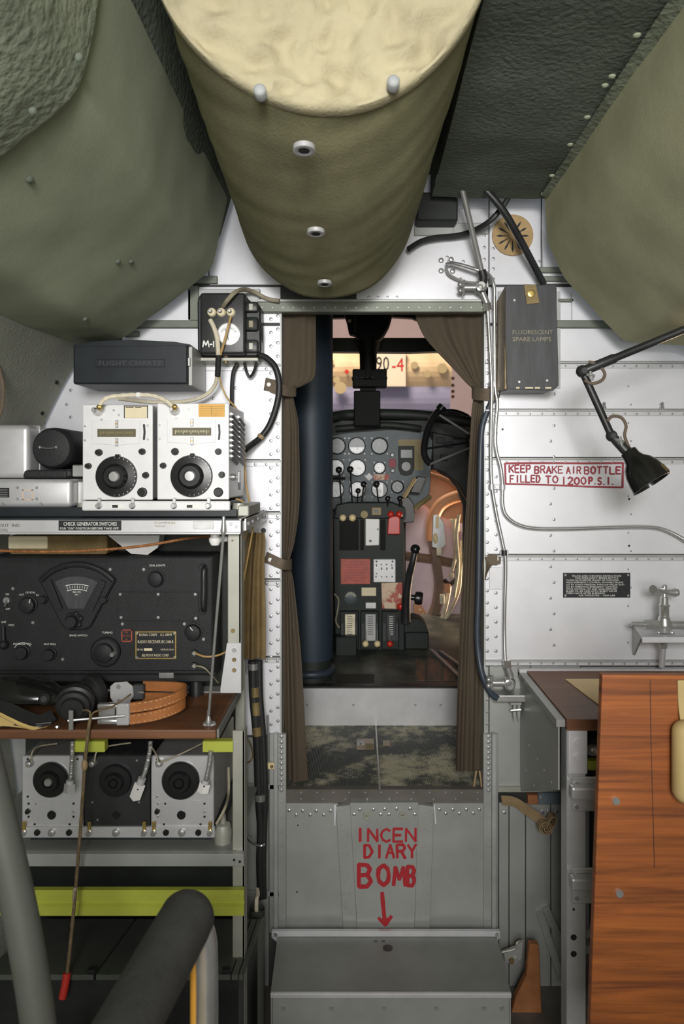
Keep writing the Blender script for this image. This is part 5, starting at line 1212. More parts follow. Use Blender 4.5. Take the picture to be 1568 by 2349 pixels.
obj('socket', tube(B(), [J2, J2+(J3-J2)*.2, J3-(J3-J2)*.05, J3+(J3-J2)*.25], lambda t: .0075+.0055*t, 14, 3), 'black_paint', lm, True)
ax = (P(1494, 1110, 1.42)-J3).normalized()
obj('shade', lathe(B(), [(.010, -.014), (.016, -.010), (.017, .002), (.021, .010), (.030, .020), (.036, .034), (.0395, .052), (.041, .066), (.0395, .066), (.034, .038), (.018, .016)], J3, ax, 36), 'black_gloss', lm, True)
u_ = Vector((0, 1, 0)).cross(ax).normalized(); u_ = u_ if u_.x > 0 else -u_; w_ = ax.cross(u_).normalized(); w_ = w_ if w_.y < 0 else -w_
def onshade(h, an, r_): return J3+ax*h+(u_*math.cos(an)+w_*math.sin(an))*r_
obj('shade_label', extr(B(), [onshade(.046, .55, .0390), onshade(.046, .85, .0390), onshade(.063, .85, .0412), onshade(.063, .55, .0412)], (u_*math.cos(.7)+w_*math.sin(.7))*.001), 'antique_brass', lm)
for a_, pts in (('', [(1350, 830, 1.44), (1372, 838, 1.44), (1386, 856, 1.44), (1380, 872, 1.44), (1358, 880, 1.44), (1340, 872, 1.44)]), ('', [(1392, 966, 1.44), (1404, 955, 1.44), (1424, 958, 1.44), (1435, 976, 1.44), (1432, 1000, 1.44), (1442, 1026, 1.44)])):
    obj('lamp_flex', ptube(B(), pts, .0032, 8), 'strap_brown', lm, True)
for J, s in ((J1, 1), (J2, 1)):
    obj('wing_nut', merge(tube(B(), [J+Vector((.004, -.014, -.008)), J+Vector((.018, -.020, -.012))], .0035, 6, 0), tube(B(), [J+Vector((.010, -.018, -.002)), J+Vector((.014, -.018, -.020))], .0028, 6, 0)), 'steel', lm, True)
for px, py in ((1385, 930), (1518, 931)):
    z = thing('wall_clip', ['small bright clip on the stringer behind the lamp arm', 'small bright clip on the stringer away from the lamp arm'][px > 1450], 'clip', P(px, 940, 1.79)); obj('clip_body', lathe(B(), [(.006, 0), (.005, .006), (.003, .010), (.005, .014), (.002, .018), (0, .018)], P(px, 939, 1.79), (0, 0, 1), 12), 'bright_metal', z, True)
# ================================================================== RIGHT DESK
zd = Z_(1650, 1.43)
dk = thing('wooden_desk', 'brown wooden desk top on an aluminium frame beside the doorway', 'desk', (.62, 1.60, 0))
xd = X_(1300, 1.43)
obj('desk_top', extr(B(), [(xd, 1.43, zd), (.80, 1.43, zd), (.80, 1.775, zd), (xd, 1.775, zd)], (0, 0, -.022)), 'wood_brown', dk)
obj('edge_rail', extr(B(), [(xd-.018, 1.44, zd-.004), (xd-.001, 1.44, zd-.004), (xd-.001, 1.79, zd-.004), (xd-.018, 1.79, zd-.004)], (0, 0, -.014)), 'dull_alu', dk)
obj('rear_rail', box(B(), xd-.018, .80, 1.776, 1.792, zd-.012, zd+.004, .001), 'silver_strip', dk)
obj('side_panel', extr(B(), [(xd-.012, 1.45, zd-.018), (xd-.012, 1.79, zd-.018), (xd-.012, 1.79, Z_(1815, 1.79)), (xd-.012, 1.45, Z_(1812, 1.45))], (.003, 0, 0)), 'dull_alu', dk)
for i, yy in enumerate((1.50, 1.56, 1.62, 1.70)):
    for zz in (.62, .55):
        obj('rivet', lathe(B(), [(.004, 0), (.003, .0015), (0, .0025)], (xd-.012, yy+(.03 if zz < .6 else 0), zz), (-1, 0, 0), 8), 'rivet_metal', dk)
x0, x1 = X_(1301, 1.43), X_(1345, 1.43)
bm = box(B(), x0, x1, 1.436, 1.440, 0.002, Z_(1668, 1.43), .001); box(bm, x0, x0+.003, 1.44, 1.475, .002, Z_(1668, 1.43)); obj('upright', bm, 'rack_alu', dk)
gp = obj('corner_plate', pbox(B(), 1303, 1668, 1347, 1776, 1.432, .004, .003, 2), 'silver_skin', dk)
for y in (1703, 1737): obj('bolt_head', disc_front(B(), 1324, y, 1.432, 8, .004, 14), 'silver_skin', gp, True)
for yt, yb in ((1783, 1862), (1992, 2074)):
    r_ = obj('drawer_runner', pbox(B(), 1310, yt, 1420, yb, 1.430, .006, .002), 'rack_alu', dk)
    obj('runner_bead', box(B(), X_(1310, 1.41), X_(1420, 1.41), 1.408, 1.430, Z_(yt+54, 1.41), Z_(yt+23, 1.41), .005, 2), 'rack_alu', r_)
    for dy in (15, 68): obj('runner_rivet', disc_front(B(), 1322, yt+dy, 1.430, 5, .003, 10), 'rivet_metal', r_, True)
for y, r_ in ((2150, 7), (2188, 7), (2086, 3)): obj('frame_hole', disc_front(B(), 1315, y, 1.436, r_, .0008, 14), 'nameplate_black', dk)
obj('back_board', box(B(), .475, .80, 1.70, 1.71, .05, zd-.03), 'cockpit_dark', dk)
for y in (2135, 2172): obj('inner_rail', pbox(B(), 1342, y, 1420, y+18, 1.46, .02, .002), 'dull_alu', dk)
dlt = thing('desk_box', 'black unit with yellow-green edge stowed inside the desk frame', 'box', P(1400, 1770, 1.5))
obj('unit_body', pbox(B(), 1352, 1690, 1500, 2290, 1.49, .15, .004), 'black_box', dlt); obj('unit_block', pbox(B(), 1348, 1746, 1372, 1768, 1.47, .02, .002), 'chromate', dlt)
obj('unit_lug', sphere(B(), P(1358, 1720, 1.47), .012, 12, 8), 'steel', dlt, True)
env = tag(obj('envelope', extr(B(), [(P(1296, 1568, 1.70).x, 1.70, zd+.0006), (P(1410, 1568, 1.70).x, 1.70, zd+.0006), (P(1430, 1620, 1.50).x, 1.50, zd+.0006), (P(1374, 1620, 1.51).x, 1.51, zd+.0006)], (0, 0, .0015)), 'manila'), 'cream paper sheet lying on the wooden desk', 'paper')
# ---- leaning board (seat back of the next station)
bd = thing('wooden_board', 'tall orange plywood board with two bolts standing before the wooden desk', 'board', P(1450, 2349, 1.12))
YW = 1.12
bl, br = P(1379, 1548, YW), P(1352, 2420, YW)
bm = B(); pts = [P(1381, 1548, YW), P(1760, 1551, YW), P(1760, 2480, YW), P(1348, 2480, YW)]
t = bmesh.new(); extr(t, pts, (0, .016, 0)); bev(t, t.edges[:], .002, 2); join(bm, t); obj('board', bm, 'wood_orange', bd)
for x, y in ((1411, 1836), (1419, 2048)): obj('bolt', disc_front(B(), x, y, YW, 9, .004, 18), 'bright_metal', bd, True)
bm = B(); brush(bm, [(1490, 1560), (1492, 1700), (1496, 1850), (1500, 1990)], YW, 1.4); obj('crack', bm, 'nameplate_black', bd)
cu = thing('seat_cushion', 'pale tan cushion at the edge of the plywood board', 'cushion', P(1600, 1840, 1.09))
a = P(1551, 1660, 1.085); b = P(1790, 1850, 1.085)
bm = box(B(), a.x, b.x, 1.078, 1.118, b.z, a.z, .018, 5)
obj('cushion_pad', bm, 'cream_cushion', cu, True); obj('cushion_tab', ribbon(B(), [P(1562, 1560, 1.117), P(1564, 1620, 1.117), P(1572, 1672, 1.105)], (1, 0, 0), .012, .003), 'cream_cushion', cu, True)

cable('lining_cord', [(-6, 835, 1.45), (6, 880, 1.45), (5, 930, 1.45), (-6, 965, 1.45)], .004, 'strap_brown', 'brown cord hanging against the green side lining', 'cord')
# ================================================================== COCKPIT BEYOND THE DOOR
zf = Z_(1810, 1.80); Yr = (EYE-zf)*F/(1665-VY); zc = Z_(1577, Yr)
tf = struct('floor_passage', box(B(), -.33, .45, 1.818, Yr+.01, zf-.02, zf), 'tread_floor')
def fpart(name, bm, matn, smooth=False): return obj(name, bm, matn, tf, smooth)
fpart('floor_joint', box(B(), X_(866, 2.0)-.002, X_(866, 2.0)+.002, 1.80, Yr, zf, zf+.0015), 'rack_olive')
def onfloor(px, py, z): 
    Y = (EYE-z)*F/(py-VY); return P(px, py, Y)
def floorrect(x0, y0, x1, y1, z, th, name, matn, parent):
    a, b, c, d = onfloor(x0, y0, z), onfloor(x1, y0, z), onfloor(x1, y1, z), onfloor(x0, y1, z)
    return obj(name, extr(B(), [a, b, c, d], (0, 0, th)), matn, parent)
w_ = floorrect(817, 1695, 857, 1720, zf+.0004, .0006, 'floor_slot', 'antique_brass', tf)
floorrect(820, 1698, 836, 1706, zf+.0012, .0005, 'slot_shadow', 'nameplate_black', w_); floorrect(838, 1706, 856, 1718, zf+.0012, .0005, 'slot_plate', 'tan_paint', w_)
for x in (822, 832): floorrect(x-2, 1704, x+2, 1710, zf+.0018, .0005, 'slot_screw', 'white_paint', w_)
floorrect(878, 1699, 894, 1711, zf+.0004, .0006, 'floor_slot', 'antique_brass', tf)
fpart('sill', pbox(B(), DX0+1, 1811, DX1-1, 1842, YB-.004, .022, .001), 'floor_metal')
stuff(fpart('rivets', rivets(B(), row(690, 1818, 1095, 1818, 12)+row(690, 1833, 1095, 1833, 9), YB-.004, 2.2), 'rivet_metal', True))
tr_ = struct('trim_1', box(B(), -.33, .45, Yr, Yr+.012, zf, zc-.003, .001), 'rack_alu')
for x in (704, 810, 952, 1010): obj('screw', disc_front(B(), x, 1617, Yr, 3, .002, 8), 'rivet_metal', tr_, True)
cf = struct('floor_cockpit', box(B(), -.7, .8, Yr+.003, 3.4, zc-.03, zc), 'cockpit_floor')
obj('nosing', box(B(), -.33, .45, Yr-.002, Yr+.03, zc-.002, zc+.004, .0015), 'black_paint', cf)
for px0, px1 in ((980, 1010), (952, 974), (1018, 1040)): floorrect(px0, 1512, px1, 1562, zc+.0008, .0008, 'worn_strip', 'floor_rust', cf)
floorrect(772, 1548, 858, 1572, zc+.0004, .003, 'hatch_plate', 'cockpit_dark', cf)
for x0, y0, x1, y1 in ((985, 1495, 1052, 1560), (1005, 1498, 1050, 1530)):
    a, b = onfloor(x0, y0, zc), onfloor(x1, y1, zc); d = Vector((.012, 0, 0)); obj('floor_rail', extr(B(), [a, b, b+d, a+d], (0, 0, .010)), 'steel', cf)
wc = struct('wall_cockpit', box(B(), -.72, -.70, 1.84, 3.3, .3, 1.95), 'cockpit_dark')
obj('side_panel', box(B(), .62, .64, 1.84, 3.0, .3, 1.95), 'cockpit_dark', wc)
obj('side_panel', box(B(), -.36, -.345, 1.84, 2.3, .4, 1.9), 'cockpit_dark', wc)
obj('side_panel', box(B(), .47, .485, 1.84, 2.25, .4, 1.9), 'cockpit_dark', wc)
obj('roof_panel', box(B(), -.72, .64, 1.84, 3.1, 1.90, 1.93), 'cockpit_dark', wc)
YWs = 3.08
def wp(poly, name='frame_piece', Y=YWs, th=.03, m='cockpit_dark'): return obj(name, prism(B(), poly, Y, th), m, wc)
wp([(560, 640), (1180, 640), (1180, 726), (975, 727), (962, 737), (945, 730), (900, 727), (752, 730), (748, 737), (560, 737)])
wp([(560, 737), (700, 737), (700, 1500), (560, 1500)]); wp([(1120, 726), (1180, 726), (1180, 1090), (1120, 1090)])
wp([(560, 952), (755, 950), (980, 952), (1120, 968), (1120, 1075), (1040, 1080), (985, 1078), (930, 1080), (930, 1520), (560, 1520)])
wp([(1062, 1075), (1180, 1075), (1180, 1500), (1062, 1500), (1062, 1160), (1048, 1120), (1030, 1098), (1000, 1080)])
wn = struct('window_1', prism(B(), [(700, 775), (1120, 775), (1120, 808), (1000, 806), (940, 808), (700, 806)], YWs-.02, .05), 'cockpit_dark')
obj('pane', prism(B(), [(700, 806), (1120, 806), (1120, 960), (700, 955)], YWs+.014, .004), 'glass', wn)
obj('pane', prism(B(), [(700, 726), (1120, 726), (1120, 777), (700, 777)], YWs+.014, .004), 'glass', wn)
# coaming over the instrument panel
cm = thing('glare_shield', 'dark padded coaming above the instrument panel', 'coaming', P(880, 990, 2.95))
obj('coaming', ptube(B(), [(690, 972, 2.90), (760, 958, 2.92), (800, 952, 2.95), (880, 950, 2.95), (960, 953, 2.94), (1040, 962, 2.92), (1090, 972, 2.90)], .022, 12), 'cockpit_dark', cm, True)
obj('coaming_skirt', prism(B(), [(690, 965), (1090, 965), (1086, 1010), (990, 990), (900, 985), (800, 992), (690, 1010)], 2.93, .02), 'cockpit_dark', cm)
obj('coaming_pad', ptube(B(), [(770, 984, 2.915), (830, 979, 2.905), (885, 975, 2.905), (940, 980, 2.91), (964, 984, 2.92)], .014, 10), 'cockpit_dark', cm, True)
# instrument panel
YI = 2.95
ipn = thing('instrument_panel', 'grey-green instrument panel with rows of round gauges', 'instrument panel', P(870, 1168, YI))
obj('panel', prism(B(), [(690, 992), (800, 990), (900, 985), (975, 990), (992, 1010), (985, 1130), (960, 1168), (690, 1168)], YI, .02, .002), 'panel_green', ipn)
def gauge(x, y, r, face, half=None):
    g = obj('gauge', lathe(B(), [(S(r, YI), 0), (S(r, YI), .006), (S(r-1.6, YI), .007), (S(r-2.4, YI), .004), (0, .004)], P(x, y, YI), (0, -1, 0), 28), 'bakelite', ipn, True)
    obj('gauge_face', disc_front(B(), x, y, YI-.0035, r-2.3, .0014, 28), face, g)
    if half:
        bm = B(); pts = [(x+(r-2.5)*math.cos(math.radians(a)), y-(r-2.5)*math.sin(math.radians(a))) for a in half]; extr(bm, [P(px, py, YI-.0052) for px, py in pts], (0, .0004, 0)); obj('gauge_shade', bm, 'gauge_dark', g)
    bm = B()
    for a in range(0, 360, 30):
        an = math.radians(a); brush(bm, [(x+(r-3.5)*math.cos(an), y-(r-3.5)*math.sin(an)), (x+(r-6)*math.cos(an), y-(r-6)*math.sin(an))], YI-.0054, .7)
    brush(bm, [(x, y), (x+r*.45*math.cos(r*x), y-r*.45*math.sin(r*x))], YI-.0054, .9)
    obj('gauge_marks', bm, 'white_paint' if face == 'gauge_dark' else 'nameplate_black', g)
    for sx, sy in ((-1, -1), (1, -1), (-1, 1), (1, 1)): obj('gauge_screw', disc_front(B(), x+sx*(r-2), y+sy*(r-2), YI, 1.8, .002, 6), 'bakelite', g)
for x, y, r, f, h in ((773, 1023, 20, 'gauge_dark', None), (818, 1023, 20, 'gauge_white', list(range(-10, 191, 20))), (870, 1023, 20, 'gauge_dark', None),
        (770, 1073, 20, 'gauge_white', None), (819, 1073, 20, 'gauge_white', None), (870, 1073, 14, 'gauge_white', None), (769, 1123, 20, 'gauge_white', None), (819, 1123, 19, 'gauge_white', None), (870, 1123, 19, 'gauge_white', list(range(-60, 61, 15))), (911, 1117, 15, 'gauge_dark', None)):
    gauge(x, y, r, f, h)
obj('panel_band', pbox(B(), 913, 1008, 970, 1023, YI-.0006, .001), 'tan_paint', ipn); obj('panel_band', pbox(B(), 950, 1023, 970, 1079, YI-.0006, .001), 'tan_paint', ipn)
q = obj('radio_compass', prism(B(), [(913, 1023), (950, 1023), (950, 1075), (944, 1088), (930, 1092), (918, 1088), (913, 1075)], YI-.005, .005, .001), 'cockpit_green', ipn); obj('compass_face', disc_front(B(), 931, 1070, YI-.005, 11, .002, 20), 'gauge_dark', q); obj('compass_window', pbox(B(), 919, 1032, 945, 1050, YI-.006, .002), 'gauge_dark', q)
q = obj('warning_lamp', pbox(B(), 892, 1053, 907, 1072, YI-.006, .006, .001), 'red_dark', ipn); obj('lamp_knob', knob(B(), 899, 1044, YI, 5, .012, 12), 'bakelite', ipn, True); obj('lamp_knob', knob(B(), 900, 1080, YI, 5, .012, 12), 'bakelite', ipn, True)
obj('label_plate', pbox(B(), 857, 1088, 891, 1101, YI-.002, .002), 'worn_placard', ipn)
obj('panel_diamond', prism(B(), [(846, 1085), (855, 1094), (846, 1103), (837, 1094)], YI-.004, .004), 'bakelite', ipn)
for y in (1096, 1099): obj('panel_rod', tube(B(), [P(690, y, YI-.02), P(792, y, YI-.02)], .002, 6, 0), 'cockpit_green', ipn, True)
# pedestal
YP = 2.70
pd = thing('control_pedestal', 'dark throttle pedestal with levers and placards in the cockpit', 'pedestal', P(845, 1494, YP+.1))
obj('pedestal_body', prism(B(), [(762, 1172), (924, 1172), (928, 1260), (928, 1493), (768, 1493)], YP, .22, .004), 'cockpit_green', pd)
obj('quadrant_head', prism(B(), [(770, 1158), (800, 1152), (900, 1152), (930, 1165), (930, 1190), (765, 1190)], YP-.015, .06, .004), 'cockpit_green', pd)
for x0, x1, y0, y1 in ((778, 822, 1192, 1262), (826, 834, 1192, 1262), (872, 884, 1192, 1262)): obj('quadrant_slot', pbox(B(), x0, y0, x1, y1, YP-.004, .004, .001), 'void_black', pd)
def lever(kx, ky, bx, by, r=6.3, m='bakelite', Y=YP-.02, rodm='bakelite'):
    l = obj('lever', tube(B(), [P(bx, by, YP), P(kx, ky, Y-.015)], .0028, 8, 0), rodm, pd, True); obj('lever_knob', sphere(B(), P(kx, ky, Y-.018), S(r, Y), 14, 10), m, l, True)
for a in ((777, 1078, 783, 1160, 8), (803, 1077, 808, 1165, 8), (834, 1111, 828, 1165, 7.5), (821, 1126, 818, 1165, 6.5), (863, 1111, 869, 1165, 8), (889, 1144, 888, 1172, 7), (917, 1144, 914, 1172, 7)): lever(*a[:4], r=a[4])
for x, y, r, m in ((786, 1188, 8, 'cream_plastic'), (808, 1188, 8.5, 'cream_plastic'), (896, 1180, 8, 'red_plastic'), (915, 1180, 8, 'red_plastic'), (918, 1391, 8.5, 'red_plastic')):
    obj('push_knob', sphere(B(), P(x, y, YP-.025), S(r, YP), 14, 10), m, pd, True)
obj('round_button', disc_front(B(), 835, 1180, YP-.015, 9, .010, 18), 'tan_paint', pd, True); obj('square_button', pbox(B(), 852, 1164, 874, 1182, YP-.025, .012, .002), 'tan_paint', pd); obj('button_mark', pbox(B(), 857, 1169, 868, 1176, YP-.026, .002), 'nameplate_black', pd)
obj('red_guard', prism(B(), [(890, 1190), (897, 1184), (914, 1184), (917, 1190), (917, 1226), (888, 1226)], YP-.03, .02, .003), 'red_plastic', pd)
q = obj('pale_plate', prism(B(), [(838, 1190), (870, 1191), (869, 1251), (838, 1252)], YP-.012, .012, .002), 'white_paint', pd); obj('plate_hole', disc_front(B(), 849, 1241, YP-.012, 3, .001, 10), 'nameplate_black', q); obj('plate_hole', disc_front(B(), 866, 1214, YP-.012, 2, .001, 8), 'nameplate_black', q)
q = obj('red_placard', pbox(B(), 781, 1282, 849, 1340, YP-.004, .005, .001), 'red_placard', pd)
bm = B()
for i in range(8): pbox(bm, 788+(6 if i == 0 else 0), 1289+i*6, 842-(i % 3)*6, 1290+i*6, YP-.0045, .0006)
obj('placard_lines', bm, 'red_dark', q)
q = obj('switch_box', pbox(B(), 856, 1283, 907, 1336, YP-.018, .018, .003, 2), 'face_white', pd)
for x, y, r in ((863, 1288, 2.4), (900, 1288, 2.4), (874, 1295, 1.6), (886, 1295, 1.6), (898, 1296, 1.6), (863, 1316, 1.6), (862, 1323, 1.8), (875, 1323, 1.6), (886, 1323, 1.6), (899, 1323, 1.8)): obj('switch_screw', disc_front(B(), x, y, YP-.018, r, .002, 8), 'bakelite', q)
for x, y in ((863, 1300), (875, 1308), (887, 1308), (899, 1306)): obj('toggle', merge(disc_front(B(), x, y, YP-.018, 3.6, .004, 10), tube(B(), [P(x, y, YP-.02), P(x, y-5, YP-.034)], .0022, 8, 0)), 'steel', q, True)
obj('paper_label', pbox(B(), 829, 1348, 862, 1367, YP-.001, .002), 'cream_paper', pd)
obj('worn_placard', prism(B(), [(874, 1338), (922, 1336), (924, 1397), (876, 1396)], YP-.004, .005, .001), 'worn_placard', pd)
q = obj('trim_dial', disc_front(B(), 804, 1371, YP, 15, .006, 24), 'panel_green', pd, True)
bm = B()
for a in range(20, 180, 20): brush(bm, [(804+13*math.cos(math.radians(a)), 1371-13*math.sin(math.radians(a))), (804+8*math.cos(math.radians(a)), 1371-8*math.sin(math.radians(a)))], YP-.0062, 1.2)
obj('dial_marks', bm, 'cream_paper', q)
obj('data_plate', pbox(B(), 838, 1382, 862, 1396, YP-.006, .006, .001), 'steel', pd)
for x0, x1, m in ((791, 814, 'linkage_cream'), (838, 861, 'plastic_grey'), (887, 907, 'nameplate_black')):
    s_ = obj('slot_housing', pbox(B(), x0-12, 1402, x1+8, 1490, YP-.02, .02, .003), 'cockpit_green', pd)
    obj('scale_strip', pbox(B(), x0, 1409, x1, 1458 if x0 < 800 else 1470, YP-.023, .004, .0006), m, s_); obj('lever_slot', pbox(B(), x0-9, 1430, x0-3, 1470, YP-.0215, .003), 'nameplate_black', s_); obj('lever_slot', pbox(B(), x1+1, 1430, x1+5, 1470, YP-.0215, .003), 'nameplate_black', s_)
    bm = B()
    for i in range(9): pbox(bm, x0+5, 1414+i*5, x1-6, 1415.4+i*5, YP-.0236, .0006)
    obj('scale_marks', bm, 'nameplate_black' if m != 'nameplate_black' else 'white_paint', s_)
for x, m in ((838, 'cream_plastic'), (865, 'cream_plastic'), (894, 'red_plastic')):
    l = obj('lever', tube(B(), [P(x, 1445, YP-.02), P(x, 1474, YP-.045)], .0026, 8, 0), 'steel', pd, True); obj('lever_knob', sphere(B(), P(x, 1477, YP-.048), S(7.5, YP), 14, 10), m, l, True)
obj('stowage_box', pbox(B(), 769, 1461, 818, 1507, YP-.06, .05, .003), 'cockpit_green', pd)
obj('round_housing', lathe(B(), [(S(34, YP), 0), (S(36, YP), .02), (S(36, YP), .10), (0, .10)], P(948, 1454, YP+.01), (0, 1, 0), 28), 'cockpit_green', pd, True)
obj('housing_foot', pbox(B(), 928, 1450, 983, 1490, YP+.005, .10, .004), 'cockpit_green', pd)
obj('cord_loop', ptube(B(), [(766, 1362, YP-.03), (776, 1375, YP-.03), (774, 1400, YP-.02), (770, 1425, YP-.02), (778, 1440, YP-.02)], .003, 6), 'cable_grey', pd, True)
# big handle beside the pedestal
hl = thing('hand_lever', 'black hand lever with ball knob beside the pedestal', 'lever', P(930, 1430, 2.68))
obj('lever_arm', ptube(B(), [(930, 1428, 2.68), (931, 1370, 2.66), (937, 1325, 2.64), (946, 1290, 2.62), (951, 1265, 2.62)], lambda t: .018-.008*t, 10), 'black_paint', hl, True)
obj('ball_knob', sphere(B(), P(952, 1260, 2.62), S(11.5, 2.62), 18, 12), 'bakelite', hl, True)
obj('side_knob', lathe(B(), [(.010, 0), (.010, .012), (.022, .016), (.024, .030), (.020, .042), (0, .042)], P(942, 1370, 2.64), (1, -.1, -.1), 14), 'bakelite', hl, True)
# central post with compass
cp = thing('compass_post', 'black centre post with compass boxes before the windshield', 'compass post', P(842, 975, 2.85))
obj('head_casting', prism(B(), [(788, 716), (902, 716), (893, 748), (880, 770), (868, 782), (826, 782), (815, 768), (800, 764), (795, 738)], 2.80, .06, .005), 'void_black', cp)
obj('neck', lathe(B(), [(S(28, 2.8), 0), (S(24, 2.8), .03), (S(20, 2.8), .05), (S(19, 2.8), .14), (S(24, 2.8), .15), (0, .15)], P(844, 790, 2.83)+Vector((0, 0, .012)), (0, 0, -1), 20), 'void_black', cp, True)
q = obj('compass_box', pbox(B(), 808, 846, 887, 888, 2.80, .06, .004), 'void_black', cp); obj('box_ledge', pbox(B(), 806, 864, 888, 869, 2.797, .06, .001), 'void_black', q)
for x in (818, 830, 842, 854): obj('box_screw', disc_front(B(), x, 866, 2.797, 2, .001, 6), 'cockpit_green', q)
obj('post_box', pbox(B(), 811, 896, 872, 978, 2.82, .06, .004), 'void_black', cp); obj('post_link', pbox(B(), 825, 884, 862, 900, 2.83, .04), 'void_black', cp)
obj('pull_chain', ptube(B(), [(814, 716, 2.78), (814, 760, 2.78)], .0012, 6, 0), 'steel', cp); obj('bright_stud', sphere(B(), P(801, 736, 2.79), .007, 10, 8), 'cream_plastic', cp, True)
# control wheel
cw = thing('pilot_yoke', 'black control wheel with thin spokes at the far pilot seat', 'control wheel', P(1080, 1080, 2.55))
bm = ptube(B(), [(1012, 938, 2.60), (1000, 948, 2.59), (987, 970, 2.57), (977, 1000, 2.55), (972, 1030, 2.53), (975, 1050, 2.52), (986, 1064, 2.51)], .0115, 12); obj('rim', bm, 'bakelite', cw, True)
obj('rim_grip', ptube(B(), [(1016, 932, 2.60), (1008, 941, 2.60)], .017, 12, 0), 'bakelite', cw, True)
for a, b in (((1008, 952, 2.59), (1090, 1004, 2.60)), ((986, 1065, 2.51), (1090, 1022, 2.58)), ((974, 1030, 2.53), (1090, 1012, 2.60))):
    obj('spoke', ptube(B(), [a, b], .0042, 8, 0), 'steel' if a[0] != 974 else 'bakelite', cw, True)
obj('hub', lathe(B(), [(.035, 0), (.035, .03), (.02, .045), (0, .045)], P(1092, 1013, 2.62), (-.3, -1, 0), 20), 'bakelite', cw, True)
obj('column', ptube(B(), [(1095, 1015, 2.64), (1088, 1120, 2.66), (1085, 1300, 2.70), (1085, 1480, 2.76)], .022, 12), 'cockpit_dark', cw, True)
sp = thing('side_console', 'dark side console behind the control wheel', 'console', P(1050, 1085, 2.98))
obj('console_body', prism(B(), [(990, 975), (1010, 948), (1050, 948), (1110, 965), (1110, 1180), (1072, 1150), (1050, 1110), (1020, 1085), (992, 1075)], 2.97, .06, .004), 'cockpit_dark', sp)
for i, (x, y) in enumerate(((1010, 1010), (1030, 1020), (1018, 1050), (1050, 1000))): obj('console_unit', pbox(B(), x-9, y-7, x+9, y+7, 2.955, .016, .002), 'cockpit_green', sp)
obj('console_rib', ptube(B(), [(1012, 946, 2.95), (1040, 945, 2.95), (1068, 955, 2.95), (1080, 968, 2.95)], .012, 10), 'bakelite', sp, True)
yk = thing('latch_arm', 'black latch block with tan handle right of the gauges', 'latch', P(950, 1205, 2.80))
obj('handle', ptube(B(), [(952, 1097, 2.78), (940, 1116, 2.78), (925, 1141, 2.78)], .008, 10, 0), 'tan_paint', yk, True)
obj('latch_block', prism(B(), [(957, 1092), (978, 1095), (962, 1132), (940, 1130)], 2.84, .05, .003), 'black_paint', yk)
obj('latch_block', prism(B(), [(920, 1142), (938, 1140), (948, 1155), (952, 1180), (950, 1198), (922, 1200)], 2.80, .06, .003), 'black_paint', yk)
obj('latch_rod', ptube(B(), [(945, 1170, 2.86), (965, 1155, 2.9), (985, 1140, 2.95)], .010, 8, 0), 'tan_paint', yk, True)
# dark blue heater duct
du = thing('heater_duct', 'tall dark blue heater duct standing just inside the doorway', 'duct', P(712, 1512, 2.34))
YD = 2.34; rD = S(50, YD); cxD = X_(713, YD)
obj('duct_tube', lathe(B(), [(rD, Z_(1507, YD)), (rD, Z_(1110, YD)), (rD, 1.88), (rD*.9, 1.88), (rD*.9, Z_(1507, YD))], (cxD, YD, 0), (0, 0, 1), 40, False), 'duct_blue', du, True)
obj('joint_band', lathe(B(), [(rD*1.012, Z_(1113, YD)), (rD*1.015, Z_(1109, YD)), (rD*1.012, Z_(1105, YD))], (cxD, YD, 0), (0, 0, 1), 40, False), 'duct_blue', du, True)
obj('foot_ring', tube(B(), [(cxD+rD*.96*math.cos(a*math.pi/10), YD+rD*.96*math.sin(a*math.pi/10), zc+.03) for a in range(21)], .012, 10, 1), 'hose_blue', du, True)
obj('foot_sleeve', lathe(B(), [(rD*.92, zc+.001), (rD*.92, Z_(1507, YD)+.01), (rD*.7, Z_(1507, YD)+.01), (rD*.7, zc+.001)], (cxD, YD, 0), (0, 0, 1), 32, False), 'cockpit_dark', du, True)
for y in (1030, 1095, 1130, 1160): obj('seam_mark', prism(B(), [(698, y), (701, y), (701, y+12), (698, y+12)], YD-rD*.965, .002), 'nameplate_black', du)
# nose compartment seen through the gap at the right of the pedestal
ns = struct('wall_nose', prism(B(), [(915, 1120), (1000, 1120), (1075, 1250), (1075, 1520), (915, 1520)], 3.70, .02), 'nose_pink')
obj('orange_panel', prism(B(), [(985, 1070), (1075, 1070), (1085, 1210), (1000, 1180), (960, 1145)], 3.62, .02), 'nose_orange', ns)
obj('orange_rib', ptube(B(), [(985, 1088, 3.58), (1020, 1100, 3.57), (1048, 1122, 3.56), (1060, 1150, 3.56)], .012, 8), 'nose_orange', ns, True)
obj('stringer', ptube(B(), [(920, 1274, 3.66), (990, 1283, 3.66), (1060, 1296, 3.66)], .022, 8), 'nose_brown', ns, True)
obj('rivet_band', prism(B(), [(948, 1385), (968, 1390), (985, 1420), (972, 1440), (950, 1425)], 3.64, .02), 'nose_orange', ns)
for x, y in ((962, 1398), (968, 1408), (973, 1420)): obj('rivet', disc_front(B(), x, y, 3.64, 2.6, .006, 8), 'cream_plastic', ns)
ar = thing('frame_arch', 'brown curved frame arch inside the nose compartment', 'frame', P(985, 1440, 3.45))
obj('arch', ribbon(B(), [P(*p) for p in ((1075, 1138, 3.42), (1040, 1142, 3.42), (1010, 1160, 3.42), (993, 1195, 3.42), (992, 1240, 3.42), (1000, 1290, 3.42), (1006, 1340, 3.42), (1000, 1390, 3.42), (984, 1432, 3.42))], (0, 1, 0), .10, .034, 8), 'nose_brown', ar, True)
obj('arch_face', ptube(B(), [(1075, 1136, 3.36), (1040, 1141, 3.36), (1008, 1160, 3.36), (991, 1197, 3.36), (990, 1240, 3.36)], .028, 10), 'nose_orange', ar, True)
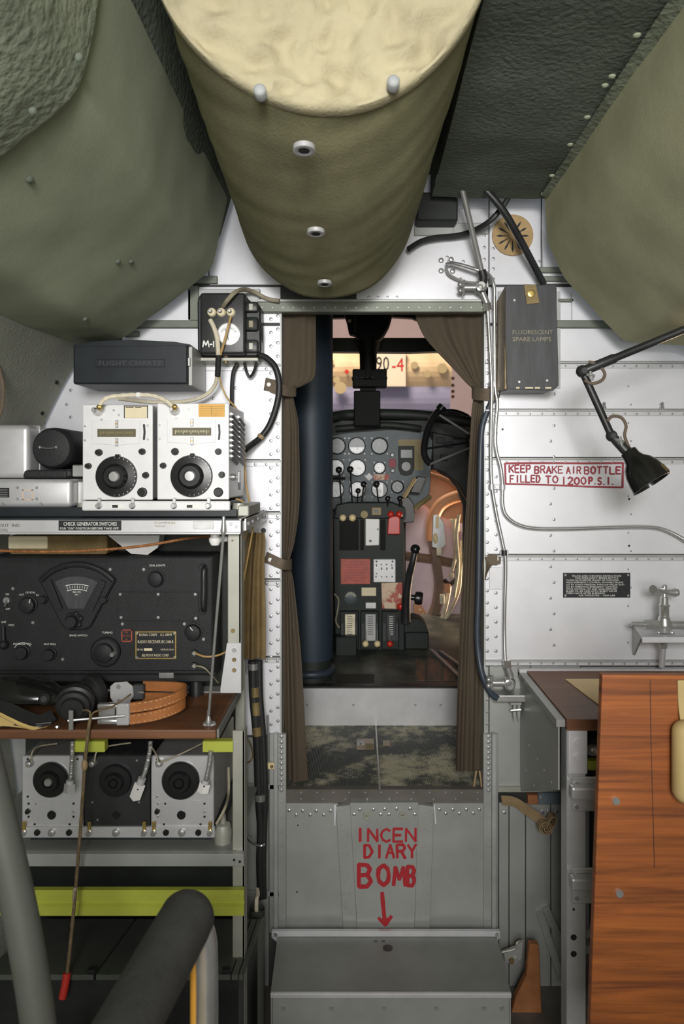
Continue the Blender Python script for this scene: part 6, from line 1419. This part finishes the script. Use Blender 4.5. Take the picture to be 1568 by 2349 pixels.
lk = thing('control_linkage', 'cream control linkage plates and rods in the nose compartment', 'linkage', P(1030, 1440, 3.2))
YK = 3.25
pl0 = obj('pivot_plate', prism(B(), [(993, 1182), (1004, 1180), (1018, 1200), (1022, 1250), (1010, 1260), (990, 1255)], YK, .012, .002), 'steel', lk)
obj('plate_slot', pbox(B(), 999, 1184, 1006, 1212, YK-.004, .004, .001), 'cream_plastic', pl0); obj('plate_boss', sphere(B(), P(998, 1235, YK), .018, 12, 8, .6, .5, 1.3), 'cream_plastic', pl0, True)
obj('tag_card', pbox(B(), 1001, 1256, 1012, 1274, YK-.003, .003), 'linkage_cream', lk)
for i, pts in enumerate(([(1052, 1180), (1046, 1230), (1050, 1300), (1040, 1370)], [(1042, 1190), (1040, 1220), (1046, 1262), (1036, 1310)], [(1058, 1240), (1056, 1300), (1050, 1360), (1020, 1425)], [(1030, 1345), (1024, 1380), (1012, 1425), (1000, 1440)], [(1018, 1330), (1030, 1340), (1046, 1330), (1056, 1316)])):
    obj('link_rod', ptube(B(), [(x, y, YK+.02*i) for x, y in pts], .0075 if i < 3 else .010, 8), 'linkage_cream' if i != 4 else 'nameplate_black', lk, True)
for x, y, w, h in ((1038, 1195, 14, 8), (1046, 1270, 10, 18), (1026, 1350, 14, 20), (1036, 1320, 9, 12), (1014, 1375, 10, 22), (1050, 1210, 8, 20)): obj('link_bracket', pbox(B(), x-w/2, y-h/2, x+w/2, y+h/2, YK+.03, .02, .002), 'linkage_cream' if (x+y) % 3 else 'nose_orange', lk)
# ---- museum hall outside the windshield
wh = struct('wall_hall', box(B(), -9, 12, 13.0, 13.1, -2.2, 8), 'hall_wall')
fh = struct('floor_hall', box(B(), -9, 12, 3.6, 13, -2.3, -2.2), 'hall_floor')
hu = thing('aircraft_hull', 'cream and grey aircraft hull numbered 90-4 outside the windshield', 'aircraft', P(840, 1000, 8.6))
YH = 8.0
def hull(y0, y1, x0, x1, m, name, bulge0, bulge1, Y=YH):
    bm = B(); n = 8; pts = []
    for i in range(n+1):
        t = i/n; py = y0+(y1-y0)*t; d = bulge0+(bulge1-bulge0)*t
        p = P(0, py, Y); pts.append(Vector((X_(x0, Y), Y+d-.10*math.sin(t*math.pi), p.z)))
    pts += [Vector((pts[0].x, Y+1.2, pts[-1].z)), Vector((pts[0].x, Y+1.2, pts[0].z))]
    extr(bm, pts, (X_(x1, Y)-X_(x0, Y), 0, 0)); return obj(name, bm, m, hu)
hull(800, 887, 500, 1034, 'hull_cream', 'upper_hull', .05, 0); hull(887, 990, 500, 1032, 'hull_grey', 'lower_hull', 0, .25)
obj('number_patch', pbox(B(), 856, 803, 930, 886, YH-.115, .08), 'hull_pale', hu)
obj('number_90', text_bm('90', 877, 834, YH-.117, 32, 30), 'nameplate_black', hu); obj('number_4', text_bm('-4', 912, 836, YH-.117, 31, 27), 'red_plastic', hu)
obj('red_spot', disc_front(B(), 795, 853, YH-.10, 5, .01, 14), 'red_plastic', hu)
for x, y, r in ((950, 838, 9), (980, 858, 9), (1014, 845, 12), (780, 890, 14), (772, 872, 8), (760, 830, 6)): obj('camouflage_blot', disc_front(B(), x, y, YH-.10, r, .006, 12), 'camouflage', hu)
for y in (868, 884, 898, 910): obj('hull_mark', disc_front(B(), 1038, y, YH+.2, 4, .01, 8), 'nose_brown', hu)

for x in (700, 1000): obj('support_leg', box(B(), X_(x, 8.6)-.06, X_(x, 8.6)+.06, 8.54, 8.66, -2.2, P(0, 985, YH).z), 'hull_grey', hu)
# ================================================================== CURTAINS
def curtain(label, parts):
    t = thing('door_curtain', label, 'curtain', parts[0]); 
    return t
YU = 1.845
cl_ = thing('door_curtain', 'brown door curtain tied back beside the dark blue duct', 'curtain', P(670, 1825, YU))
obj('cloth', loftsheet(dense([(717, 646, 724, 1), (800, 646, 724, 1), (850, 646, 723, 1), (872, 648, 716, .8), (886, 650, 692, .5), (900, 652, 672, .4), (960, 650, 683, .8), (1010, 650, 686, 1), (1150, 649, 687, 1), (1240, 650, 676, .7), (1290, 650, 664, .35), (1340, 650, 674, .7), (1500, 650, 690, 1), (1650, 653, 698, 1), (1800, 656, 706, 1), (1822, 657, 700, 1)], 5), YU, 1.5, .0042, n=60), 'curtain_cloth', cl_, True)
cr_ = thing('door_curtain', 'brown door curtain gathered aside near the control wheel', 'curtain', P(1078, 1770, YU))
obj('cloth', loftsheet(dense([(717, 952, 1108, 1), (735, 956, 1108, 1), (770, 972, 1108, 1), (800, 996, 1108, .95), (840, 1034, 1109, .8), (875, 1066, 1112, .55), (895, 1085, 1118, .35), (915, 1085, 1118, .3), (950, 1081, 1112, .5), (1050, 1075, 1109, .7), (1250, 1063, 1108, .8), (1450, 1053, 1108, .9), (1600, 1048, 1108, 1), (1740, 1045, 1106, 1), (1768, 1046, 1105, 1)], 5), YU, 2.8, .0046, n=80), 'curtain_cloth', cr_, True)
obj('hem_loop', ptube(B(), [(1092, 1768, YU-.02), (1087, 1800, YU-.03), (1086, 1822, YU-.035), (1094, 1829, YU-.035), (1104, 1822, YU-.035), (1103, 1795, YU-.03), (1099, 1768, YU-.02)], .0026, 8), 'webbing_tan', cr_, True)
def tieback(cur, pts, w, snapx, snapy, poly, mt='strap_brown'):
    b = obj('tieback', ribbon(B(), [P(*p) for p in pts], (0, 0, 1), w, .003), mt, cur, True)
    f = obj('tieback_tab', prism(B(), poly, YB-.008, .004, .0008), mt, cur)
    obj('snap', lathe(B(), [(S(5, YB), 0), (S(5, YB), .001), (S(3.5, YB), .002), (S(2.4, YB), .002), (S(2, YB), .001), (0, .001)], P(snapx, snapy, YB-.008), (0, -1, 0), 16), 'porcelain', f, True)
tieback(cl_, [(622, 888, 1.79), (645, 894, 1.79), (664, 898, 1.815), (678, 897, 1.845), (668, 892, 1.87)], .026, 616, 882, [(609, 866), (634, 872), (632, 900), (604, 895)])
tieback(cl_, [(622, 1284, 1.79), (646, 1294, 1.79), (662, 1297, 1.82), (668, 1294, 1.85), (656, 1290, 1.87)], .024, 619, 1284, [(612, 1266), (637, 1278), (634, 1300), (604, 1290)])
tieback(cr_, [(1140, 905, 1.79), (1115, 905, 1.79), (1096, 904, 1.81), (1083, 900, 1.84), (1096, 894, 1.86)], .030, 1141, 900, [(1118, 888), (1148, 884), (1146, 912), (1120, 914)])
tieback(cr_, [(1140, 1284, 1.79), (1122, 1286, 1.79), (1112, 1304, 1.80), (1108, 1330, 1.81)], .026, 1138, 1282, [(1118, 1278), (1149, 1274), (1148, 1294), (1122, 1298)])
wpart('catch_plate', pbox(B(), 1122, 1302, 1152, 1352, YB-.003, .004, .0008), 'silver_strip')
cable('rubber_hose', [(1130, 915, 1.80), (1116, 945, 1.80), (1105, 985, 1.80), (1101, 1060, 1.80), (1099, 1200, 1.80), (1097, 1350, 1.80), (1094, 1450, 1.80), (1098, 1510, 1.795), (1108, 1555, 1.78), (1124, 1588, 1.76), (1142, 1603, 1.745)], .0075, 'hose_blue', 'dark blue rubber hose running down the curtain to the lower valve', 'hose', 10, 8)
# ================================================================== BOMB CHUTE BOX UNDER THE DOOR
ic = thing('bomb_chute', 'grey riveted chute door lettered INCENDIARY BOMB below the doorway', 'chute', P(880, 2136, 1.78))
YQ = 1.786
def ip_(name, poly, Y, th, m='dull_alu', bv=.0008): return obj(name, prism(B(), poly, Y, th, bv), m, ic)
ip_('side_panel', [(656, 1843), (774, 1843), (792, 2137), (656, 2137)], YQ+.006, .008); ip_('side_panel', [(992, 1843), (1109, 1843), (1109, 2137), (982, 2137)], YQ+.006, .008)
ip_('flange', [(770, 1851), (803, 1847), (819, 2137), (787, 2137)], YQ-.004, .018, 'dull_alu'); ip_('flange', [(958, 1846), (995, 1851), (985, 2137), (950, 2137)], YQ-.004, .018, 'dull_alu')
cpn = ip_('centre_panel', [(802, 1842), (959, 1841), (950, 2137), (819, 2137)], YQ-.008, .02, 'dull_alu')
ip_('edge_tab', [(765, 1846), (771, 1846), (769, 1894), (766, 1894)], YQ-.006, .01, 'silver_skin', 0); ip_('edge_tab', [(994, 1846), (997, 1846), (1000, 1890), (997, 1890)], YQ-.006, .01, 'silver_skin', 0)
top = [(663, 1859), (679, 1869), (694, 1860), (711, 1869), (725, 1860), (742, 1869), (758, 1860), (1007, 1857), (1022, 1866), (1038, 1857), (1053, 1866), (1069, 1857), (1085, 1865), (1099, 1857)]
for x, y in top: obj('rivet', lathe(B(), [(S(4.6, YQ), 0), (S(3.8, YQ), .002), (0, .0036)], P(x, y, YQ+.006), (0, -1, 0), 9), 'bright_metal', ic, True)
for x, y in ((812, 1868), (825, 1857), (856, 1857), (873, 1868), (882, 1856), (892, 1868), (909, 1855), (940, 1855), (951, 1868)): obj('rivet', lathe(B(), [(S(4.6, YQ), 0), (S(3.8, YQ), .002), (0, .0036)], P(x, y, YQ-.008), (0, -1, 0), 9), 'bright_metal', ic, True)
for x, y in ((841, 1872), (923, 1870)):
    f = obj('screw', disc_front(B(), x, y, YQ-.008, 9, .003, 18), 'rack_olive', ic, True); obj('screw_slot', pbox(B(), x-4, y-.8, x+4, y+.8, YQ-.0113, .0004), 'scale_olive', f)
stuff(obj('rivets', rivets(B(), [(782+i*1.3, 1858+i*32) for i in range(9)]+[(795+i*1.5, 1870+i*45) for i in range(6)]+[(972-i*1.0, 1862+i*40) for i in range(7)]+[(984-i*1.0, 1858+i*48) for i in range(6)], YQ-.004, 3.2), 'dull_alu', ic, True))
YQ2 = YQ-.0086
paint('INCEN', 811, 956, 1930, 29, 6, 'red_paint', ic, YQ2); paint('DIARY', 832, 957, 1968, 30, 6.5, 'red_paint', ic, YQ2)
for ch, x, y, w, h, wp_ in (('B', 823, 2034, 27, 50, 10), ('O', 866, 2031, 26, 46, 9.5), ('M', 903, 2031, 26, 42, 8.5), ('B', 934, 2031, 16, 42, 9)): obj('painted_letter', letter(ch, x, y, w, h, YQ2, wp_), 'red_paint', ic)
bm = B(); brush(bm, [(876, 2048), (878, 2075), (882, 2112)], YQ2, 10); brush(bm, [(868, 2106), (884, 2122), (897, 2102)], YQ2, 7.5); brush(bm, [(876, 2110), (884, 2120), (890, 2108)], YQ2, 9); obj('painted_arrow', bm, 'red_paint', ic)
for x, y in ((683, 1893), (681, 2046)): obj('pin_hole', disc_front(B(), x, y, YQ+.006, 2, .0006, 8), 'nameplate_black', ic)
# ================================================================== STEP
st = thing('folding_step', 'grey metal step box on the floor below the lettered chute', 'step', (X_(889, 1.66), 1.66, 0))
zs_ = Z_(2150, 1.75)
xa0, xa1 = X_(636, 1.75), X_(1139, 1.75); xb0, xb1 = X_(620, 1.56), X_(1172, 1.56)
obj('tread', extr(B(), [(xb0, 1.56, zs_), (xb1, 1.56, zs_), (xa1, 1.75, zs_), (xa0, 1.75, zs_)], (0, 0, -.004)), 'dull_alu_shaded', st)
obj('rear_flange', pbox(B(), 622, 2137, 1147, 2150, 1.752, .012, .001), 'silver_strip', st)
obj('front_lip', box(B(), xb0, xb1, 1.556, 1.564, zs_-.006, zs_+.003, .001), 'silver_strip', st)
obj('riser', box(B(), xb0+.004, xb1-.004, 1.564, 1.568, .002, zs_-.004), 'dull_alu', st)
for i, x in enumerate((650, 760, 880, 1000, 1110, 1150)): obj('riser_rivet', disc_front(B(), x, 2312, 1.564, 5, .003, 9), 'rivet_metal', st, True)
for xx0, xx1 in ((xa0, xb0), (xa1, xb1)):
    s_ = .003 if xx0 < 0 else -.003
    obj('side', extr(B(), [(xx1, 1.565, zs_-.003), (xx0, 1.75, zs_-.003), (xx0, 1.75, .002), (xx1, 1.565, .002)], (s_, 0, 0)), 'dull_alu', st)
a = onfloor(889, 2174, zs_+.001); obj('finger_hole', lathe(B(), [(.0115, 0), (.0115, .0008), (0, .0008)], (a.x, a.y, zs_+.0002), (0, 0, 1), 20), 'nameplate_black', st)
for x in (861, 879): a = onfloor(x, 2159, zs_); obj('slot_mark', box(B(), a.x-.004, a.x+.004, a.y-.002, a.y+.002, zs_, zs_+.0006), 'nameplate_black', st)
for x, y in ((632, 2143), (1138, 2143)): obj('corner_rivet', disc_front(B(), x, y, 1.752, 4.5, .003, 9), 'bright_metal', st, True)
for s_, x in ((-1, 622), (1, 1148)): obj('corner_tab', prism(B(), [(x, 2150), (x-s_*20, 2150), (x-s_*16, 2164)], 1.754, .003), 'silver_strip', st)
# ================================================================== LOWER RIGHT CORNER
sheet(1144, 1842, 1166, 2360, 'dull_alu', YB-.002); sheet(1168, 1842, 1204, 2360, 'dull_alu', YB-.002); sheet(1206, 1842, 1262, 2360, 'dull_alu', YB-.002); sheet(1264, 1842, 1330, 2360, 'dull_alu', YB-.002)
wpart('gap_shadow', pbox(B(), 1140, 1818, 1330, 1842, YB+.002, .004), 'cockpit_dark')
wpart('ledge', pbox(B(), 1140, 1806, 1330, 1818, YB-.010, .010, .001), 'rack_olive')
wpart('slate_duct', pbox(B(), 1234, 1820, 1330, 1846, YB-.020, .02, .002), 'duct_slate'); wpart('orange_block', pbox(B(), 1210, 1824, 1235, 1846, YB-.014, .014, .001), 'floor_wood')
for x, y in ((1244, 1862), (1275, 1861), (1292, 1861), (1156, 1864)): wpart('rivet', lathe(B(), [(S(4.5, YB), 0), (S(4, YB), .002), (0, .0036)], P(x, y, YB-.002), (0, -1, 0), 9), 'bright_metal', True)
for (x0, y0, x1, y1) in ((1238, 2095, 1284, 2235), (1252, 2085, 1300, 2190)):
    a, b = P(x0, y0, YB-.012), P(x1, y1, YB-.012); o_ = wpart('diagonal_rib', ribbon(B(), [a, b], (0, 1, 0), .016, .016, 0), 'dull_alu')
wp2 = thing('webbing_strap', 'tan webbing strap with rolled end hanging from the door post', 'strap', P(1250, 1915, 1.77))
obj('strap', ribbon(B(), [P(1150, 1836, 1.785), P(1180, 1840, 1.775), P(1210, 1860, 1.765), P(1245, 1884, 1.755)], (0, -.35, 1), .027, .003), 'webbing_tan', wp2, True)
c0 = P(1250, 1896, 1.745)
def spiral(n, r0, r1, turns): return [c0+Vector((r_*math.cos(a), 0, r_*math.sin(a)*1.0)) for r_, a in ((r0+(r1-r0)*i/n, 2*math.pi*turns*i/n) for i in range(n+1))]
obj('rolled_end', ribbon(B(), spiral(40, .003, .017, 2.6), (0, 1, 0), .026, .0026, 1), 'webbing_tan', wp2, True)
obj('strap_knot', ribbon(B(), [P(1252, 1890, 1.74), P(1262, 1872, 1.738), P(1272, 1872, 1.738), P(1270, 1888, 1.738), P(1258, 1902, 1.74)], (0, 1, 0), .022, .003), 'webbing_tan', wp2, True)
lt = thing('hinge_latch', 'grey hinge latch with pin beside the folding step', 'latch', P(1172, 2220, 1.74))
obj('latch_plate', prism(B(), [(1154, 2182), (1185, 2170), (1200, 2160), (1196, 2200), (1180, 2212), (1158, 2208)], 1.745, .006, .001), 'dull_alu', lt)
obj('latch_bar', ptube(B(), [(1150, 2184, 1.74), (1180, 2176, 1.74), (1186, 2162, 1.74), (1200, 2158, 1.75)], .003, 8), 'rack_olive', lt, True)
obj('latch_pin', disc_front(B(), 1172, 2202, 1.745, 6, .008, 12), 'antique_brass', lt, True); obj('latch_pin', disc_front(B(), 1182, 2198, 1.745, 3, .006, 10), 'bright_metal', lt, True)
tag(obj('wood_wedge', prism(B(), [(1214, 2166), (1236, 2169), (1243, 2345), (1168, 2345), (1182, 2290), (1206, 2240)], 1.71, .02, .002), 'floor_wood'), 'brown wooden wedge standing between step and desk upright', 'wood block')
# ================================================================== SWIVEL CHAIR IN FRONT
chx = thing('swivel_chair', 'grey tubular chair with black arm pad before the equipment rack', 'chair', (-.36, .72, 0))
A0, A1 = P(428, 2108, .90), P(255, 2420, .74)
d = (A1-A0).normalized()
def sq(t): return .030
bm = B(); n = 26; L = (A1-A0).length
prof = [(0, -.030)]+[(.0335*math.sin(a), -.030*math.cos(a)) for a in [i*math.pi/16 for i in range(1, 9)]]+[(.0335, L), (0, L)]
lathe(bm, prof, A0, d, 28)
for v in bm.verts: v.co.z = A0.z+(v.co.z-A0.z)*1.0
obj('arm_pad', bm, 'armrest_black', chx, True)
obj('arm_post', tube(B(), [P(455, 2110, .90), P(470, 2150, .90), P(474, 2220, .90), P(474, 2420, .90), Vector((P(474, 2420, .90).x, .90, .42))], .0135, 14), 'bright_metal', chx, True)
obj('arm_wrap', tube(B(), [P(451, 2160, .905), P(451, 2300, .905), P(451, 2420, .905)], .008, 10), 'orange_leather', chx, True)
obj('side_tube', tube(B(), [P(-45, 1700, .86), P(-8, 1860, .86), P(30, 2020, .86), P(62, 2180, .86), P(88, 2349, .86), P(100, 2500, .86)], .0195, 16), 'grey_tube', chx, True)
sx0, sx1 = -.42, -.14
obj('seat_pad', box(B(), sx0, sx1-.02, .52, .93, .40, .475, .03, 4), 'cream_cushion', chx, True)
obj('seat_pan', box(B(), sx0, sx1, .50, .94, .365, .40, .01, 2), 'grey_tube', chx)
obj('pedestal', lathe(B(), [(.16, .002), (.16, .015), (.05, .04), (.035, .06), (.035, .365), (0, .365)], ((sx0+sx1)/2, .72, 0), (0, 0, 1), 28), 'grey_tube', chx, True)
obj('side_strut', tube(B(), [P(100, 2500, .86), Vector((P(100, 2500, .86).x+.02, .86, .39))], .0195, 16, 0), 'grey_tube', chx, True)
